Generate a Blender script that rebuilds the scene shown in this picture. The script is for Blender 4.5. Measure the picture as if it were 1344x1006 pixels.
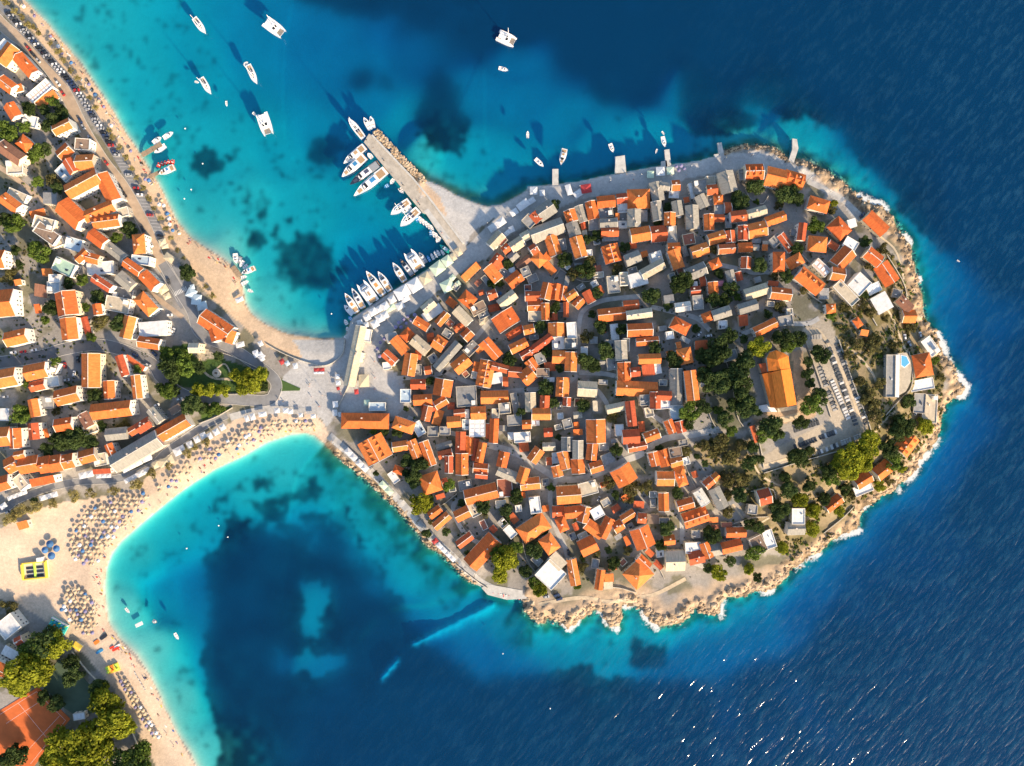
import bpy, bmesh, math, random
import numpy as np
from mathutils import Vector

# ------------------------------------------------------------------ camera, sky, sun, exposure
S = 0.5                      # metres per photo pixel at sea level
CX, CY = 672.0, 503.0        # picture centre
H = 448.0                    # camera height above the sea
SUN_EL = math.radians(22)
SUN_XY = (0.62, -0.78)       # towards the sun, in the ground plane
scene = bpy.context.scene
for o in list(bpy.data.objects):
    bpy.data.objects.remove(o)
cam_data = bpy.data.cameras.new('camera')
cam = bpy.data.objects.new('camera', cam_data)
scene.collection.objects.link(cam)
cam.location = (0, 0, H)
cam_data.sensor_width = 36.0
cam_data.lens = 36.0 * H / (1344 * S)
cam_data.clip_start = 1.0
cam_data.clip_end = 9000
scene.camera = cam

world = bpy.data.worlds.new('World'); scene.world = world
world.use_nodes = True
wn = world.node_tree.nodes; wl = world.node_tree.links
for n in list(wn): wn.remove(n)
sky = wn.new('ShaderNodeTexSky'); sky.sky_type = 'NISHITA'; sky.sun_disc = False
sky.sun_elevation = SUN_EL
sky.sun_rotation = math.atan2(SUN_XY[0], SUN_XY[1])
sky.altitude = 100; sky.air_density = 1.0; sky.dust_density = 1.0; sky.ozone_density = 1.0
bg = wn.new('ShaderNodeBackground'); bg.inputs['Strength'].default_value = 0.125
wo = wn.new('ShaderNodeOutputWorld')
wl.new(sky.outputs[0], bg.inputs[0]); wl.new(bg.outputs[0], wo.inputs[0])

sun_data = bpy.data.lights.new('sun', 'SUN')
sun_data.energy = 5.0; sun_data.angle = math.radians(2.5); sun_data.color = (1.0, 0.77, 0.51)
sun = bpy.data.objects.new('sun', sun_data); scene.collection.objects.link(sun)
n_ = math.hypot(*SUN_XY)
sdir = Vector((SUN_XY[0] / n_ * math.cos(SUN_EL), SUN_XY[1] / n_ * math.cos(SUN_EL), math.sin(SUN_EL)))
sun.rotation_euler = sdir.to_track_quat('Z', 'Y').to_euler()
scene.view_settings.view_transform = 'Standard'
scene.view_settings.look = 'None'
scene.view_settings.exposure = 1.05
scene.view_settings.gamma = 1.0
scene.view_settings.use_curve_mapping = False
scene.cycles.max_bounces = 6
scene.cycles.transparent_max_bounces = 8
scene.cycles.caustics_reflective = False
scene.cycles.caustics_refractive = False

rng = random.Random(7)
nrng = np.random.default_rng(11)
COL = scene.collection

# ------------------------------------------------------------------ helpers
def W3(px, py, z=0.0):
    k = S * (H - z) / H
    return ((px - CX) * k, (CY - py) * k, z)

def link(name, mesh, mat=None, parent=None, kind=None):
    o = bpy.data.objects.new(name, mesh)
    COL.objects.link(o)
    if mat is not None and mesh is not None and len(mesh.materials) == 0:
        mesh.materials.append(mat)
    if parent is not None: o.parent = parent
    if kind: o['kind'] = kind
    return o

def tag(o, label, cat, group=None):
    o['label'] = label; o['category'] = cat
    if group: o['group'] = group
    return o

def root(name, loc, rz=0.0):
    o = bpy.data.objects.new(name, None); COL.objects.link(o)
    o.location = loc; o.rotation_euler = (0, 0, rz); o.empty_display_size = 0.5
    return o

class MB:
    def __init__(s): s.v = []; s.f = []
    def add(s, vs, fs):
        b = len(s.v); s.v += [tuple(v) for v in vs]
        s.f += [tuple(i + b for i in f) for f in fs]; return s
    def box(s, x0, x1, y0, y1, z0, z1):
        return s.add([(x0,y0,z0),(x1,y0,z0),(x1,y1,z0),(x0,y1,z0),(x0,y0,z1),(x1,y0,z1),(x1,y1,z1),(x0,y1,z1)],
                     [(3,2,1,0),(4,5,6,7),(0,1,5,4),(1,2,6,5),(2,3,7,6),(3,0,4,7)])
    def prism(s, pts, z0, z1):
        n = len(pts)
        z0s = z0 if hasattr(z0, '__len__') else [z0] * n
        z1s = z1 if hasattr(z1, '__len__') else [z1] * n
        a = sum(pts[i][0]*pts[(i+1)%n][1]-pts[(i+1)%n][0]*pts[i][1] for i in range(n))
        if a < 0: pts = pts[::-1]; z0s = list(z0s)[::-1]; z1s = list(z1s)[::-1]
        vs = [(p[0],p[1],z0s[i]) for i, p in enumerate(pts)] + [(p[0],p[1],z1s[i]) for i, p in enumerate(pts)]
        fs = [tuple(range(n-1,-1,-1)), tuple(range(n,2*n))]
        fs += [(i,(i+1)%n,(i+1)%n+n,i+n) for i in range(n)]
        return s.add(vs, fs)
    def rings(s, rings, cap0=True, cap1=True):
        n = len(rings[0]); b = len(s.v)
        for r in rings: s.v += [tuple(p) for p in r]
        for k in range(len(rings)-1):
            for i in range(n):
                j = (i+1) % n
                s.f.append((b+k*n+i, b+k*n+j, b+(k+1)*n+j, b+(k+1)*n+i))
        if cap0: s.f.append(tuple(b+i for i in range(n-1,-1,-1)))
        if cap1: s.f.append(tuple(b+(len(rings)-1)*n+i for i in range(n)))
        return s
    def tube(s, p0, p1, r0, r1=None, n=6):
        r1 = r0 if r1 is None else r1
        p0 = Vector(p0); p1 = Vector(p1); d = (p1-p0).normalized()
        u = d.orthogonal().normalized(); w = d.cross(u)
        rg = []
        for p, r in ((p0, r0), (p1, r1)):
            rg.append([tuple(p + (u*math.cos(2*math.pi*i/n) + w*math.sin(2*math.pi*i/n))*r) for i in range(n)])
        return s.rings(rg)
    def mesh(s, name, mat=None, smooth=False):
        m = bpy.data.meshes.new(name); m.from_pydata(s.v, [], s.f)
        if mat: m.materials.append(mat)
        if smooth: m.polygons.foreach_set('use_smooth', [True]*len(m.polygons))
        m.update(); return m
    def build(s, name, mat, parent=None, kind=None, smooth=False):
        return link(name, s.mesh(name, mat, smooth), None, parent, kind)

# ------------------------------------------------------------------ materials
MATS = {}
def mat(name, col, rough=0.8, var=0.0, noise=0.0, nscale=1.0, metal=0.0, spec=0.3, bump=0.0, bscale=4.0, hue=0.0, stretch=None, emit=None):
    if name in MATS: return MATS[name]
    m = bpy.data.materials.new(name); m.use_nodes = True
    nt = m.node_tree; N = nt.nodes; L = nt.links
    b = N['Principled BSDF']; b.inputs['Roughness'].default_value = rough
    b.inputs['Metallic'].default_value = metal
    b.inputs['Specular IOR Level'].default_value = spec
    b.inputs['Base Color'].default_value = (*col, 1)
    rgb = N.new('ShaderNodeRGB'); rgb.outputs[0].default_value = (*col, 1); cur = rgb.outputs[0]
    tc = None
    if noise or bump:
        tc = N.new('ShaderNodeTexCoord')
        src = tc.outputs['Object']
        if stretch:
            mp = N.new('ShaderNodeMapping'); mp.inputs['Scale'].default_value = stretch
            L.new(src, mp.inputs[0]); src = mp.outputs[0]
        oi = N.new('ShaderNodeObjectInfo')
        add = N.new('ShaderNodeVectorMath'); add.operation = 'ADD'
        mul = N.new('ShaderNodeVectorMath'); mul.operation = 'SCALE'; mul.inputs[0].default_value = (37, 91, 53)
        L.new(oi.outputs['Random'], mul.inputs['Scale']); L.new(src, add.inputs[0]); L.new(mul.outputs[0], add.inputs[1])
        src = add.outputs[0]
    if var or hue:
        oi = N.new('ShaderNodeObjectInfo')
        hsv = N.new('ShaderNodeHueSaturation')
        mr = N.new('ShaderNodeMapRange'); mr.inputs[3].default_value = 1-var; mr.inputs[4].default_value = 1+var
        L.new(oi.outputs['Random'], mr.inputs[0]); L.new(mr.outputs[0], hsv.inputs['Value'])
        m2 = N.new('ShaderNodeMath'); m2.operation = 'MULTIPLY'; m2.inputs[1].default_value = 7.31
        m3 = N.new('ShaderNodeMath'); m3.operation = 'FRACT'
        mr2 = N.new('ShaderNodeMapRange'); mr2.inputs[3].default_value = 0.5-hue; mr2.inputs[4].default_value = 0.5+hue
        L.new(oi.outputs['Random'], m2.inputs[0]); L.new(m2.outputs[0], m3.inputs[0]); L.new(m3.outputs[0], mr2.inputs[0])
        L.new(mr2.outputs[0], hsv.inputs['Hue'])
        L.new(cur, hsv.inputs['Color']); cur = hsv.outputs[0]
    if noise:
        nz = N.new('ShaderNodeTexNoise'); nz.inputs['Scale'].default_value = nscale; nz.inputs['Detail'].default_value = 4; nz.inputs['Roughness'].default_value = 0.65
        L.new(src, nz.inputs['Vector'])
        mr = N.new('ShaderNodeMapRange'); mr.inputs[1].default_value = 0.3; mr.inputs[2].default_value = 0.7
        mr.inputs[3].default_value = 1-noise; mr.inputs[4].default_value = 1+noise
        L.new(nz.outputs[0], mr.inputs[0])
        mx = N.new('ShaderNodeMix'); mx.data_type = 'RGBA'; mx.blend_type = 'MULTIPLY'; mx.inputs[0].default_value = 1
        L.new(cur, mx.inputs[6]); L.new(mr.outputs[0], mx.inputs[7]); cur = mx.outputs[2]
    L.new(cur, b.inputs['Base Color'])
    if bump:
        nz = N.new('ShaderNodeTexNoise'); nz.inputs['Scale'].default_value = bscale; nz.inputs['Detail'].default_value = 3
        L.new(src, nz.inputs['Vector'])
        bp = N.new('ShaderNodeBump'); bp.inputs['Strength'].default_value = bump; bp.inputs['Distance'].default_value = 0.3
        L.new(nz.outputs[0], bp.inputs['Height']); L.new(bp.outputs[0], b.inputs['Normal'])
    if emit: pass
    MATS[name] = m; return m

def roof_mat(name, c1, c2, c3):
    """clay tiles: courses across the slope, columns down it, patches of older tiles"""
    m = bpy.data.materials.new(name); m.use_nodes = True
    nt = m.node_tree; N = nt.nodes; L = nt.links; b = N['Principled BSDF']
    b.inputs['Roughness'].default_value = 0.85; b.inputs['Specular IOR Level'].default_value = 0.2
    tc = N.new('ShaderNodeTexCoord'); oi = N.new('ShaderNodeObjectInfo')
    sc = N.new('ShaderNodeVectorMath'); sc.operation = 'SCALE'; sc.inputs[0].default_value = (37, 91, 53)
    L.new(oi.outputs['Random'], sc.inputs['Scale'])
    ad = N.new('ShaderNodeVectorMath'); ad.operation = 'ADD'
    L.new(tc.outputs['Object'], ad.inputs[0]); L.new(sc.outputs[0], ad.inputs[1])
    cr = N.new('ShaderNodeValToRGB'); e = cr.color_ramp.elements
    e[0].position = 0.0; e[0].color = (*c1, 1); e[1].position = 1.0; e[1].color = (*c3, 1)
    k = e.new(0.5); k.color = (*c2, 1)
    n1 = N.new('ShaderNodeTexNoise'); n1.inputs['Scale'].default_value = 0.35; n1.inputs['Detail'].default_value = 5; n1.inputs['Roughness'].default_value = 0.7
    L.new(ad.outputs[0], n1.inputs['Vector'])
    m1 = N.new('ShaderNodeMath'); m1.operation = 'MULTIPLY_ADD'; m1.inputs[1].default_value = 1.1; m1.inputs[2].default_value = -0.55
    L.new(n1.outputs[0], m1.inputs[0])
    m2 = N.new('ShaderNodeMath'); m2.operation = 'MULTIPLY_ADD'; m2.inputs[1].default_value = 0.75
    m2.use_clamp = True
    m0 = N.new('ShaderNodeMath'); m0.operation = 'ADD'; m0.inputs[1].default_value = 0.12
    L.new(m1.outputs[0], m0.inputs[0])
    L.new(oi.outputs['Random'], m2.inputs[0]); L.new(m0.outputs[0], m2.inputs[2]); L.new(m2.outputs[0], cr.inputs[0])
    # streaks running down the slope
    mp = N.new('ShaderNodeMapping'); mp.inputs['Scale'].default_value = (2.2, 0.35, 0.35); L.new(ad.outputs[0], mp.inputs[0])
    n2 = N.new('ShaderNodeTexNoise'); n2.inputs['Scale'].default_value = 1.0; n2.inputs['Detail'].default_value = 3
    L.new(mp.outputs[0], n2.inputs['Vector'])
    mr = N.new('ShaderNodeMapRange'); mr.inputs[1].default_value = 0.3; mr.inputs[2].default_value = 0.7; mr.inputs[3].default_value = 0.78; mr.inputs[4].default_value = 1.15
    L.new(n2.outputs[0], mr.inputs[0])
    mx = N.new('ShaderNodeMix'); mx.data_type = 'RGBA'; mx.blend_type = 'MULTIPLY'; mx.inputs[0].default_value = 1
    L.new(cr.outputs[0], mx.inputs[6]); L.new(mr.outputs[0], mx.inputs[7]); L.new(mx.outputs[2], b.inputs['Base Color'])
    w1 = N.new('ShaderNodeTexWave'); w1.wave_type = 'BANDS'; w1.bands_direction = 'X'; w1.inputs['Scale'].default_value = 1.3; w1.inputs['Distortion'].default_value = 0.6
    L.new(tc.outputs['Object'], w1.inputs['Vector'])
    bp = N.new('ShaderNodeBump'); bp.inputs['Strength'].default_value = 0.08; bp.inputs['Distance'].default_value = 0.05
    L.new(w1.outputs[0], bp.inputs['Height']); L.new(bp.outputs[0], b.inputs['Normal'])
    MATS[name] = m; return m

ROOF = {
 'o': roof_mat('orange_tile', (0.52, 0.112, 0.034), (0.67, 0.165, 0.042), (0.75, 0.240, 0.066)),
 'r': roof_mat('rust_tile', (0.36, 0.075, 0.038), (0.48, 0.105, 0.042), (0.56, 0.14, 0.05)),
 'b': roof_mat('brown_tile', (0.20, 0.10, 0.07), (0.27, 0.13, 0.085), (0.34, 0.17, 0.10)),
 'k': roof_mat('grey_stone_tile', (0.20, 0.195, 0.185), (0.28, 0.27, 0.24), (0.37, 0.345, 0.29)),
 'y': roof_mat('cream_stone_tile', (0.36, 0.31, 0.23), (0.48, 0.41, 0.30), (0.58, 0.51, 0.38)),
 'w': roof_mat('white_roof', (0.55, 0.54, 0.50), (0.66, 0.65, 0.60), (0.75, 0.74, 0.70)),
}
FLAT = {
 'w': mat('flat_white', (0.70, 0.70, 0.69), 0.7, 0.12, 0.16, 0.5),
 'k': mat('flat_grey', (0.27, 0.27, 0.265), 0.9, 0.22, 0.22, 0.5),
 'y': mat('flat_cream', (0.52, 0.45, 0.34), 0.9, 0.12, 0.18, 0.5),
 'r': mat('flat_terracotta', (0.33, 0.12, 0.075), 0.9, 0.15, 0.2, 0.5),
 'b': mat('flat_brown', (0.24, 0.17, 0.125), 0.9, 0.15, 0.2, 0.5),
 'c': mat('flat_blue_glass', (0.40, 0.50, 0.58), 0.35, 0.1, 0.15, 0.5),
 'p': mat('flat_pink', (0.55, 0.40, 0.33), 0.9, 0.1, 0.15, 0.5),
 'g': mat('flat_green', (0.36, 0.52, 0.42), 0.8, 0.1, 0.15, 0.5),
}
WALLS = [mat('plaster_white', (0.74, 0.71, 0.65), 0.9, 0.06, 0.10, 0.6), mat('plaster_cream', (0.68, 0.58, 0.42), 0.9, 0.06, 0.10, 0.6),
         mat('stone_wall', (0.42, 0.38, 0.32), 0.95, 0.12, 0.25, 1.5), mat('plaster_pale', (0.66, 0.60, 0.54), 0.9, 0.06, 0.12, 0.6)]
M_verge = mat('verge_mortar', (0.68, 0.64, 0.58), 0.9, 0.1, 0.15, 2)
M_chim = mat('chimney_plaster', (0.60, 0.52, 0.45), 0.9, 0.2)
M_glass = mat('window_glass', (0.035, 0.045, 0.055), 0.15, 0, spec=0.6)
M_shut = mat('shutter_paint', (0.10, 0.17, 0.14), 0.6, 0.3, hue=0.2)
M_white = mat('white_paint', (0.80, 0.80, 0.79), 0.5, 0.03)
M_metal = mat('grey_metal', (0.35, 0.35, 0.36), 0.45, metal=0.6)
M_dark = mat('dark_rubber', (0.03, 0.03, 0.035), 0.8)
M_wood = mat('weathered_wood', (0.33, 0.24, 0.16), 0.9, 0.15, 0.2, 2)

# ------------------------------------------------------------------ tile data (photo pixels)
def parse(txt):
    out = []; ox = oy = 0.0; sc = 6.705
    for ln in txt.strip().split('\n'):
        ln = ln.strip()
        if not ln: continue
        if ln[0] == '@':
            t = ln[1:].split(); ox, oy = float(t[0]), float(t[1]); sc = float(t[2]) if len(t) > 2 else 6.705
            continue
        join = ln[0] == '+'
        t = ln.lstrip('+').split()
        out.append((join, ox, oy, sc, t))
    return out
# ------------------------------------------------------------------ shoreline (photo pixels); b beach, q quay wall, r rocks
SHORE = """
b -900 -1400 b -120 -190 b -40 -85 b 5 -36 b 32 0 b 60 28 b 72 43 b 90 64 b 104 80 b 119 103 b 134 124 b 150 148 b 164 173 b 178 193 b 190 212 b 197 224 b 208 240
b 225 275 b 235 294 b 250 311 b 267 324 b 287 336 b 303 348 b 316 366 b 319 384 b 322 399 b 329 412 b 347 425 b 365 434 b 383 439 b 402 442 b 424 445 q 452 443
q 461 418 q 473 410 q 502 390 q 533 370 q 559 355 q 593 331 q 580 308 q 560 281 r 544 262 r 543 228 b 558 236 b 579 244 b 600 256 b 620 265 b 640 271 b 659 268 b 680 256 q 692 249
q 692 245 q 733 241 q 760 238 q 790 231 q 807 228 q 841 222 q 868 217 q 897 214 q 917 211 q 938 205 r 950 197 r 967 193 r 982 190 r 997 190 r 1010 193 r 1019 197 r 1028 203
q 1036 210 r 1044 212 r 1055 210 r 1070 217 r 1085 226 r 1112 245 r 1132 263 r 1153 271 r 1170 284 r 1183 304 r 1193 318 r 1197 335 r 1204 354 r 1204 375 r 1213 393 r 1211 409
r 1219 423 r 1226 436 r 1233 450 r 1239 465 r 1253 481 r 1260 499 r 1268 508 r 1263 517 r 1247 524 r 1240 537 r 1235 556 r 1231 574 r 1219 592 r 1204 606 r 1196 624 r 1177 640
r 1154 654 r 1136 667 r 1130 679 r 1124 694 r 1106 703 r 1090 712 r 1070 728 r 1040 748 r 1032 758 r 1011 773 r 989 777 r 972 783 r 954 785 r 947 793 r 945 805 r 931 806
r 914 799 r 904 810 r 888 820 r 865 822 r 852 814 r 844 803 r 838 796 r 830 795 r 818 794 r 815 806 r 811 821 r 797 818 r 791 806 r 783 801 r 767 810 r 753 818 r 744 826
r 730 816 r 718 810 r 714 819 r 697 813 r 688 801 q 689 785 q 665 786 q 640 780 q 634 771 r 624 768 r 605 753 r 587 735 r 573 723 r 560 714 r 545 697 r 532 679 r 514 660 r 492 640
r 470 621 r 455 607 r 440 597 b 427 583 b 413 572 b 400 568 b 380 570 b 351 580 b 322 597 b 284 615 b 255 633 b 232 649 b 200 675 b 179 693 b 157 712 b 146 727 b 139 745
b 137 764 b 138 787 b 142 816 b 155 837 b 178 859 b 198 889 b 215 927 b 232 962 b 251 992 b 285 1060 b 380 1250 b 600 1700 b -9000 1700 b -9000 -1400
"""
tk = SHORE.split()
SH = [(tk[i], float(tk[i+1]), float(tk[i+2])) for i in range(0, len(tk), 3)]
SHP = np.array([(a[1], a[2]) for a in SH]); SHT = [a[0] for a in SH]

def inside(X, Y, P):
    P = np.asarray(P, float); r = np.zeros(X.shape, bool); n = len(P)
    for i in range(n):
        x0, y0 = P[i]; x1, y1 = P[(i+1) % n]
        if y0 == y1: continue
        c = ((y0 > Y) != (y1 > Y))
        r ^= c & (X < (x1-x0)*(Y-y0)/(y1-y0)+x0)
    return r

def segdist(X, Y, P, closed=True):
    P = np.asarray(P, float); n = len(P) if closed else len(P)-1
    best = np.full(X.shape, 1e12); arg = np.zeros(X.shape, int)
    for i in range(n):
        x0, y0 = P[i]; x1, y1 = P[(i+1) % len(P)]
        dx, dy = x1-x0, y1-y0; l2 = dx*dx+dy*dy+1e-9
        t = np.clip(((X-x0)*dx+(Y-y0)*dy)/l2, 0, 1)
        d = (X-x0-t*dx)**2+(Y-y0-t*dy)**2
        m = d < best; best[m] = d[m]; arg[m] = i
    return np.sqrt(best), arg

_tab = nrng.random((512, 512))
def vnoise(X, Y, s):
    u = X/s+1000.3; v = Y/s+700.7
    i = np.floor(u).astype(int); j = np.floor(v).astype(int); f = u-i; g = v-j
    f = f*f*(3-2*f); g = g*g*(3-2*g)
    a = _tab[i % 512, j % 512]; b = _tab[(i+1) % 512, j % 512]; c = _tab[i % 512, (j+1) % 512]; d = _tab[(i+1) % 512, (j+1) % 512]
    return (a*(1-f)+b*f)*(1-g)+(c*(1-f)+d*f)*g
def fbm(X, Y, s, o=4):
    r = 0; a = 1; t = 0
    for k in range(o):
        r = r+a*vnoise(X+k*311.7, Y-k*177.1, s); t += a; a *= 0.55; s /= 2.1
    return r/t
def sstep(x, a, b):
    t = np.clip((x-a)/(b-a), 0, 1); return t*t*(3-2*t)

CTRL = np.array([float(v) for v in """
110 40 4.0 150 80 4.4 200 100 5.0 260 80 6.4 330 60 9 400 60 11 460 80 12 540 60 15 620 40 17 700 20 19 230 200 4.6 300 200 5.0 260 300 3.6 330 260 4.0 400 260 5.0 360 330 4.2
470 260 6 420 180 8 480 140 10 520 160 10 540 250 6 480 340 8.5 430 390 6 400 420 3.6 360 400 2.8 300 330 2.2 420 300 5 370 200 6 620 120 10.5 680 130 10.5 740 160 10 640 200 7 700 220 7 780 190 8
850 180 7 600 200 6 560 195 3.2 680 80 12 900 110 11 960 185 4.5 1040 170 5.5 1000 130 10 760 50 20 850 80 20 950 60 20 1100 80 22 1250 100 24 1300 300 24 1150 200 13 1120 225 6.5
1180 280 9 1215 350 9 1235 420 12 1260 450 16 1295 500 18 1270 560 13 1245 605 14 1300 620 22 1190 690 16 1150 730 17 1080 775 12 1000 815 9 960 830 8.5 900 860 9.5 1040 800 12 1100 790 17 860 840 6
800 850 6 740 860 7 700 830 6 660 820 7.5 620 850 11 700 920 16 600 930 17 900 920 18 1000 900 18 1100 850 20 1300 900 24 380 620 3.6 430 640 4.6 480 680 5 540 740 5.5 580 790 6.5
330 650 4.4 280 680 5.6 230 710 4.6 190 740 3.6 170 800 2.3 200 850 2.3 240 920 2.4 270 990 2.6 215 780 9 250 770 10.5 310 800 12.5 300 900 10 350 740 12 420 720 10 418 795 7 410 868 7.5
350 860 12 450 930 15 520 870 13 460 780 11 560 850 13 1400 600 24 1400 900 26 1000 1100 24 500 1100 20
""".split()]).reshape(-1, 3)
GRASS_E = [(270,217,22,18),(405,350,40,42),(430,199,20,25),(325,265,5,5),(350,283,8,9),(385,290,7,7),(338,314,16,11),(420,368,30,22),(475,110,18,14),(510,110,10,12),(262,203,9,8),(300,205,7,6),
           (834,848,14,14),(852,862,32,14),(812,157,7,6),(752,166,5,8),(640,194,6,5),(365,300,6,5),(372,325,9,7),(440,330,9,7),(452,352,8,6),(395,312,6,5),(330,290,4,4),(310,250,4,4),(368,227,5,4),(298,246,4,4),(560,128,5,5)]
GRASS_P = [
 [(560,90),(580,85),(600,120),(612,150),(613,190),(605,213),(585,205),(560,185),(545,170),(550,145),(560,125)],
 [(600,60),(635,84),(645,66),(697,70),(718,46),(726,72),(745,97),(762,101),(770,85),(770,118),(787,141),(808,137),(839,141),(864,133),(872,108),(896,86),(890,125),(886,150),(900,165),(915,178),(940,178),(975,172),(998,160),(990,148),(965,135),(1010,140),(1030,160),(1060,150),(1100,172),(1140,215),(1165,245),(1195,290),(1240,330),(1900,330),(1900,-900),(400,-900),(380,0),(400,8),(450,18),(520,20),(570,40)],
 [(268,770),(270,735),(285,712),(295,692),(300,680),(350,690),(390,700),(405,722),(428,735),(440,720),(450,695),(438,672),(452,662),(466,690),(470,720),(490,745),(500,770),(520,790),(535,815),(565,850),(640,890),(760,880),(840,890),(900,880),(1000,1200),(300,1200),(282,960),(268,880),(272,820),(268,795)],
]
SAND_P = [[(398,763),(430,768),(437,790),(426,815),(417,842),(398,838),(405,800)], [(360,848),(375,858),(420,856),(455,860),(460,877),(428,880),(412,894),(398,877),(364,882)]]
PATCHY = [(270,668),(330,628),(390,622),(440,650),(470,700),(510,765),(540,800),(500,790),(455,745),(430,740),(400,715),(340,700)]

def axis(a, b, st, far):
    return np.array([-f for f in far[::-1]]+list(np.arange(a, b+0.1, st))+[b+f for f in far], float)
FAR = [300, 1200, 3500]
gx = np.concatenate([[-4000, -1400, -460], np.arange(-160, 1504.1, 2.5), [1800, 2700, 5200]])
gy = np.concatenate([[-3800, -1400, -460], np.arange(-160, 1166.1, 2.5), [1460, 2400, 4800]])
GX, GY = np.meshgrid(gx, gy)
jag = (fbm(GX, GY, 14, 3)-0.5)
dist_all, seg_all = segdist(GX, GY, SHP)
land = inside(GX, GY, SHP)
styp = np.array(SHT)[seg_all]
is_r = styp == 'r'; is_b = styp == 'b'
sd = np.where(land, dist_all, -dist_all)+np.where(is_r, jag*9.0, np.where(is_b, jag*2.0, 0))

def smooth(A, k=1):
    for _ in range(k):
        B = A.copy()
        B[1:-1, 1:-1] = (A[1:-1, 1:-1]*2+A[:-2, 1:-1]+A[2:, 1:-1]+A[1:-1, :-2]+A[1:-1, 2:])/6
        A = B
    return A

# --- depth of the sea bed
num = np.zeros(GX.shape); den = np.zeros(GX.shape)
for x, y, d in CTRL:
    w = 1.0/((GX-x)**2+(GY-y)**2+120.0)**1.9
    num += w*d; den += w
Dm = num/den
dw = np.maximum(-sd, 0)
sl = smooth(np.where(is_b, 11.0, np.where(is_r, np.where(GX > 1000, 15.0, 10.0), 3.5)), 12)
depth = Dm*(1-np.exp(-dw/sl))+np.where(is_b, 0.0, 0.25)*np.clip(dw/2, 0, 1)
for (a, b, wd, dm) in [((645,795),(543,845),13,5.2), ((521,867),(502,889),11,5.6)]:
    dd, _ = segdist(GX, GY, [a, b], False)
    dd = dd+(fbm(GX, GY, 5, 2)-0.5)*5
    k = np.exp(-(dd/(wd*0.5))**2)
    depth = depth*(1-k)+np.minimum(depth, dm)*k
# --- seagrass on the bed
wx = GX+(fbm(GX+50, GY, 26, 4)-0.5)*30+(fbm(GX+150, GY, 7, 3)-0.5)*13; wy = GY+(fbm(GX, GY+900, 26, 4)-0.5)*30+(fbm(GX, GY+300, 7, 3)-0.5)*13
grass = np.zeros(GX.shape)
for P in GRASS_P: grass = np.maximum(grass, inside(wx, wy, P).astype(float))
for P in SAND_P: grass = np.where(inside(wx, wy, P), 0.0, grass)
for (cx, cy, rx, ry) in GRASS_E:
    q = ((wx-cx)/rx)**2+((wy-cy)/ry)**2
    grass = np.maximum(grass, (1-sstep(q, 0.6, 1.1))*0.92)
pt = inside(wx, wy, PATCHY)
grass = np.where(pt, np.maximum(grass*0.35, sstep(fbm(GX, GY, 15, 5), 0.43, 0.55)*0.85), grass)
speck = sstep(fbm(GX+77, GY+31, 9, 3), 0.66, 0.74)*0.55*(depth > 2.0)*(depth < 7)
grass = grass*(0.72+0.45*fbm(GX+5, GY+8, 11, 3))
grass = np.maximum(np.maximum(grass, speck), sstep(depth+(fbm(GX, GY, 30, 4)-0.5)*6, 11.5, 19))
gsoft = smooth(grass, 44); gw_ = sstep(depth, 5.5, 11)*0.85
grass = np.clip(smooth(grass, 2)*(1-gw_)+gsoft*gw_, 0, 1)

# --- height of the land
dl = np.maximum(sd, 0)
HC = (1005.0, 500.0)
dc = np.hypot((GX-HC[0])/1.35, GY-HC[1])
hill = 21.0*(1-sstep(dc, 20, 300))*sstep(dl, 8, 70)*(GX > 440)
mainl = np.clip((dl-45)*0.035, 0, 9)*sstep(GX, 470, 300)*(1-sstep(GY, 700, 800))
rampw = smooth(np.where(is_b, 20.0, np.where(is_r, 9.0, 2.2)), 3)
topz = smooth(np.where(is_b, 1.5, np.where(is_r, 2.2, 1.3)), 6)
ramp = np.clip(dl/rampw, 0, 1)
hill = smooth(hill, 6); mainl = smooth(mainl, 6)
rocky = is_r & (dl < 16) & (GX > 680)
rough = np.where(is_r, np.clip(dl/4, 0, 1)*np.clip((22-dl)/10, 0, 1), 0)*(fbm(GX, GY, 6, 3)-0.45)*np.where(GX > 680, 3.4, 1.6)
Zl = topz*ramp**0.8+hill+mainl+rough
Z = np.where(sd > 0, np.maximum(Zl, 0.05), -np.maximum(depth, 0.04))
Zgrid = Z
def ground_z(px, py):
    i = np.searchsorted(gx, px)-1; j = np.searchsorted(gy, py)-1
    i = min(max(i, 0), len(gx)-2); j = min(max(j, 0), len(gy)-2)
    f = (px-gx[i])/(gx[i+1]-gx[i]); g = (py-gy[j])/(gy[j+1]-gy[j])
    z = Zgrid
    return float((z[j,i]*(1-f)+z[j,i+1]*f)*(1-g)+(z[j+1,i]*(1-f)+z[j+1,i+1]*f)*g)
def gp(px, py, dz=0.0):
    """photo pixel -> point on the ground (or sea surface), lifted by dz"""
    z = max(ground_z(px, py), 0.0)
    x, y, _ = W3(px, py, z+dz)
    return (x, y, z+dz)

# --- colours of the ground (albedo only)
def C(*c): return np.array(c)
gc = np.empty(GX.shape+(3,)); gc[:] = C(0.30, 0.28, 0.255)
def paint(P, col, soft=0.0, amt=1.0):
    m = inside(GX+jag*soft, GY-jag*soft, P).astype(float)*amt
    gc[:] = gc*(1-m[..., None])+C(*col)*m[..., None]
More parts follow.
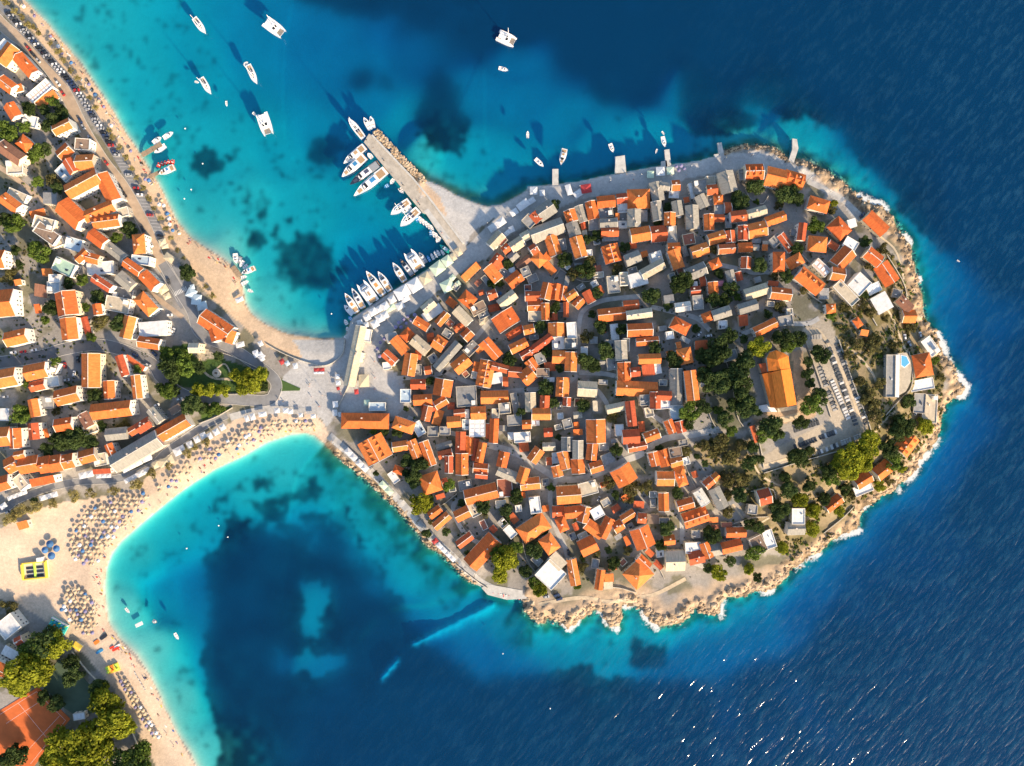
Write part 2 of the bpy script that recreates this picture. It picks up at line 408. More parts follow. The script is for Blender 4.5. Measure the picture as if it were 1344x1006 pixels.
# gardens and yards between the houses
gn = fbm(GX+400, GY+100, 26, 4)
yard = sstep(gn, 0.50, 0.60)*(sd > 6)
gc[:] = gc*(1-yard[..., None]*0.75)+C(0.13, 0.125, 0.07)*yard[..., None]*0.75
SCRUB = [(1085,405),(1140,380),(1165,330),(1190,350),(1205,400),(1225,440),(1240,500),(1235,545),(1200,600),(1130,660),(1100,700),(1040,735),(1000,700),(960,640),(930,610),(900,590),(950,570),(985,580),(1000,620),(1140,575),(1137,555),(1095,437)]
paint(SCRUB, (0.27, 0.215, 0.13), 14)
m = inside(GX, GY, SCRUB)*sstep(fbm(GX, GY, 18, 4), 0.46, 0.6); gc[:] = gc*(1-m[..., None]*0.8)+C(0.13, 0.115, 0.05)*m[..., None]*0.8
paint([(1038,462),(1052,458),(1072,540),(1068,550),(1030,556),(1000,556),(985,550),(995,540),(1046,535)], (0.42, 0.30, 0.20), 4)
paint([(1052,432),(1082,412),(1096,437),(1139,560),(1140,572),(1075,595),(1002,619),(996,602),(1040,577),(1090,552),(1078,505),(1060,452)], (0.38, 0.33, 0.26), 4)
paint([(925,478),(960,470),(985,490),(992,545),(960,565),(935,560)], (0.14, 0.14, 0.10), 12)
PLAZA = [(454,443),(462,418),(591,332),(607,330),(650,285),(690,262),(692,245),(733,241),(807,229),(868,217),(950,202),(998,199),(1030,208),(1042,215),(1085,234),(1120,262),(1140,285),(1125,292),(1110,272),(1075,245),(1040,230),(1000,222),(950,225),(900,235),(880,245),(840,250),(800,255),(760,262),(730,275),(700,290),(660,315),(640,340),(620,345),(590,370),(560,395),(520,430),(500,455),(495,475),(520,490),(530,505),(540,530),(520,545),(500,545),(450,540),(440,545),(430,560),(415,545),(380,541),(340,545),(340,535),(360,520),(375,490),(395,472),(425,478),(450,465)]
paint(PLAZA, (0.44, 0.435, 0.425), 2)
SAND_N = [(-120,-190),(32,0),(60,28),(90,64),(119,103),(150,148),(178,193),(208,240),(235,294),(267,324),(303,348),(316,366),(322,399),(347,425),(383,439),(424,445),(453,444),(450,466),(425,478),(395,472),(350,455),(310,420),(270,385),(243,350),(215,318),(190,262),(140,180),(90,105),(45,45),(22,12),(-150,-190)]
paint(SAND_N, (0.58, 0.43, 0.29), 2)
paint([(383,448),(424,446),(453,445),(450,466),(425,478),(400,474),(392,462)], (0.45, 0.44, 0.42), 5)
SAND_S = [(440,598),(413,572),(380,570),(322,597),(255,633),(200,675),(157,712),(139,745),(138,787),(155,837),(198,889),(232,962),(285,1060),(380,1250),(300,1250),(235,1060),(205,1006),(190,975),(165,935),(150,905),(130,880),(90,840),(60,815),(20,790),(-200,760),(-200,720),(0,694),(37,673),(75,661),(134,652),(179,643),(195,624),(244,598),(284,570),(310,549),(340,545),(380,541),(410,543),(425,556),(436,578)]
paint(SAND_S, (0.60, 0.47, 0.35), 2)
COVE = [(543,227),(570,240),(600,256),(634,270),(659,268),(680,256),(692,247),(690,262),(650,285),(620,305),(607,330),(590,320),(560,277),(543,240)]
paint(COVE, (0.50, 0.49, 0.475), 3)
paint([(540,228),(552,232),(578,260),(585,285),(560,270)], (0.56, 0.42, 0.30), 5)
paint([(210,458),(255,450),(290,470),(350,490),(352,512),(300,516),(255,510),(225,505)], (0.055, 0.10, 0.03), 3)
paint([(262,541),(305,534),(292,545),(266,553)], (0.08, 0.13, 0.03), 2)
paint([(255,446),(275,452),(282,470),(262,474),(252,462)], (0.40, 0.36, 0.30), 2)
# rocky margin
rk = (is_r & (sd > -0.5)).astype(float)*sstep(sd, 20, 11)*(GX > 680)*(GX+GY > 1300)
rk = np.maximum(rk, (is_r & (sd > -0.5)).astype(float)*sstep(sd, 9, 5))
rt = fbm(GX+9, GY+5, 7, 3)
rc = C(0.41, 0.295, 0.185)*(0.45+1.0*sstep(rt, 0.25, 0.75)[..., None])
gc[:] = gc*(1-rk[..., None])+rc*rk[..., None]
south = sstep(sd, 34, 20)*is_r*(GY > 740)*(GX > 690)*(GX < 1060)
gc[:] = gc*(1-south[..., None]*0.8)+C(0.50, 0.37, 0.25)*south[..., None]*0.8
# wet sand line and sea bed
wet = is_b*sstep(sd, 3.2, 0.0)*(sd > -3)*0.28+is_r*sstep(sd, 3.5, 0.3)*(sd > -3)*0.6
gc[:] = gc*(1-wet[..., None])
und = sd <= 0
bed = C(0.62, 0.57, 0.46)*(0.86+0.28*fbm(GX, GY, 40, 4)[..., None])
rockbed = np.where(is_r | (styp == 'q'), sstep(dw, 16, 4), 0)*(0.45+0.9*sstep(fbm(GX, GY, 8, 3), 0.4, 0.6))
rockbed = np.maximum(rockbed, ((GY > 585) & (GX < 700) & is_r)*sstep(dw, 60, 8)*(0.35+0.7*sstep(fbm(GX, GY, 14, 3), 0.35, 0.65)))
rockbed = np.maximum(rockbed, inside(GX+jag*10, GY+jag*10, [(545,222),(575,234),(610,250),(650,262),(690,240),(690,262),(640,276),(560,250)])*(0.5+0.6*fbm(GX, GY, 9, 3)))
rockbed = np.clip(smooth(rockbed, 2), 0, 0.9)
bed = bed*(1-rockbed[..., None])+C(0.20, 0.165, 0.075)*rockbed[..., None]
rub = np.zeros(GX.shape)
for a_, b_ in (((645,795),(543,845)), ((521,867),(502,889))):
    dd, _ = segdist(GX, GY, [a_, b_], False); rub = np.maximum(rub, np.exp(-((dd+(fbm(GX, GY, 5, 2)-0.5)*6)/5.0)**2))
bed = bed*(1-rub[..., None])+C(0.78, 0.78, 0.66)*rub[..., None]; grass = grass*(1-rub)
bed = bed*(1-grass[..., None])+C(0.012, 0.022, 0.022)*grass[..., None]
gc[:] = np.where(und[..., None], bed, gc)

ny, nx = GX.shape
def grid_mesh(name, X, Y, Zv):
    k = S*(H-Zv)/H
    co = np.stack([(X-CX)*k, (CY-Y)*k, Zv], -1).reshape(-1, 3)
    r, c = X.shape
    idx = np.arange(r*c).reshape(r, c)
    q = np.stack([idx[1:, :-1], idx[1:, 1:], idx[:-1, 1:], idx[:-1, :-1]], -1).reshape(-1, 4)
    me = bpy.data.meshes.new(name)
    me.vertices.add(len(co)); me.vertices.foreach_set('co', co.ravel().astype(np.float32))
    me.loops.add(q.size); me.loops.foreach_set('vertex_index', q.ravel().astype(np.int32))
    me.polygons.add(len(q)); me.polygons.foreach_set('loop_start', np.arange(0, q.size, 4, dtype=np.int32))
    me.polygons.foreach_set('loop_total', np.full(len(q), 4, np.int32))
    me.polygons.foreach_set('use_smooth', np.ones(len(q), bool))
    me.update(calc_edges=True); return me
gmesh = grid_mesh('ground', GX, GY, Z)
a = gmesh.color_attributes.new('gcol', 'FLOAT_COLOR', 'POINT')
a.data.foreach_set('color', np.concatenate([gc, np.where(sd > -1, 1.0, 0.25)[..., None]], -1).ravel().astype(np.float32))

gm = bpy.data.materials.new('ground'); gm.use_nodes = True
N = gm.node_tree.nodes; L = gm.node_tree.links; B = N['Principled BSDF']
B.inputs['Roughness'].default_value = 0.95; B.inputs['Specular IOR Level'].default_value = 0.15
at = N.new('ShaderNodeAttribute'); at.attribute_name = 'gcol'
geo = N.new('ShaderNodeNewGeometry')
cur = at.outputs['Color']
for sc_, am, dt in ((0.045, 0.16, 5), (0.55, 0.13, 4), (2.2, 0.09, 2)):
    nz = N.new('ShaderNodeTexNoise'); nz.inputs['Scale'].default_value = sc_; nz.inputs['Detail'].default_value = dt; nz.inputs['Roughness'].default_value = 0.65
    L.new(geo.outputs['Position'], nz.inputs['Vector'])
    mr = N.new('ShaderNodeMapRange'); mr.inputs[1].default_value = 0.3; mr.inputs[2].default_value = 0.7; mr.inputs[3].default_value = 1-am; mr.inputs[4].default_value = 1+am
    L.new(nz.outputs[0], mr.inputs[0])
    mx = N.new('ShaderNodeMix'); mx.data_type = 'RGBA'; mx.blend_type = 'MULTIPLY'; L.new(at.outputs['Alpha'], mx.inputs[0])
    L.new(cur, mx.inputs[6]); L.new(mr.outputs[0], mx.inputs[7]); cur = mx.outputs[2]
L.new(cur, B.inputs['Base Color'])
nz = N.new('ShaderNodeTexNoise'); nz.inputs['Scale'].default_value = 0.9; nz.inputs['Detail'].default_value = 5
L.new(geo.outputs['Position'], nz.inputs['Vector'])
bp = N.new('ShaderNodeBump'); bp.inputs['Strength'].default_value = 0.35; bp.inputs['Distance'].default_value = 0.35
L.new(nz.outputs[0], bp.inputs['Height']); L.new(bp.outputs[0], B.inputs['Normal'])
gmesh.materials.append(gm)
ground = link('ground', gmesh, None, None, 'structure')

# ------------------------------------------------------------------ the sea
sx = np.concatenate([[-4000, -1400, -460], np.arange(-160, 1504.1, 4.0), [1800, 2700, 5200]])
sy = np.concatenate([[-3800, -1400, -460], np.arange(-160, 1166.1, 4.0), [1460, 2400, 4800]])
SX, SY = np.meshgrid(sx, sy)
def sample(A, X, Y):
    i = np.clip(np.searchsorted(gx, X)-1, 0, len(gx)-2); j = np.clip(np.searchsorted(gy, Y)-1, 0, len(gy)-2)
    f = np.clip((X-gx[i])/(gx[i+1]-gx[i]), 0, 1); g = np.clip((Y-gy[j])/(gy[j+1]-gy[j]), 0, 1)
    return (A[j,i]*(1-f)+A[j,i+1]*f)*(1-g)+(A[j+1,i]*(1-f)+A[j+1,i+1]*f)*g
wd = sample(np.where(sd > 0, 0.0, depth), SX, SY)
fo = np.where(is_r & (GX > 690) & (GX+1.2*GY > 1430), 1.0, 0.0)*np.exp(-np.abs(sd+2.5)/6.0)*(0.25+1.05*sstep(fbm(GX, GY, 26, 3), 0.40, 0.62))+np.where(is_b & (GY > 560), 1, 0)*np.exp(-np.abs(sd+0.5)/1.3)*0.55
foam = np.clip(sample(fo, SX, SY), 0, 1)
expo = np.clip((SX-760+np.where(SY > 503, 0.9*(SY-503), 0.15*(SY-503)))/560, 0, 1)
expo = np.clip(0.05+0.95*expo, 0.05, 1.0)
wmesh = grid_mesh('sea', SX, SY, np.zeros(SX.shape))
for nm, A in (('depth', wd), ('foam', foam), ('swell', expo)):
    at_ = wmesh.attributes.new(nm, 'FLOAT', 'POINT'); at_.data.foreach_set('value', A.ravel().astype(np.float32))
wm = bpy.data.materials.new('sea_water'); wm.use_nodes = True
N = wm.node_tree.nodes; L = wm.node_tree.links
for n in list(N): N.remove(n)
def nd(t, **k):
    n = N.new(t)
    for a_, v in k.items(): setattr(n, a_, v)
    return n
def mth(op, a, b=None, c=None, clamp=False):
    n = nd('ShaderNodeMath', operation=op, use_clamp=clamp)
    for i, v in enumerate((a, b, c)):
        if v is None: continue
        if isinstance(v, (int, float)): n.inputs[i].default_value = v
        else: L.new(v, n.inputs[i])
    return n.outputs[0]
ad_ = nd('ShaderNodeAttribute', attribute_name='depth'); af_ = nd('ShaderNodeAttribute', attribute_name='foam'); as_ = nd('ShaderNodeAttribute', attribute_name='swell')
D_ = ad_.outputs['Fac']
KR, KG, KB = 0.55, 0.086, 0.041
tr_ = [mth('EXPONENT', mth('MULTIPLY', D_, -k)) for k in (KR, KG, KB)]
tcol = nd('ShaderNodeCombineColor')
for i in range(3): L.new(tr_[i], tcol.inputs[i])
sat = mth('SUBTRACT', 1.0, mth('EXPONENT', mth('MULTIPLY', D_, -0.10)))
scol = nd('ShaderNodeMix', data_type='RGBA'); scol.inputs[6].default_value = (0, 0, 0, 1); scol.inputs[7].default_value = (0.0, 0.032, 0.094, 1)
L.new(sat, scol.inputs[0])
tb = nd('ShaderNodeBsdfTransparent'); L.new(tcol.outputs[0], tb.inputs[0])
db = nd('ShaderNodeBsdfDiffuse'); L.new(scol.outputs[2], db.inputs[0])
body = nd('ShaderNodeAddShader'); L.new(tb.outputs[0], body.inputs[0]); L.new(db.outputs[0], body.inputs[1])
geo = nd('ShaderNodeNewGeometry')
mp1 = nd('ShaderNodeMapping'); mp1.vector_type = 'TEXTURE'; mp1.inputs['Rotation'].default_value = (0, 0, math.radians(50)); mp1.inputs['Scale'].default_value = (15, 4.0, 1)
L.new(geo.outputs['Position'], mp1.inputs[0])
n1 = nd('ShaderNodeTexNoise'); n1.inputs['Scale'].default_value = 1.0; n1.inputs['Detail'].default_value = 2; n1.inputs['Roughness'].default_value = 0.5; n1.inputs['Distortion'].default_value = 0.4
L.new(mp1.outputs[0], n1.inputs['Vector'])
mp2 = nd('ShaderNodeMapping'); mp2.vector_type = 'TEXTURE'; mp2.inputs['Rotation'].default_value = (0, 0, math.radians(66)); mp2.inputs['Scale'].default_value = (4.2, 2.1, 1)
L.new(geo.outputs['Position'], mp2.inputs[0])
n2 = nd('ShaderNodeTexNoise'); n2.inputs['Scale'].default_value = 1.0; n2.inputs['Detail'].default_value = 2; n2.inputs['Roughness'].default_value = 0.55
L.new(mp2.outputs[0], n2.inputs['Vector'])
hgt = mth('ADD', mth('MULTIPLY', n1.outputs[0], 2.9), mth('MULTIPLY', n2.outputs[0], 0.95))
hgt = mth('MULTIPLY', hgt, as_.outputs['Fac'])
bmp = nd('ShaderNodeBump'); bmp.inputs['Strength'].default_value = 1.0; bmp.inputs['Distance'].default_value = 0.34
L.new(hgt, bmp.inputs['Height'])
gl = nd('ShaderNodeBsdfGlossy'); gl.inputs['Roughness'].default_value = 0.11; gl.inputs['Color'].default_value = (1, 1, 1, 1)
L.new(bmp.outputs[0], gl.inputs['Normal'])
dt_ = nd('ShaderNodeVectorMath', operation='DOT_PRODUCT'); L.new(geo.outputs['Incoming'], dt_.inputs[0]); L.new(bmp.outputs[0], dt_.inputs[1])
cosv = mth('ABSOLUTE', dt_.outputs['Value'])
frs = mth('MULTIPLY_ADD', mth('POWER', mth('SUBTRACT', 1.0, cosv, clamp=True), 5.0), 0.98, 0.02)
mixg = nd('ShaderNodeMixShader'); L.new(frs, mixg.inputs[0]); L.new(body.outputs[0], mixg.inputs[1]); L.new(gl.outputs[0], mixg.inputs[2])
nf = nd('ShaderNodeTexNoise'); nf.inputs['Scale'].default_value = 0.5; nf.inputs['Detail'].default_value = 6; nf.inputs['Roughness'].default_value = 0.75
L.new(geo.outputs['Position'], nf.inputs['Vector'])
ffac = mth('MULTIPLY', mth('SUBTRACT', mth('ADD', mth('MULTIPLY', af_.outputs['Fac'], 0.62), nf.outputs[0]), 0.80), 5.0, clamp=True)
crest_sheen = mth('MULTIPLY', mth('SUBTRACT', mth('ADD', mth('MULTIPLY', n1.outputs[0], 0.6), mth('MULTIPLY', n2.outputs[0], 0.4)), 0.48), 4.5, clamp=True)  # sky sheen on the wave crests, painted in as lighter blue diffuse
crest_sheen = mth('MULTIPLY', mth('MULTIPLY', crest_sheen, mth('POWER', as_.outputs['Fac'], 1.3)), 0.30)
ffac = mth('MULTIPLY', ffac, 0.75)
fd = nd('ShaderNodeBsdfDiffuse'); fd.inputs[0].default_value = (0.80, 0.83, 0.84, 1)
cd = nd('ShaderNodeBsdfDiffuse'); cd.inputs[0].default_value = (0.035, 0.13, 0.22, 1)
mixc = nd('ShaderNodeMixShader'); L.new(crest_sheen, mixc.inputs[0]); L.new(mixg.outputs[0], mixc.inputs[1]); L.new(cd.outputs[0], mixc.inputs[2])
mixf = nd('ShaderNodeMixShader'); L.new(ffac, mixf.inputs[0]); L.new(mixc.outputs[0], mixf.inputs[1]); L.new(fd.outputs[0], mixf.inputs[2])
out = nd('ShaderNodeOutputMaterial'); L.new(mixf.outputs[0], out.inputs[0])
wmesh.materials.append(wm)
sea = link('sea', wmesh, None, None, 'structure')
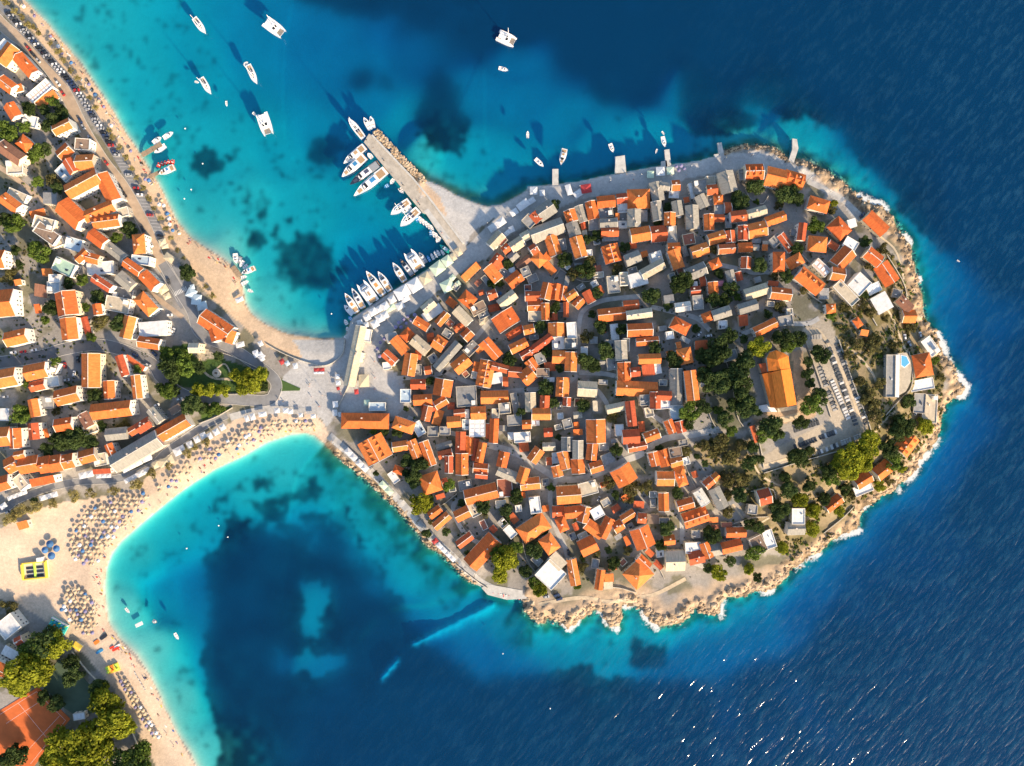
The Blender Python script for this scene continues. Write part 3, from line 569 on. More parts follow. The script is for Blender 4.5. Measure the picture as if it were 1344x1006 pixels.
H_DATA = """
@440 240
1130 850 1262 722 62 so
@640 240
445 290 575 200 130 gk
395 270 455 340 75 gr
335 370 395 310 100 fk
385 470 660 370 130 gk
550 470 605 640 105 go
625 550 690 540 95 fk
415 710 490 640 110 ho
375 605 435 565 80 gr
510 710 585 795 60 so
505 625 560 665 50 so
260 745 370 660 60 gb
195 675 255 620 75 gk
205 575 310 505 90 gy
300 490 370 450 80 gy
135 605 190 560 70 gr
95 540 150 480 70 fr
20 560 125 450 90 gy
40 730 110 640 75 gr
75 740 125 715 70 sr
0 740 100 860 95 go
185 895 290 810 105 go
300 800 370 770 80 fk
110 770 200 830 60 fk
190 780 240 760 40 fw
715 240 750 345 95 god
735 350 775 465 100 gk
775 480 825 660 110 go
800 205 845 345 75 gk
835 345 850 410 40 gr
850 420 862 485 40 fy
905 165 935 320 95 go
965 175 1120 160 100 go
980 270 1100 255 85 fk
1135 145 1225 135 85 gr
1145 230 1230 225 75 fw
1232 145 1425 140 160 ho
1290 235 1290 390 110 gk
1375 240 1375 340 60 fk
1125 300 1160 300 55 so
1150 300 1230 290 90 fk
1150 370 1230 370 60 fw
990 360 1140 350 80 gk
1000 435 1150 430 85 gr
1010 495 1150 490 40 fk
890 370 980 365 100 fk
1070 550 1110 700 140 god
870 620 920 615 50 fw
1260 470 1430 440 120 go
1240 560 1310 550 50 sr
1055 900 1160 890 140 fk
1165 850 1235 845 110 fy
1250 870 1400 830 110 fw
1215 690 1341 640 100 gk
@840 180
135 400 165 560 110 gk
175 430 260 440 70 gk
140 570 165 735 90 gk
275 430 350 425 90 go
255 505 340 510 60 fw
320 565 340 690 85 gk
262 665 262 780 95 go
95 860 235 845 135 gr
275 785 285 930 80 fk
380 910 480 890 90 fr
455 605 465 810 110 gk
520 515 570 620 90 gk
590 560 640 555 90 fk
440 410 470 540 35 fw
465 450 590 430 120 fk
580 385 660 380 70 fy
590 470 680 460 85 gr
745 310 790 490 140 gk
650 555 730 550 80 ho
740 625 805 620 90 gr
655 640 735 640 90 fk
870 335 920 330 90 fk
925 310 1085 305 130 god
1108 340 1275 380 165 go
1270 350 1440 400 130 god
800 705 935 690 95 gr
855 775 945 760 50 fk
950 685 1110 640 80 gy
1110 750 1275 690 85 go
948 835 1112 800 125 go
905 780 905 910 80 gr
605 680 610 825 85 go
640 715 740 715 65 gr
770 690 780 800 50 fk
600 910 750 865 95 go
790 825 800 930 80 gr
455 1020 597 975 100 go
245 975 350 970 80 go
690 990 835 980 80 gr
865 975 985 970 80 go
1080 930 1130 930 30 fy
1235 860 1341 1000 70 gr
1150 950 1230 880 80 fk
@1040 180
145 570 315 620 110 ho
355 745 470 870 138 ho
660 690 812 835 115 go
140 935 300 950 130 ho
95 760 75 910 70 gr
460 915 560 975 90 fw
320 930 400 980 60 gr
490 770 560 750 70 fw
@440 390
225 265 120 775 90 gy
285 285 270 390 75 fw
235 490 215 570 35 fw
775 120 870 40 80 gy
780 190 930 90 80 fw
700 200 820 275 75 go
985 140 900 240 70 go
600 300 665 365 100 ho
515 365 620 485 90 go
450 370 540 340 75 fk
685 370 815 480 100 gy
810 360 870 350 70 gr
870 380 960 440 115 god
430 490 530 580 80 gr
420 610 490 600 60 fw
670 500 640 690 110 go
700 500 760 520 70 gr
705 640 760 640 90 fk
785 650 850 640 70 gr
890 630 1085 410 80 gk
830 560 890 520 70 fk
1060 110 1180 230 90 gy
1050 290 1140 240 60 grd
1130 365 1195 300 90 go
1115 -20 1215 60 110 ho
1200 130 1320 70 90 fb
1265 220 1320 215 50 hy
1260 170 1341 130 70 fk
1050 640 1170 540 115 go
1150 500 1240 410 80 fk
1240 480 1300 430 60 so
1345 560 1300 790 130 god
665 770 795 768 85 gr
575 870 665 870 110 fc
960 725 935 870 150 go
690 910 850 900 90 go
880 960 980 900 80 go
760 985 880 975 60 gr
990 960 1050 960 60 gr
1070 880 1240 870 170 fk
1285 885 1520 880 110 go
300 965 440 965 70 fc
@640 370
-30 520 95 665 100 go
120 275 200 400 200 go
105 205 240 105 90 gy
10 240 100 220 60 gr
0 130 80 100 80 gr
330 130 465 125 80 gr
535 15 500 155 95 go
610 20 590 160 90 go
670 40 650 160 70 go
690 150 780 90 70 go
770 220 835 150 75 go
865 85 920 185 75 gr
350 215 485 210 85 go
505 190 510 340 70 go
360 305 470 305 85 fy
690 180 690 310 45 gr
607 362 607 485 140 go
735 360 745 500 80 fw
175 490 310 405 60 grd
315 430 410 410 80 go
200 600 345 530 85 go
410 590 560 480 70 gr
295 665 430 585 70 gr
360 690 425 775 85 go
425 690 500 660 90 fk
500 750 595 745 75 sr
570 545 670 540 100 fw
680 545 785 545 90 fk
570 660 690 665 110 go
735 620 730 790 100 go
20 860 130 840 90 fw
40 740 180 775 70 gr
185 790 300 800 90 gr
130 880 180 880 80 gr
305 870 400 790 130 go
430 800 540 800 70 fb
665 845 655 1010 110 god
795 940 960 950 130 gy
975 300 1215 275 110 go
1195 210 1330 200 80 gr
1225 300 1440 270 80 gy
1230 430 1450 420 110 go
1110 375 1125 510 65 fw
1170 520 1180 690 100 gk
1220 500 1220 610 55 fy
1040 550 1120 550 70 fk
820 615 880 615 80 fw
1200 710 1205 870 110 go
1140 935 1488 950 125 go
1255 800 1341 790 80 gr
1050 730 1130 720 100 fk
@840 330
-30 800 165 785 70 go
-10 950 180 945 85 go
90 70 190 40 90 fw
15 210 205 105 90 gy
290 -10 345 150 100 go
410 215 575 145 110 gk
620 130 705 90 80 ho
935 50 930 155 85 gr
1222 8 1222 180 100 ho
785 170 815 290 75 gk
640 270 650 380 85 go
445 355 530 345 80 gr
430 295 505 285 40 fw
505 390 515 510 85 fk
525 270 580 260 80 gr
310 500 445 480 80 gw
550 595 640 560 80 ho
640 570 795 520 90 gk
285 620 425 695 105 ho
230 745 295 735 65 fw
925 385 1120 325 95 gy
1150 365 1330 385 100 go
870 515 1030 465 90 gk
870 615 945 605 90 sr
690 650 765 645 70 fw
1010 715 1200 625 85 go
1220 620 1341 600 80 fk
1290 540 1341 535 60 fy
485 830 590 820 75 sr
380 855 410 990 120 ho
730 940 850 900 80 fk
@1040 320
-40 190 85 120 100 ho
380 200 510 60 130 go
340 260 460 280 110 go
60 255 245 405 130 god
200 160 310 265 80 fp
390 350 550 520 90 fy
540 310 640 405 150 fw
660 420 770 370 80 fw
750 455 825 590 140 fw
655 70 775 165 110 go
775 185 880 345 140 go
940 480 1040 580 90 gb
965 640 1080 640 110 go
880 430 960 450 70 fk
550 660 600 730 60 ho
300 575 380 570 80 ho
600 780 665 790 50 so
1165 840 1260 970 90 fw
240 440 320 440 90 fk
@440 530
60 150 465 155 130 ho
515 160 690 220 105 ho
300 310 400 500 220 god
505 385 640 365 85 go
665 325 725 475 85 go
775 335 850 545 80 go
515 570 595 600 65 ho
485 605 545 690 60 fw
760 725 920 675 165 ho
700 240 770 200 120 fc
820 20 790 150 80 gr
925 60 885 185 70 so
985 165 1105 155 95 go
1045 90 1140 80 70 gr
815 245 905 245 85 fk
920 240 1010 240 70 fk
890 390 1025 350 55 gk
910 460 1030 430 70 gr
1000 460 1000 610 70 gr
1105 250 1100 440 85 gr
1115 440 1115 625 105 go
1185 285 1185 450 65 go
1240 310 1225 500 55 gr
1300 345 1265 515 70 go
1195 85 1325 80 110 go
1250 140 1250 290 130 fw
1150 140 1150 230 60 fc
1160 50 1160 130 35 fw
1215 565 1345 575 85 go
1235 620 1341 630 70 gr
1090 730 1200 710 90 fk
1145 830 1420 760 130 go
1195 870 1250 985 80 fy
830 990 925 920 70 go
1060 1000 1180 940 100 go
@640 510
375 40 380 205 90 gy
505 65 500 170 80 gr
390 225 555 225 100 go
305 320 385 315 75 go
390 305 455 300 50 fp
175 285 300 275 90 fk
70 180 70 260 60 fy
60 270 50 480 75 go
15 310 10 440 50 gr
235 435 375 425 85 fw
280 520 360 510 80 sr
150 560 120 690 90 go
495 390 570 385 75 gr
385 640 460 535 95 go
485 515 595 510 70 gy
570 615 630 610 90 fw
700 430 700 550 100 gk
795 460 795 620 90 gk
655 555 700 710 95 go
600 680 625 780 85 go
790 620 800 750 110 go
760 325 805 320 50 so
755 388 835 383 50 so
950 275 955 480 160 go
925 480 910 630 90 go
900 710 1010 675 90 go
1010 640 1110 600 90 fk
980 520 1060 510 60 fk
1050 190 1220 150 75 gy
1250 115 1275 330 80 gr
1125 370 1195 365 95 fw
1190 430 1335 420 120 gr
1235 530 1400 500 70 gr
945 110 950 200 40 fy
1160 697 1238 832 180 go
330 700 290 830 90 go
290 850 460 830 100 go
90 720 280 800 90 gk
90 880 215 870 150 fr
610 945 815 930 150 go
810 900 960 860 110 fy
615 245 665 240 50 fw
665 320 740 300 80 fk
215 140 270 130 180 fk
100 180 200 170 90 fk
@840 470
20 115 125 100 95 sr
120 100 185 90 85 fw
135 300 135 450 90 gr
150 330 275 335 80 gr
180 410 285 400 80 fw
45 485 115 470 80 fy
0 375 80 370 90 fk
320 100 320 415 100 gk
440 115 470 370 105 go
270 490 385 470 110 fc
345 555 370 655 80 gr
245 550 290 660 75 go
40 710 170 660 85 go
10 560 20 650 50 gr
110 830 140 950 80 go
195 810 235 950 100 go
260 840 365 820 80 fb
270 930 370 900 80 go
300 1000 390 980 60 go
985 600 1030 740 45 sr
@1040 440 5.5875
940 140 970 300 125 ho
865 380 1030 350 75 fw
1010 440 1000 640 100 fy
935 430 925 570 80 fk
720 150 715 450 65 fk
762 150 757 450 46 fw
790 860 880 740 120 god
@560 640
70 350 195 240 75 go
275 510 395 420 75 gr
385 680 600 450 150 go
830 430 1050 285 155 ho
1035 435 1125 560 125 ho
945 85 965 225 90 fw
1020 700 1160 830 185 fw
1100 600 1200 700 100 fy
700 350 770 430 70 fw
@640 650
680 160 850 140 100 go
570 150 675 145 95 gr
865 100 830 240 90 go
870 250 1010 350 100 go
1080 205 1000 370 90 go
630 200 680 315 85 ho
815 480 950 415 140 go
735 570 775 790 85 go
1000 660 975 830 70 go
1030 730 1105 725 70 so
1025 800 1100 795 60 fy
920 180 1010 130 90 fw
1180 220 1290 150 70 go
1110 300 1190 250 90 go
@840 610
-10 560 55 725 165 go
150 125 300 125 120 go
335 45 385 185 85 ho
205 250 210 410 85 go
330 370 470 330 90 go
385 500 590 430 130 god
505 230 580 350 85 gw
650 210 735 380 100 gk
570 190 640 130 80 gr
640 130 690 90 70 go
760 600 930 595 85 go
610 490 685 485 45 so
720 740 890 700 100 go
610 760 720 740 100 gk
560 690 610 820 80 go
430 830 560 800 115 gr
400 735 530 730 90 fw
225 850 390 845 170 gy
210 670 305 660 85 go
1110 580 1160 730 85 fw
1010 640 1075 770 110 fb
1040 300 1150 270 130 gr
950 390 1030 400 80 fk
-20 470 55 475 85 gr
70 480 165 480 80 fb
@780 700 5.158
250 225 345 330 150 ho
300 165 370 230 60 go
@1020 560
130 790 240 790 130 fw
90 900 240 895 110 gk
870 430 995 330 120 go
690 510 820 430 110 go
680 580 830 520 80 fw
430 725 560 625 90 go
@0 0
120 400 0 560 130 go
+150 490 300 660 110 go
265 880 440 730 95 fp
330 930 500 830 80 so
0 700 120 790 110 go
80 800 200 770 60 so
75 920 150 1040 110 go
0 440 70 370 80 fw
@0 150
470 150 625 75 100 go
165 215 265 300 110 ho
0 270 195 410 120 gb
60 470 200 460 120 fy
520 380 620 290 120 go
590 400 660 515 100 gr
670 430 830 420 140 go
590 690 870 540 140 go
+885 530 1010 770 130 go
+1000 800 740 910 110 go
+540 790 720 960 170 go
820 960 1050 930 110 god
20 730 170 840 110 go
70 680 230 750 80 fy
270 890 400 860 60 so
300 940 480 990 110 fy
520 470 620 570 100 fc
380 740 500 740 100 fk
210 50 330 80 100 fw
660 260 790 270 100 fb
990 890 1130 850 80 fy
@0 300
320 -20 500 110 110 fb
440 160 560 110 60 fy
580 120 720 160 110 fc
670 285 770 195 80 go
760 250 870 280 90 go
770 360 1000 340 110 fw
815 430 975 535 80 gr
1040 410 1165 520 110 gk
790 40 920 140 110 go
930 140 1095 270 90 gk
1215 50 1230 225 110 ho
1095 290 1235 390 90 go
1255 400 1375 520 110 go
1160 270 1320 290 80 fc
1215 590 1350 740 120 ho
1000 560 1170 590 100 fk
930 650 1140 690 130 fy
570 555 605 770 185 go
595 785 620 985 145 go
740 780 780 930 60 gr
850 665 865 765 80 go
-100 670 130 650 240 go
-60 270 40 270 160 go
375 390 465 385 65 so
480 300 650 380 120 fg
310 540 420 560 110 sb
420 520 530 520 100 fc
430 440 530 440 70 fw
310 710 365 705 80 so
130 480 190 470 50 so
1150 770 1100 970 110 go
@160 390
150 290 400 270 130 fw
140 390 335 420 100 go
700 165 950 330 150 go
+800 250 840 390 100 go
+960 290 920 400 110 go
590 450 680 450 90 gy
@0 440
45 45 235 0 130 go
-70 400 145 360 160 go
220 340 410 300 140 go
410 260 510 300 100 fy
265 460 400 430 90 gr
400 420 520 400 90 fc
800 160 800 465 165 go
955 400 965 565 100 go
1045 180 1105 360 75 gr
1110 190 1270 300 50 sr
490 560 690 510 140 go
285 565 315 720 90 go
350 600 470 590 110 fk
480 800 640 775 115 go
720 690 790 810 95 gb
740 850 860 800 80 fy
805 680 1155 640 140 go
290 775 305 920 95 gr
370 870 430 860 80 so
-40 900 90 890 170 go
+130 820 140 1000 110 go
1190 350 1215 565 85 go
0 700 80 700 110 fw
930 880 1125 860 110 gk
1140 860 1320 750 80 gr
@0 560
950 155 995 260 75 go
55 360 150 310 140 go
125 260 215 240 70 go
170 350 345 320 150 go
+270 500 480 460 70 so
345 345 450 325 150 go
435 335 545 315 150 go
535 320 650 295 130 go
700 280 845 240 120 go
830 300 940 280 110 fy
820 400 975 390 45 sr
-40 520 90 480 130 go
140 440 220 540 90 fy
990 340 1400 100 160 gk
160 880 250 855 70 so
@180 500
165 500 445 340 130 go
110 250 205 365 80 gk
290 280 400 210 60 fb
0 430 110 360 100 gr
@0 790 4.656
0 190 100 110 110 fw
-60 380 60 440 80 go
20 290 110 340 60 fw
0 160 30 130 60 go
90 250 140 225 50 gr
450 705 520 695 40 fw
"""
T_DATA = """
@640 240
600 190 42 d
670 680 60 d
760 790 70 o
860 770 75 d
900 700 50 o
960 470 50 d
1200 570 45 d
1140 770 50 o
880 500 40 d
180 720 40 d
40 890 40 d
@840 180
890 550 72 d
1015 440 72 d
1270 520 75 d
1220 590 45 o
240 610 32 d
1330 470 60 d
150 740 35 d
@1040 180
205 780 68 l
45 550 58 d
365 585 32 y
640 920 50 d
350 640 40 o
@640 370
200 680 60 d
560 270 45 d
610 220 40 d
460 400 50 d
500 930 65 d
1000 390 60 d
870 480 60 o
1040 620 70 d
860 700 75 d
940 740 60 d
520 620 45 d
1180 420 45 d
630 760 35 d
960 100 50 d
@840 330
100 390 76 d
370 270 80 d
330 320 60 d
740 430 55 d
640 430 60 d
800 320 60 d
860 410 30 l
245 485 38 d
500 680 35 d
1050 130 62 d
690 870 105 d
640 950 80 d
780 740 60 d
1040 840 85 y
1000 880 50 l
1260 770 75 d
1310 850 55 l
300 960 70 d
930 960 75 d
540 910 50 d
130 850 50 d
1230 490 50 o
1280 220 55 d
700 200 45 d
1180 220 40 o
@1040 320
680 190 48 o
340 640 36 l
50 840 65 d
230 960 60 d
720 840 60 o
680 900 40 o
100 420 40 o
640 450 32 d
690 610 45 o
620 560 40 o
1030 750 45 o
820 660 35 o
800 50 45 o
30 60 55 d
460 560 40 o
900 900 50 o
@440 530
740 520 85 d
640 500 60 d
690 670 70 d
750 890 95 y
1010 720 50 l
560 250 50 d
420 240 40 d
840 840 35 l
1300 900 60 d
640 620 45 d
@640 510
830 150 55 d
580 130 48 d
1100 260 50 o
1130 540 50 d
1060 830 60 o
1270 900 80 o
560 870 32 l
250 950 60 d
290 210 40 d
1230 960 55 o
@840 470
560 150 70 d
640 230 85 d
750 200 95 d
890 80 95 d
900 260 95 d
940 430 88 d
820 420 60 d
430 470 75 l
430 580 50 d
560 430 60 d
1150 590 90 d
1200 680 60 d
800 640 50 l
700 740 70 o
560 760 60 o
800 880 70 o
400 830 50 o
960 920 60 d
1050 890 40 d
1000 780 50 d
750 540 60 d
1090 680 60 l
650 820 55 o
880 760 60 o
@1040 440 5.5875
560 800 80 y
420 900 90 y
340 950 70 y
500 930 75 y
110 200 36 d
110 280 40 d
130 350 34 d
140 520 65 l
190 460 60 d
60 640 50 d
600 600 60 o
790 680 85 d
970 670 60 y
210 150 55 d
40 900 65 d
700 830 60 d
730 920 60 l
570 430 45 o
400 150 30 o
530 480 35 o
500 330 40 o
640 350 40 o
850 490 45 d
1045 190 28 l
1090 310 30 o
480 60 50 o
600 90 50 o
130 850 35 o
600 520 45 o
@560 640
700 650 115 y
640 780 68 y
640 580 70 l
780 540 60 l
700 200 60 d
500 200 60 o
1000 900 58 y
950 840 50 l
940 560 70 d
870 730 55 d
700 290 40 d
@640 650
1230 490 40 o
1100 600 60 d
830 640 50 o
1060 480 30 d
790 800 30 l
@840 610
230 560 60 d
340 250 45 d
640 610 75 d
780 130 70 o
900 130 70 o
870 260 60 d
780 440 50 o
960 520 50 d
1210 400 70 d
1010 780 70 l
960 920 42 y
690 950 65 y
600 910 40 d
790 850 45 d
1250 730 50 y
180 700 50 d
50 200 60 o
1200 470 40 d
1270 110 40 o
1040 560 50 d
760 270 50 o
@1020 560
620 380 90 y
720 280 90 y
480 460 60 l
450 390 60 d
600 560 50 d
200 640 60 y
100 560 70 d
280 530 55 d
330 740 60 y
300 900 60 y
900 520 45 y
1060 330 50 d
1090 370 40 y
180 260 55 d
70 440 45 d
550 740 45 y
280 215 35 d
40 740 60 d
650 610 40 o
410 640 50 d
990 490 40 o
@0 0
130 100 28 p
190 150 30 p
250 220 32 p
290 240 26 p
340 290 30 p
440 380 22 p
510 450 30 p
555 530 26 p
620 620 28 p
680 690 28 p
720 780 24 p
790 860 26 p
840 950 28 p
470 890 45 l
540 970 50 d
260 950 60 d
390 970 45 d
40 20 35 p
@0 150
470 70 70 d
420 110 50 d
210 110 50 l
60 170 80 l
330 340 65 l
390 310 55 d
290 380 50 l
340 600 45 l
460 600 70 o
500 660 50 d
560 20 50 d
110 960 78 l
40 930 60 d
1140 990 40 d
990 200 30 p
1050 290 26 p
1110 380 28 p
1160 480 24 p
1200 560 26 p
1260 650 28 p
1310 740 28 p
960 140 24 p
700 230 40 o
@0 300
350 210 75 l
300 160 50 d
140 190 45 d
720 450 50 l
450 690 65 d
600 480 50 d
850 600 55 d
880 830 70 o
1040 830 70 d
60 440 60 o
1020 80 45 l
400 810 35 l
1140 30 60 d
760 690 35 l
910 650 40 d
800 960 40 l
100 380 45 o
170 320 40 d
@160 260
490 460 24 p
280 90 24 p
340 180 26 p
385 270 24 p
430 350 24 p
545 530 22 p
740 780 26 p
800 860 30 p
20 250 45 d
90 260 40 d
580 680 60 d
560 640 50 d
@0 440
180 700 80 l
220 430 35 l
840 530 60 d
540 920 80 d
680 900 90 d
800 950 60 d
1210 300 35 l
1090 790 50 o
490 230 40 l
900 800 45 d
500 670 40 o
@160 390
390 500 65 l
550 500 70 l
400 620 85 d
550 640 75 l
480 580 60 d
840 520 40 d
680 620 55 d
1000 680 55 y
1090 680 60 y
1210 690 65 y
1060 790 65 y
1160 790 60 y
1250 790 40 d
670 820 55 y
790 820 60 y
890 820 58 y
400 830 65 l
620 930 70 d
720 980 50 d
820 970 40 l
460 720 50 d
330 800 40 d
1270 680 30 d
@0 560
200 740 55 p
320 710 55 p
460 680 40 p
80 820 50 p
650 610 50 p
800 590 45 p
1000 570 45 p
1190 520 45 p
620 100 95 d
780 130 60 d
420 200 60 d
560 150 60 d
300 650 30 d
130 780 45 p
@180 500
440 640 40 p
510 590 30 p
610 540 40 p
280 750 35 p
130 810 45 p
280 100 60 l
480 220 70 d
640 260 50 l
720 250 45 l
330 80 50 d
10 910 40 p
@0 790 4.656
180 440 110 y
100 500 80 y
280 240 85 d
330 260 78 y
230 370 95 y
640 610 90 y
700 750 100 y
560 850 105 y
400 880 100 y
310 960 80 y
450 450 55 d
430 380 45 d
850 960 85 l
770 960 75 d
340 620 50 d
600 530 50 d
80 950 70 d
480 970 90 y
630 950 85 y
200 300 70 l
60 30 45 o
270 580 40 d
"""
A_DATA = """
@440 240
850 790 950 715 110 ag
950 715 1020 665 95 ag
1020 665 1060 640 70 ay
1065 625 1110 595 70 ay
755 865 835 815 100 ay
650 935 750 870 120 aw
530 1000 650 930 110 aw
935 935 1040 880 110 ag
1015 855 1050 815 50 ag
1055 905 1100 875 50 ag
@640 240
370 70 440 70 75 aw
455 92 505 88 60 aw
265 230 360 160 75 aw
355 180 415 140 55 aw
200 280 265 240 60 aw
10 420 155 320 70 aw
700 15 730 110 55 aw
760 120 830 75 65 aw
820 60 915 45 85 ar
150 460 200 420 45 aw
190 420 235 400 60 aw
@840 180
60 330 125 330 70 ag
140 305 220 300 85 aw
235 300 300 295 70 ag
@440 390
298 150 362 115 70 aw
358 122 412 90 60 aw
252 195 308 165 60 aw
360 205 430 170 75 aw
318 255 382 220 70 aw
402 175 468 145 70 aw
190 230 240 215 45 aw
245 250 295 240 50 aw
410 95 470 60 70 aw
470 40 530 5 70 aw
535 95 605 60 65 aw
580 30 650 -10 70 aw
440 120 530 75 60 ag
205 740 300 735 120 ay
250 930 305 930 55 ag
@840 330
660 290 740 280 50 ap
@440 530
90 400 190 500 60 aw
190 505 285 590 60 aw
395 690 500 800 60 ag
@560 640
90 490 250 650 45 aw
50 490 95 455 45 ar
@0 560
840 440 980 432 40 aw
1070 390 1250 300 60 aw
1255 290 1330 250 60 aw
1090 490 1320 370 45 aw
340 640 510 590 50 aw
690 440 825 410 60 aw
60 640 240 570 40 aw
0 720 55 680 50 aw
@180 500
40 700 125 665 60 aw
320 640 420 590 75 aw
435 575 490 550 65 aw
500 530 550 505 60 aw
555 495 605 470 60 aw
615 500 660 475 60 aw
670 465 720 435 60 aw
725 425 775 395 55 aw
945 340 985 325 60 aw
990 325 1040 310 65 aw
1065 300 1140 290 45 aw
1205 265 1255 260 50 aw
1280 265 1335 262 50 aw
190 740 320 680 75 ay
130 760 190 730 60 ay
0 840 120 780 40 aw
@160 390
1155 510 1205 490 70 aw
1200 420 1240 400 50 aw
1000 430 1080 410 50 aw
1205 510 1250 540 60 aw
@160 260
325 400 390 380 65 ay
345 430 410 420 45 ay
375 500 455 555 70 ay
600 790 640 780 50 ac
570 820 650 860 90 ac
610 890 700 900 100 ac
660 960 750 940 80 ac
325 830 400 780 70 ay
365 880 425 850 55 ay
1000 910 1070 880 45 aw
@320 400
85 445 125 415 50 aw
130 450 165 425 45 aw
140 490 180 465 45 aw
125 350 165 330 40 aw
315 515 355 490 50 ar
365 530 400 505 45 ac
430 545 475 535 55 aw
612 577 712 572 40 ar
612 602 708 600 22 aw
805 635 845 630 45 aw
808 690 852 688 45 aw
815 740 845 735 35 ar
780 880 830 875 60 aw
778 955 825 950 60 aw
830 970 860 965 45 aw
385 945 435 942 45 aw
480 975 520 972 40 aw
585 985 635 980 40 aw
970 770 1010 765 50 ar
"""
B_DATA = """
@230 0 5.295
135 130 215 240 45 s
630 155 757 248 85 c
510 455 570 590 45 s
185 545 250 660 42 s
605 795 655 945 85 c
357 705 358 742 14 d
482 452 508 436 20 d
138 572 166 575 16 d
541 786 562 804 20 d
@400 130
520 350 385 175 58 n
580 275 520 165 45 d
605 260 580 155 45 d
530 425 345 575 72 m
530 512 330 690 85 m
650 575 400 760 80 k
715 632 435 860 90 m
595 525 555 480 38 d
785 708 755 752 34 d
742 758 700 782 34 b
833 788 870 832 34 d
@440 240
655 165 490 285 75 n
735 240 575 388 82 n
665 212 592 272 44 d
570 52 600 92 34 d
732 346 708 284 34 b
764 356 738 296 34 d
790 372 762 316 30 d
818 392 792 338 30 d
838 408 812 356 30 d
858 424 836 372 30 d
846 470 838 416 30 b
880 480 858 428 30 d
900 494 880 440 28 d
922 480 890 528 38 d
1000 510 985 540 24 d
1030 570 1010 610 24 d
@430 320 7.741
940 265 815 80 125 C
865 325 740 160 62 k
785 385 665 195 72 m
640 480 515 285 72 m
570 525 395 280 84 o
480 600 335 395 122 C
365 655 250 455 66 m
305 700 180 505 72 o
260 722 170 625 56 m
200 825 175 770 36 d
248 775 212 742 36 b
205 885 200 845 30 d
215 945 165 950 34 d
1000 200 930 90 50 k
1045 185 1010 120 28 b
1080 165 1050 100 28 d
1110 145 1085 75 28 d
1140 125 1110 65 28 d
1185 115 1150 65 28 d
1240 88 1140 15 46 g
@620 20 4.789
160 130 270 180 75 c
165 335 225 350 26 d
348 775 348 730 18 d
395 905 448 955 28 d
580 845 555 945 40 m
865 810 885 865 28 d
905 890 915 950 26 m
1195 765 1210 832 28 m
1190 733 1206 754 12 d
1161 844 1150 873 11 d
@150 130
435 350 520 295 46 d
345 395 415 340 50 d
455 412 355 478 52 m
390 605 405 565 40 r
420 592 432 556 36 r
448 584 460 548 36 r
478 576 490 538 36 r
510 580 522 535 30 r
535 605 400 668 62 m
@160 260
1000 490 1010 580 48 d
1050 520 1030 580 32 k
1075 555 1040 610 32 d
1110 590 1065 625 30 d
1175 620 1060 668 50 m
1050 705 1102 692 28 d
1055 765 1118 732 34 d
1110 812 1160 830 28 d
@0 790 4.656
770 38 792 68 18 d
830 148 872 128 22 p
936 114 960 128 24 k
1070 190 1092 230 20 d
@1240 330
105 80 130 95 10 d
"""
# ------------------------------------------------------------------ landmarks used in descriptions
def district(x, y):
    if x < 440 and y > 640 and x < 130: 
        if y > 770: return 'by the tennis court and pines'
    if x < 470:
        if y < 150: return 'above the northern coast road'
        if y < 330:
            return 'by the big courtyard building on the coast road' if x > 55 else 'up the lane behind the courtyard building'
        if y < 452:
            return 'between the sloping lane and the inland road' if x < 150 else 'by the zebra crossing near the north beach'
        if y < 560:
            return 'by the small park with round trees' if x > 150 else 'just below the curving inland road'
        if y < 660: return 'in the row above the southern beach promenade'
        return 'beside the wide southern beach'
    dch = math.hypot(x-1022, y-500)
    if dch < 75: return 'close to the church'
    if y < 262 and x > 690: return 'on the northern promenade'
    if x < 560 and y > 400 and y < 545: return 'around the harbour square'
    if x < 640 and y < 400: return 'behind the yacht quay'
    if x < 560 and y >= 545: return 'at the start of the southern waterfront walk'
    if x > 1150: return 'on the rocky eastern shore' if y < 600 else 'on the rocks east of the bright pines'
    if x > 1060 and y < 420: return 'on the lane above the north-eastern rocks'
    if x > 960 and y > 600: return 'on the scrubby slope below the cemetery'
    if y > 700: return 'above the southern rock ledges'
    if x < 640 and y > 560: return 'just above the southern waterfront walk'
    if y < 330: return 'one row behind the northern promenade' if x < 860 else 'below the walled gardens near the northern promenade'
    if x > 860 and y < 450: return 'on the lanes north of the church'
    if x > 840: return 'on the street leading to the church' if y < 600 else 'on the slope south of the church street'
    if y < 400: return 'on the steep lanes behind the harbour'
    if y < 500: return 'in the old core around the paved north-south alley' if x > 700 else 'in the old core above the harbour square'
    if y < 600: return 'in the old core north of the bending street'
    return 'in the old core south of the bending street'

# ------------------------------------------------------------------ roads, paths, markings
def catmull(P, n=6):
    P = [np.array(p, float) for p in P]; Q = [2*P[0]-P[1]]+P+[2*P[-1]-P[-2]]; out = []
    for i in range(1, len(Q)-2):
        for k in range(n):
            t = k/n
            out.append(0.5*((2*Q[i])+(-Q[i-1]+Q[i+1])*t+(2*Q[i-1]-5*Q[i]+4*Q[i+1]-Q[i+2])*t*t+(-Q[i-1]+3*Q[i]-3*Q[i+1]+Q[i+2])*t**3))
    out.append(P[-1]); return out
M_asph = mat('asphalt', (0.17, 0.17, 0.175), 0.9, 0, 0.2, 0.15, bump=0.1, bscale=2)
M_asph2 = mat('parking_asphalt', (0.21, 0.215, 0.225), 0.9, 0, 0.18, 0.2)
M_pave = mat('stone_paving', (0.42, 0.415, 0.40), 0.85, 0, 0.2, 0.25)
M_tan = mat('tan_paving', (0.42, 0.32, 0.23), 0.9, 0, 0.18, 0.2)
M_path = mat('sandy_path', (0.50, 0.41, 0.29), 0.95, 0, 0.2, 0.4)
M_line = mat('road_paint', (0.72, 0.72, 0.70), 0.7)
M_kerb = mat('kerb_stone', (0.50, 0.48, 0.44), 0.9, 0, 0.15, 0.5)
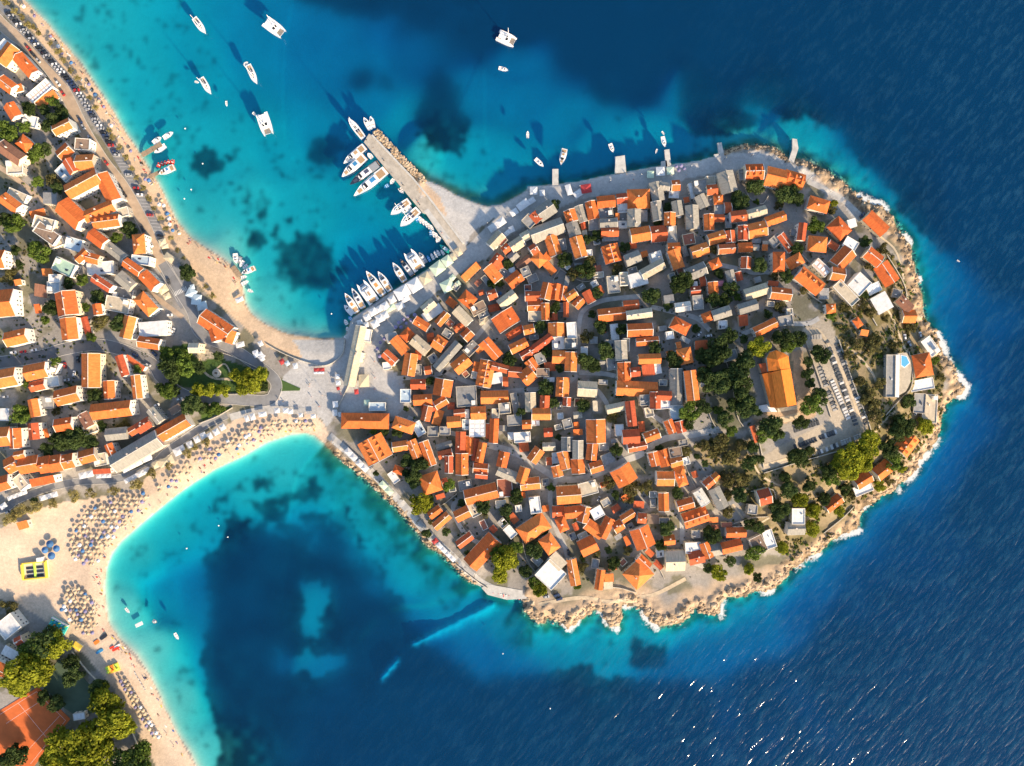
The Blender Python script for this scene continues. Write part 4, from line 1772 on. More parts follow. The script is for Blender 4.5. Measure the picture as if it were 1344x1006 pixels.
def ribbon(name, pts, w, m, dz=0.10, kerb=False, cols=4):
    C_ = catmull(pts, 7); vs = []; fs = []
    nrm = []
    for i in range(len(C_)):
        d = C_[min(i+1, len(C_)-1)]-C_[max(i-1, 0)]; d = d/(np.hypot(*d)+1e-9); nrm.append(np.array([-d[1], d[0]]))
    for c, n in zip(C_, nrm):
        for k in range(cols+1):
            p = c+n*w*(k/cols-0.5); vs.append(gp(p[0], p[1], dz))
    q = cols+1
    for i in range(len(C_)-1):
        for k in range(cols):
            fs.append((i*q+k, i*q+k+1, (i+1)*q+k+1, (i+1)*q+k))
    o = MB().add(vs, fs).build(name, m, None, 'structure')
    if kerb:
        for sgn in (-1, 1):
            b = MB(); rg = []
            for c, n in zip(C_, nrm):
                p0 = c+n*sgn*w*0.5; p1 = c+n*sgn*(w*0.5+0.6)
                a0 = gp(p0[0], p0[1], 0.0); a1 = gp(p1[0], p1[1], 0.0); zt = max(a0[2], a1[2])
                rg.append([(a0[0],a0[1],zt-0.2),(a1[0],a1[1],zt-0.2),(a1[0],a1[1],zt+dz+0.13),(a0[0],a0[1],zt+dz+0.13)])
            b.rings(rg); b.build('kerb', M_kerb, o)
    return o
COAST = [(-60,-40),(0,30),(37,60),(67,92),(89,128),(107,165),(134,210),(161,245),(184,285),(196,310),(209,342),(223,364),(240,392)]
ribbon('coast_road', COAST, 15, M_tan, 0.10, True)
PARK = [(-55,-70),(10,16),(40,50),(64,77),(97,114),(122,152),(150,198),(178,246),(197,282),(212,312)]
ribbon('parking_strip', PARK, 12, M_asph2, 0.14)
ribbon('road', [(214,345),(226,366),(240,388),(252,408),(264,438),(302,456),(331,475),(352,490),(362,502),(361,515),(348,526),(294,523),(255,523),(235,515)], 14, M_asph2, 0.13, True)
ribbon('road_apron', [(222,352),(236,376),(250,398)], 30, M_asph2, 0.17)
ribbon('inland_road', [(-80,482),(0,476),(52,468),(82,459),(119,453),(149,456),(179,467),(202,480),(211,494),(232,514),(250,522)], 15, M_asph, 0.12, True)
ribbon('car_park', [(84,463),(98,478),(104,500)], 24, M_asph, 0.16)
ribbon('lane', [(-80,170),(0,220),(30,242),(60,269),(84,292),(95,309),(127,331),(164,360),(194,383),(220,402),(240,417)], 6.5, M_tan, 0.11)
ribbon('promenade_road', [(-80,690),(0,670),(22,657),(60,642),(104,632),(142,630),(171,624),(200,611),(218,594),(247,573),(277,554),(298,545)], 9, M_asph2, 0.12, True)
ribbon('promenade_terrace', [(302,548),(330,541),(360,537),(400,540)], 9, M_pave, 0.10)
LANES = [[(840,389),(800,393),(782,398),(768,406),(761,419),(759,453),(758,489)], [(855,403),(885,410),(914,418),(932,434)], [(930,345),(964,352),(989,358),(1011,358),(1035,372)],
 [(640,584),(677,595),(707,613),(732,628),(759,629),(789,620),(819,605),(840,597),(870,577),(907,571),(944,564)], [(520,497),(559,494),(582,488),(601,469),(623,445),(640,425),(665,400)],
 [(582,488),(605,498),(625,506),(650,514),(690,512),(735,508),(758,492)], [(640,584),(615,575),(590,568),(560,560),(535,548)], [(770,500),(790,520),(800,545),(795,600),(789,620)],
 [(732,628),(722,650),(728,690),(742,720),(748,755)], [(760,489),(800,492),(830,505),(850,540),(900,570)], [(890,620),(895,660),(895,690),(900,730),(925,745)], [(600,655),(595,670),(610,700),(640,720)], [(970,440),(1000,430),(1030,425),(1060,425),(1075,418)]]
for i, P in enumerate(LANES): ribbon('stone_lane', P, 6 if i not in (3,) else 8.5, M_pave, 0.11)
ribbon('waterfront_walk', [(432,572),(455,592),(480,613),(505,637),(530,664),(558,697),(590,727),(620,756),(645,772),(680,780)], 10, M_pave, 0.12)
ribbon('shore_lane', [(1060,238),(1085,250),(1107,263),(1130,284),(1143,298)], 7, M_pave, 0.11)
for P, w in (([(1143,298),(1156,311),(1174,327),(1183,350),(1188,377),(1192,395)], 2.4), ([(1160,400),(1171,417),(1186,454),(1195,470)], 2.6), ([(1065,430),(1078,438),(1100,475),(1122,530),(1132,565)], 4.0),
             ([(1000,612),(1050,597),(1100,582),(1140,575),(1158,555),(1175,540)], 3.0), ([(975,575),(985,600),(1000,625),(1030,640),(1060,650)], 2.6), ([(990,545),(1020,552),(1050,545)], 8), ([(700,795),(760,785),(800,790),(830,785),(860,780),(900,760)], 5), ([(1215,582),(1190,612),(1165,640)], 2.2), ([(1106,450),(1125,466),(1145,490),(1152,510)], 3.0), ([(960,660),(985,690),(1010,680)], 2.2)):
    ribbon('footpath', P, w, M_path, 0.10)
# zebra crossing, bay lines
b = MB()
for k in range(9):
    px, py = 228+k*1.85, 384-k*0.95
    for_ = [(px, py), (px+0.85, py-0.4), (px+3.0, py+4.6), (px+2.15, py+5.0)]
    b.add([gp(x, y, 0.19) for x, y in for_], [(0, 1, 2, 3)])
b.build('road_marking', M_line, None, 'structure')
def along(P, step):
    C_ = catmull(P, 20); out = []; acc = 0.0
    for i in range(len(C_)-1):
        d = C_[i+1]-C_[i]; l = np.hypot(*d)
        while acc <= l:
            p = C_[i]+d*acc/max(l, 1e-9); out.append((p, d/max(l, 1e-9))); acc += step
        acc -= l
    return out
bays = along(PARK[1:], 5.0)
b = MB()
for p, d in bays:
    n = np.array([d[1]*0.85+d[0]*0.5, -d[0]*0.85+d[1]*0.5]); n /= np.hypot(*n)
    a0 = p-n*5.2; a1 = p+n*5.2; t = d*0.16
    b.add([gp(*(a0-t), 0.17), gp(*(a0+t), 0.17), gp(*(a1+t), 0.17), gp(*(a1-t), 0.17)], [(0, 1, 2, 3)])
b.build('road_marking', M_line, None, 'structure')

# ------------------------------------------------------------------ piers, quays and jetties
M_conc = mat('pier_concrete', (0.44, 0.40, 0.34), 0.9, 0.05, 0.22, 0.3)
M_conc2 = mat('pale_concrete', (0.50, 0.49, 0.46), 0.9, 0.05, 0.18, 0.3)
def slab(name, poly, z1, m, parent=None, z0=-3.0):
    return MB().prism([W3(x, y, z1)[:2] for x, y in poly], z0, z1).build(name, m, parent)
p = root('stone_pier', W3(545, 255, 0)); tag(p, 'long concrete pier with boulders and parapet sheltering the yacht harbour', 'pier')
def under(o, r):
    o.matrix_parent_inverse.identity(); o.location = Vector(o.location)-r.location; o.parent = r; return o
def slab_in(name, poly, z1, m, r, z0=-3.0):
    return under(slab(name, poly, z1, m, None, z0), r)
slab_in('deck', [(477.5,187),(484,176),(489,177),(541,233),(562,258),(607,318),(613,327),(603,336),(592,330),(559,281),(554,279)], 1.6, M_conc, p)
slab_in('parapet', [(487,178),(489,176.5),(542,232.5),(563,257.5),(609,319),(607,320),(561,259),(540.5,234.5)], 2.5, M_conc2, p, 0.5)
slab_in('pale_strip', [(556,277),(562,274),(600,325),(594,329)], 1.66, M_conc2, p, 1.0)
for (x, y, lab) in ((482, 183, 0), (505, 210, 0), (530, 242, 0), (552, 268, 0)):
    b = MB().tube((0,0,0), (0,0,0.7), 0.28, 0.22, 8).tube((0,0,0.7), (0,0,0.85), 0.38, 0.34, 8)
    o = b.build('bollard', M_dark, None); o.location = W3(x-1.0, y+1.0, 1.6)
    tag(o, 'short dark mooring bollard on the long concrete pier', 'bollard', 'bollards on the long pier')
JET = [([(725,222),(733,222),(733,243),(725,243)], 'narrow pale jetty off the northern promenade beside the white pavilions'),
       ([(807,228),(808,206),(820,204),(822,226)], 'broad short jetty with a motorboat alongside, northern promenade'),
       ([(872,197),(878.5,196),(881,217),(874,219)], 'slim jetty with a boat moored off its end, northern promenade'),
       ([(941.5,188),(947,187),(951,205),(944,207)], 'short jetty where the northern boulders begin'),
       ([(1040,182),(1046,183),(1048,195),(1042,214),(1035,211),(1040,196)], 'bent jetty at the north-eastern corner by the boulders'),
       ([(937,203),(944,202),(945,208),(938,209)], 'square landing beside the short northern jetty'),
       ([(868,212),(875,211),(876,219),(868,220)], 'square landing beside the slim northern jetty')]
for poly, lab in JET: tag(slab('jetty', poly, 1.2, M_conc2), lab, 'jetty')
tag(slab('bathing_deck', [(632,772),(640,767),(690,776),(692,786),(665,787.5),(640,781)], 1.5, M_conc2), 'pale concrete bathing deck with rows of striped sunbeds', 'deck')
for (a_, b_, w, lab) in (((186,204),(212,189),6.5,'wooden jetty with three small boats on the north beach'), ((195,233),(226,218),5,'wooden jetty beside the red pedal boats'), ((305,350),(315,363),7,'brown wooden jetty crowded with small boats')):
    A = np.array(a_, float); Bv = np.array(b_, float); d = (Bv-A)/np.hypot(*(Bv-A)); n = np.array([-d[1], d[0]])*w/2
    c = (A+Bv)/2; r = root('wooden_jetty', W3(*c, 0)); tag(r, lab, 'jetty')
    ln = np.hypot(*(Bv-A)); k = int(ln/1.6)
    pm = None
    for i in range(k):
        q = A+d*(ln*(i+0.5)/k); hw = d*(ln/k*0.46)
        o = slab('plank', [tuple(q-hw-n), tuple(q+hw-n), tuple(q+hw+n), tuple(q-hw+n)], 0.75, M_wood, None, 0.62); under(o, r)
    for q in (A+d*ln*0.15, A+d*ln*0.55, A+d*ln*0.95):
        for sg in (-1, 1):
            s_ = q+n*sg*0.9; o = MB().tube((*W3(*s_)[:2], -2.5), (*W3(*s_)[:2], 1.1), 0.14).build('post', M_wood); under(o, r)

# ------------------------------------------------------------------ houses
WIN = MB().box(-0.5,0.5,-0.06,0.04,0,1.4)
wmesh_win = bpy.data.meshes.new('window'); wmesh_win.from_pydata(*(lambda b: (b.v, [], b.f))(MB().box(-0.62,0.62,-0.02,0.05,-0.1,1.5).box(-0.46,0.46,0.05,0.075,0.06,1.36)))
wmesh_win.materials.append(M_white); wmesh_win.materials.append(M_glass)
for i, pl in enumerate(wmesh_win.polygons): pl.material_index = 1 if i >= 6 else 0
chim_mesh = MB().box(-0.38,0.38,-0.3,0.3,-1.2,0.9).box(-0.5,0.5,-0.42,0.42,0.9,1.05).mesh('chimney', M_chim)
hut_mesh = MB().box(-1.1,1.1,-1.3,1.3,0,2.1).box(-1.25,1.25,-1.45,1.45,2.1,2.25).mesh('stair_hut', WALLS[0])
ac_mesh = MB().box(-0.5,0.5,-0.25,0.25,0.1,0.8).mesh('air_conditioner', M_white)
tank_mesh = MB().tube((-0.9,0,0.6),(0.9,0,0.6),0.4,0.4,10).box(-0.7,-0.55,-0.3,0.3,0,0.5).box(0.55,0.7,-0.3,0.3,0,0.5).mesh('water_tank', M_metal)
M_solar = mat('solar_panel', (0.02, 0.03, 0.06), 0.2, spec=0.6)
solar_mesh = MB().add([(-1,-0.6,0.1),(1,-0.6,0.1),(1,0.6,0.75),(-1,0.6,0.75),(-1,-0.6,0.04),(1,-0.6,0.04),(1,0.6,0.69),(-1,0.6,0.69)], [(0,1,2,3),(7,6,5,4),(0,4,5,1),(1,5,6,2),(2,6,7,3),(3,7,4,0)]).mesh('solar_panel', M_solar)
M_panel = mat('white_roof_panel', (0.78, 0.79, 0.80), 0.4)

def roof_gable(hl, hw, rise):
    cs = [(-hw,-0.16),(-hw,0.04),(0,rise+0.05),(hw,0.04),(hw,-0.16),(0,rise-0.16)]
    return MB().rings([[(-hl, y, z) for y, z in cs][::-1], [(hl, y, z) for y, z in cs][::-1]])
def roof_hip(hl, hw, rise):
    r = max(hl-hw*0.95, 0.02)
    v = [(-hl,-hw,0.04),(hl,-hw,0.04),(hl,hw,0.04),(-hl,hw,0.04),(-r,0,rise),(r,0,rise),(-hl,-hw,-0.16),(hl,-hw,-0.16),(hl,hw,-0.16),(-hl,hw,-0.16)]
    f = [(0,1,5,4),(2,3,4,5),(1,2,5),(3,0,4),(9,8,7,6),(6,7,1,0),(7,8,2,1),(8,9,3,2),(9,6,0,3)]
    return MB().add(v, f)
def roof_shed(hl, hw, rise, lo):
    a = 0.04 if lo < 0 else rise; c = rise if lo < 0 else 0.04
    return MB().add([(-hl,-hw,a-0.2),(hl,-hw,a-0.2),(hl,hw,c-0.2),(-hl,hw,c-0.2),(-hl,-hw,a),(hl,-hw,a),(hl,hw,c),(-hl,hw,c)],
                    [(3,2,1,0),(4,5,6,7),(0,1,5,4),(1,2,6,5),(2,3,7,6),(3,0,4,7)])
HOUSES = []
def house(t, ox, oy, sc, attach=None):
    x1, y1, x2, y2, w = [float(v) for v in t[:5]]; code = t[5]
    shape, colr = code[0], code[1]; dorm = 'd' in code[2:]
    P1 = np.array((ox+x1/sc, oy+y1/sc)); P2 = np.array((ox+x2/sc, oy+y2/sc)); wpx = w/sc
    c = (P1+P2)/2
    if c[0] > 440: P1 = c+(P1-c)*1.04; P2 = c+(P2-c)*1.04; wpx *= 1.07
    lpx = np.hypot(*(P2-P1))
    mainland = c[0] < 440
    if shape in 'gh' and lpx < 1e-3: return None
    rr = random.Random(int(c[0]*131+c[1]*17))
    small = min(lpx, wpx)*S < 5.2
    if attach is not None: h = attach['h']*rr.uniform(0.93, 1.0)
    elif shape in 'gh': h = rr.uniform(3.0, 4.4) if small else (rr.uniform(6.2, 9.2) if mainland else rr.uniform(4.8, 7.6))
    elif shape == 's': h = rr.uniform(2.6, 4.2)
    else: h = rr.uniform(2.6, 3.6) if small else (rr.uniform(3.0, 7.5) if mainland else rr.uniform(2.8, 6.4))
    # a lane cut: base at the lowest ground under the plan
    d = (P2-P1)/max(lpx, 1e-6); n = np.array([-d[1], d[0]])
    zs = [ground_z(*(c+d*a*lpx/2+n*b*wpx/2)) for a in (-1, 0, 1) for b in (-1, 0, 1)]
    g0 = max(min(zs), 0.3); gm_ = max(ground_z(*c), 0.3); dig = gm_-g0+0.6
    ez = gm_+h
    A = np.array(W3(*P1, ez)[:2]); Bv = np.array(W3(*P2, ez)[:2]); cw = (A+Bv)/2
    dv = Bv-A; rz = math.atan2(dv[1], dv[0]); L_ = np.hypot(*dv); Wd = wpx*S*(H-ez)/H
    hl, hw = L_/2, Wd/2
    if attach is None:
        nm = {'g':'gabled_house','h':'hip_roof_house','s':'lean_to_house','f':'flat_roof_house'}[shape]
        r = root(nm, (cw[0], cw[1], gm_), rz)
        rec = dict(o=r, c=c, shape=shape, col=colr, area=L_*Wd, rz=rz, L=L_, W=Wd, h=h, z=gm_, mainland=mainland, wings=0, dorm=dorm)
        HOUSES.append(rec); off = (0,0,0); rot = 0.0; par = r
    else:
        r = attach['o']; rec = attach; rec['wings'] += 1; rec['area'] += L_*Wd
        dx, dy = cw[0]-r.location.x, cw[1]-r.location.y; q = -r.rotation_euler.z
        off = (dx*math.cos(q)-dy*math.sin(q), dx*math.sin(q)+dy*math.cos(q), gm_-r.location.z); rot = rz-r.rotation_euler.z; par = r
    def put(o, z=0.0):
        o.location = (off[0], off[1], off[2]+z); o.rotation_euler = (0, 0, rot); return o
    wallm = WALLS[2] if colr == 'k' and rr.random() < 0.8 else WALLS[0 if (mainland and rr.random() < 0.6) else rr.choice([0,1,1,2,3])]
    il, iw = max(hl-0.28, 0.3), max(hw-0.28, 0.3)
    ang = math.radians(rr.uniform(23, 29)) if colr in 'orb' else math.radians(rr.uniform(21, 28))
    rise = hw*math.tan(ang)
    wb = MB()
    if shape == 'g':
        cs = [(-iw,-dig),(iw,-dig),(iw,h-0.05),(0,h+rise*iw/hw-0.08),(-iw,h-0.05)]
        wb.rings([[(-il,y,z) for y,z in cs], [(il,y,z) for y,z in cs]]); wb.f = [f[::-1] for f in wb.f]
    elif shape == 's':
        wb.box(-il,il,-iw,iw,-dig,h-0.18)
    elif shape == 'f':
        wb.box(-hl+0.02,hl-0.02,-hw+0.02,hw-0.02,-dig,h-0.05)
    else:
        wb.box(-il,il,-iw,iw,-dig,h-0.14)
    put(wb.build('wall', wallm, par))
    # which way does the sun come from, in local axes
    lo = sdir.x*(-math.sin(rz))+sdir.y*math.cos(rz)
    if shape == 'g': rb = roof_gable(hl, hw, rise)
    elif shape == 'h': rb = roof_hip(hl, hw, rise)
    elif shape == 's':
        rise = Wd*math.tan(math.radians(11)); rb = roof_shed(hl, hw, rise, 1 if lo > 0 else -1)
    if shape in 'ghs':
        ro = put(rb.build('roof', ROOF[colr], par), h)
        if shape == 's':
            put(MB().add([(-il,-iw,h-0.3),(il,-iw,h-0.3),(il,iw,h-0.3),(-il,iw,h-0.3)]+[(x,y,h+(rise*(0.06 if (y > 0) == (lo > 0) else 0.9))-0.2) for x,y in ((-il,-iw),(il,-iw),(il,iw),(-il,iw))], [(0,1,5,4),(1,2,6,5),(2,3,7,6),(3,0,4,7)]).build('upper_wall', wallm, par))
        if shape == 'g' and not small:
            MB().box(-hl-0.02,hl+0.02,-0.16,0.16,rise-0.05,rise+0.14).build('ridge_tiles', ROOF[colr] if rr.random() < 0.6 else M_verge, ro)
        if shape == 'h' and hl > hw:
            e = hl-hw*0.95
            MB().box(-e-0.1,e+0.1,-0.15,0.15,rise-0.1,rise+0.12).build('ridge_tiles', ROOF[colr], ro)
        if shape == 'g' and rr.random() < (0.62 if colr in 'ow' else 0.4):
            for sx_ in (-1, 1):
                if rr.random() < 0.25: continue
                vb = MB(); x0, x1_ = (hl-0.28, hl+0.04) if sx_ > 0 else (-hl-0.04, -hl+0.28)
                cs = [(-hw-0.03,0.02),(-hw-0.03,0.16),(0,rise+0.17),(hw+0.03,0.16),(hw+0.03,0.02),(0,rise+0.02)]
                vb.rings([[(x0,y,z) for y,z in cs][::-1], [(x1_,y,z) for y,z in cs][::-1]]); vb.build('verge', M_verge, ro)
        if shape in 'gh' and not small:
            for _ in range(rr.choice([0, 1, 1, 2])):
                ch = link('chimney', chim_mesh, None, ro); yy = rr.uniform(-0.5, 0.5)*hw
                ch.location = (rr.uniform(-0.6, 0.6)*max(hl-(hw if shape == 'h' else 0), 0.3), yy, rise*(1-abs(yy)/hw)); ch.scale = (1, 1, rr.uniform(0.8, 1.25))
        if dorm:
            k = max(2, int(L_/3.6)); sd_ = -1 if lo > 0 else 1
            for sg in ((sd_,) if hw < 5 else (1, -1)):
                for i in range(k):
                    xx = -hl+L_*(i+0.5)/k; yc = sg*hw*0.52; zc = rise*0.48
                    db_ = MB().add([(-0.9,0,0),(0.9,0,0),(0.9,0,0.9),(0,0,1.5),(-0.9,0,0.9),(-0.9,-sg*hw*0.5,0.9),(0,-sg*hw*0.55,1.5),(0.9,-sg*hw*0.5,0.9)], [(0,1,2,3,4),(3,2,7,6),(4,3,6,5),(1,7,2),(0,4,5)])
                    o = db_.build('dormer', ROOF[colr], ro); o.location = (xx, yc, zc)
    else:
        cap = put(MB().box(-hl,hl,-hw,hw,-0.05,0.12).build('roof', FLAT[colr], par), h)
        if min(L_, Wd) > 3.2 and rr.random() < 0.85:
            pw, ph = 0.28, rr.uniform(0.35, 0.9)
            pb = MB().box(-hl-0.03,hl+0.03,-hw-0.03,-hw+pw,0.02,ph).box(-hl-0.03,hl+0.03,hw-pw,hw+0.03,0.02,ph).box(-hl-0.03,-hl+pw,-hw+pw,hw-pw,0.02,ph).box(hl-pw,hl+0.03,-hw+pw,hw-pw,0.02,ph)
            pb.build('parapet', WALLS[0] if colr in 'wcyp' else wallm, cap)
            if colr == 'p' or (colr == 'w' and rr.random() < 0.15):
                for i in range(max(1, int(L_/2.4))):
                    for j in range(max(1, int(Wd/3.4))):
                        MB().box(-0.9,0.9,-1.3,1.3,0.14,0.26).build('roof_panel', M_panel, cap).location = (-hl+(i+0.5)*L_/max(1, int(L_/2.4)), -hw+(j+0.5)*Wd/max(1, int(Wd/3.4)), 0)
            else:
                if min(L_, Wd) > 6.2 and rr.random() < 0.55:
                    o = link('stair_hut', hut_mesh, None, cap); o.location = (rr.choice([-1,1])*(hl-2.2), rr.choice([-1,1])*(hw-2.4), 0.13)
                for _ in range(rr.choice([0,1,1,2])):
                    o = link('water_tank' if rr.random() < 0.3 else 'air_conditioner', None, None, cap)
                    o2 = o; bpy.data.objects.remove(o2)
                    nm, me = rr.choice([('air_conditioner', ac_mesh), ('air_conditioner', ac_mesh), ('water_tank', tank_mesh), ('solar_panel', solar_mesh)])
                    o = link(nm, me, None, cap); o.location = (rr.uniform(-0.6,0.6)*hl, rr.uniform(-0.6,0.6)*hw, 0.125); o.rotation_euler = (0,0,rr.choice([0,1.57,3.14]))
    # windows on the walls that look towards the middle of the picture
    tc = np.array((-cw[0], -cw[1])); tc = tc/(np.hypot(*tc)+1e-6)
    nw = 0; cap_n = 12 if mainland else 6
    for (ax, half, other) in ((0, il, iw), (1, iw, il)):
        for sg in (-1, 1):
            nl = (0, sg) if ax == 0 else (sg, 0)
            nwv = (nl[0]*math.cos(rz)-nl[1]*math.sin(rz), nl[0]*math.sin(rz)+nl[1]*math.cos(rz))
            if nwv[0]*tc[0]+nwv[1]*tc[1] < 0.3: continue
            k = int(2*half/2.7); fl = int((h-0.3)/2.6)
            wall_y = (other if shape != 'f' else other+0.26)
            for s_ in range(fl):
                for i in range(k):
                    if nw >= cap_n or rr.random() < 0.12: continue
                    u = -half+2*half*(i+0.5)/k
                    loc = (u, sg*wall_y, 0.9+s_*2.6) if ax == 0 else (sg*wall_y, u, 0.9+s_*2.6)
                    ang_ = (0 if sg > 0 else math.pi) if ax == 0 else (-math.pi/2 if sg > 0 else math.pi/2)
                    o = link('window', wmesh_win, None, par)
                    o.location = (off[0]+loc[0]*math.cos(rot)-loc[1]*math.sin(rot), off[1]+loc[0]*math.sin(rot)+loc[1]*math.cos(rot), off[2]+loc[2])
                    o.rotation_euler = (0, 0, rot+ang_); nw += 1
    if attach is None and rr.random() < 0.9 and nw:
        o = MB().box(-0.5,0.5,-0.02,0.08,0,2.1).build('door', M_shut, par)
        sgx = 1 if (tc[0]*-math.sin(rz)+tc[1]*math.cos(rz)) > 0 else -1
        o.location = (il*0.35, sgx*(iw if shape != 'f' else iw+0.26), 0.0)
    return rec
last = None
for join, ox, oy, sc, t in parse(H_DATA):
    if join: house(t, ox, oy, sc, last)
    else: last = house(t, ox, oy, sc)
# low roofs, terraces and sheds that fill the gaps of the old core
OLD = [(505,450),(560,400),(640,345),(740,280),(870,262),(1000,262),(1060,300),(1060,380),(960,420),(930,450),(925,570),(900,590),(950,640),(985,700),(900,745),(780,745),(690,740),(640,720),(575,650),(520,590),(540,545),(530,495)]
def hrect(h_): 
    a = math.cos(h_['rz']), -math.sin(h_['rz']); return h_['c'], np.array(a), h_['L']/S/2*1.04, h_['W']/S/2*1.04
def overlap(c, a, hl, hw):
    b = np.array((-a[1], a[0]))
    for h_ in HOUSES:
        c2, a2, l2, w2 = h_['rect']; d = c2-c
        if abs(d[0]) > 60 or abs(d[1]) > 60: continue
        b2 = np.array((-a2[1], a2[0])); hit = True
        for ax in (a, b, a2, b2):
            if abs(d@ax) > hl*abs(a@ax)+hw*abs(b@ax)+l2*abs(a2@ax)+w2*abs(b2@ax): hit = False; break
        if hit: return True
    return False
for h_ in HOUSES: h_['rect'] = hrect(h_)
NB0 = len(HOUSES); fill = 0
for _ in range(9000):
    if fill >= 118: break
    q = np.array((rng.uniform(505, 1060), rng.uniform(262, 745)))
    if not inside(np.array([q[0]]), np.array([q[1]]), OLD)[0]: continue
    h0 = min(HOUSES[:NB0], key=lambda h_: (h_['c'][0]-q[0])**2+(h_['c'][1]-q[1])**2)
    if np.hypot(*(h0['c']-q)) > 26: continue
    a = h0['rect'][1]; hl, hw = rng.uniform(3.4, 7.0), rng.uniform(2.8, 5.0)
    if any(segdist(q[:1], q[1:], P, False)[0][0] < 4.2+hw for P in LANES): continue
    if overlap(q, a, hl*0.98, hw*0.98): continue
    cd = rng.choice(['fk', 'fk', 'fk', 'fy', 'sr', 'so', 'gr', 'gk', 'fw', 'fr'])
    p1 = q-a*hl; p2 = q+a*hl
    rec = house([p1[0], p1[1], p2[0], p2[1], 2*hw, cd], 0, 0, 1.0); rec['rect'] = hrect(rec); fill += 1
RC = {'o': 'bright orange', 'r': 'rust red', 'b': 'brown', 'k': 'grey stone', 'y': 'cream stone', 'w': 'white', 'c': 'pale blue', 'p': 'pale pink', 'g': 'pale green'}
FC = {'w': 'white', 'k': 'grey', 'y': 'cream', 'r': 'terracotta', 'b': 'brown', 'c': 'pale blue', 'p': 'panelled', 'g': 'pale green'}
def describe(h_, lvl):
    a = h_['area']; sz = 'tiny' if a < 28 else 'small' if a < 60 else 'mid-sized' if a < 110 else 'large'
    sh = h_['shape']; ratio = max(h_['L'], h_['W'])/max(min(h_['L'], h_['W']), 0.1)
    if lvl >= 1 and ratio > 2.0: sz = sz+' long'
    if sh == 'f': core = f"{sz} house with flat {FC[h_['col']]} roof"
    elif sh == 'h': core = f"{sz} house with hipped {RC[h_['col']]} roof"
    elif sh == 's': core = f"{sz} lean-to with sloping {RC[h_['col']]} roof"
    else: core = f"{sz} house with gabled {RC[h_['col']]} roof"
    if h_['wings']: core = f"winged {core}"
    if h_['dorm']: core = core.replace('roof', 'roof and dormers')
    dd = district(*h_['c'])
    if lvl < 2: return f'{core} {dd}'
    best = None
    for o in HOUSES:
        if o is h_: continue
        q = np.hypot(*(o['c']-h_['c']))
        if best is None or q < best[0]: best = (q, o)
    o = best[1]; nb = f"a flat {FC[o['col']]} roof" if o['shape'] == 'f' else f"a {RC[o['col']]} roof"
    if lvl == 2: return f'{core} beside {nb}, {dd}'
    v = np.array((1022, 500))-h_['c']; v = v/np.hypot(*v); a = np.array((math.cos(h_['rz']), -math.sin(h_['rz']))); q = abs(v@a)
    rd_ = 'towards church' if q > 0.86 else 'oblique to church' if q > 0.5 else 'square to church'
    SD = {'northern coast road': 'north road', 'big courtyard': 'coast road', 'up the lane': 'upper lane', 'sloping lane': 'sloping lane', 'zebra': 'zebra crossing', 'small park': 'park', 'curving inland': 'inland road', 'southern beach promenade': 'beach promenade', 'close to the church': 'churchyard',
          'on the northern promenade': 'north promenade', 'harbour square': 'harbour square', 'yacht quay': 'yacht quay', 'waterfront walk': 'waterfront walk', 'eastern shore': 'east shore', 'bright pines': 'pine rocks', 'north-eastern': 'north-east lane', 'cemetery': 'cemetery slope', 'southern rock': 'south ledges',
          'one row behind': 'second northern row', 'walled gardens': 'walled gardens', 'lanes north of': 'church lanes', 'street leading': 'church street', 'slope south': 'south slope', 'steep lanes': 'steep lanes', 'paved north-south': 'paved alley', 'tennis': 'tennis court'}
    sd_ = next((b for a_, b in SD.items() if a_ in dd), 'bending street north side' if 'north of the bending' in dd else 'bending street south side')
    col_ = (FC if sh == 'f' else RC)[h_['col']].replace('bright ', '')
    nb2 = ('flat '+FC[o['col']] if o['shape'] == 'f' else RC[o['col']].replace('bright ', ''))+' roof'
    kind_ = {'f': 'flat-roofed house, long side', 'h': 'hipped house, ridge', 's': 'lean-to, slope', 'g': 'gabled house, ridge'}[sh]
    return f'{sz} {col_} {kind_} {rd_}, beside {nb2}, {sd_}'
def finalize(recs, fn, cat, groupname):
    from collections import Counter
    lv = {id(r): 0 for r in recs}
    for L_ in ((1, 2, 3) if fn is describe else (1, 2)):
        cnt = Counter(fn(r, lv[id(r)]) for r in recs)
        for r in recs:
            if cnt[fn(r, lv[id(r)])] > 1: lv[id(r)] = L_
    labs = {}
    for r in recs:
        l = fn(r, lv[id(r)])
        w = l.split()
        if len(w) > 16: l = fn(r, 3) if fn is describe else fn(r, min(lv[id(r)], 1)); w = l.split()
        if len(w) > 16: l = ' '.join(w[:16])
        labs.setdefault(l, []).append(r)
    for l, rs in labs.items():
        for r in rs:
            tag(r['o'], l, cat(r) if callable(cat) else cat, groupname(r) if callable(groupname) else groupname)
            if len(rs) > 1: r['o']['group'] = l
finalize(HOUSES, describe, 'house', lambda r: {'g': 'gabled houses of the old town', 'h': 'hip-roofed houses', 's': 'lean-to roofs', 'f': 'flat-roofed houses'}[r['shape']])
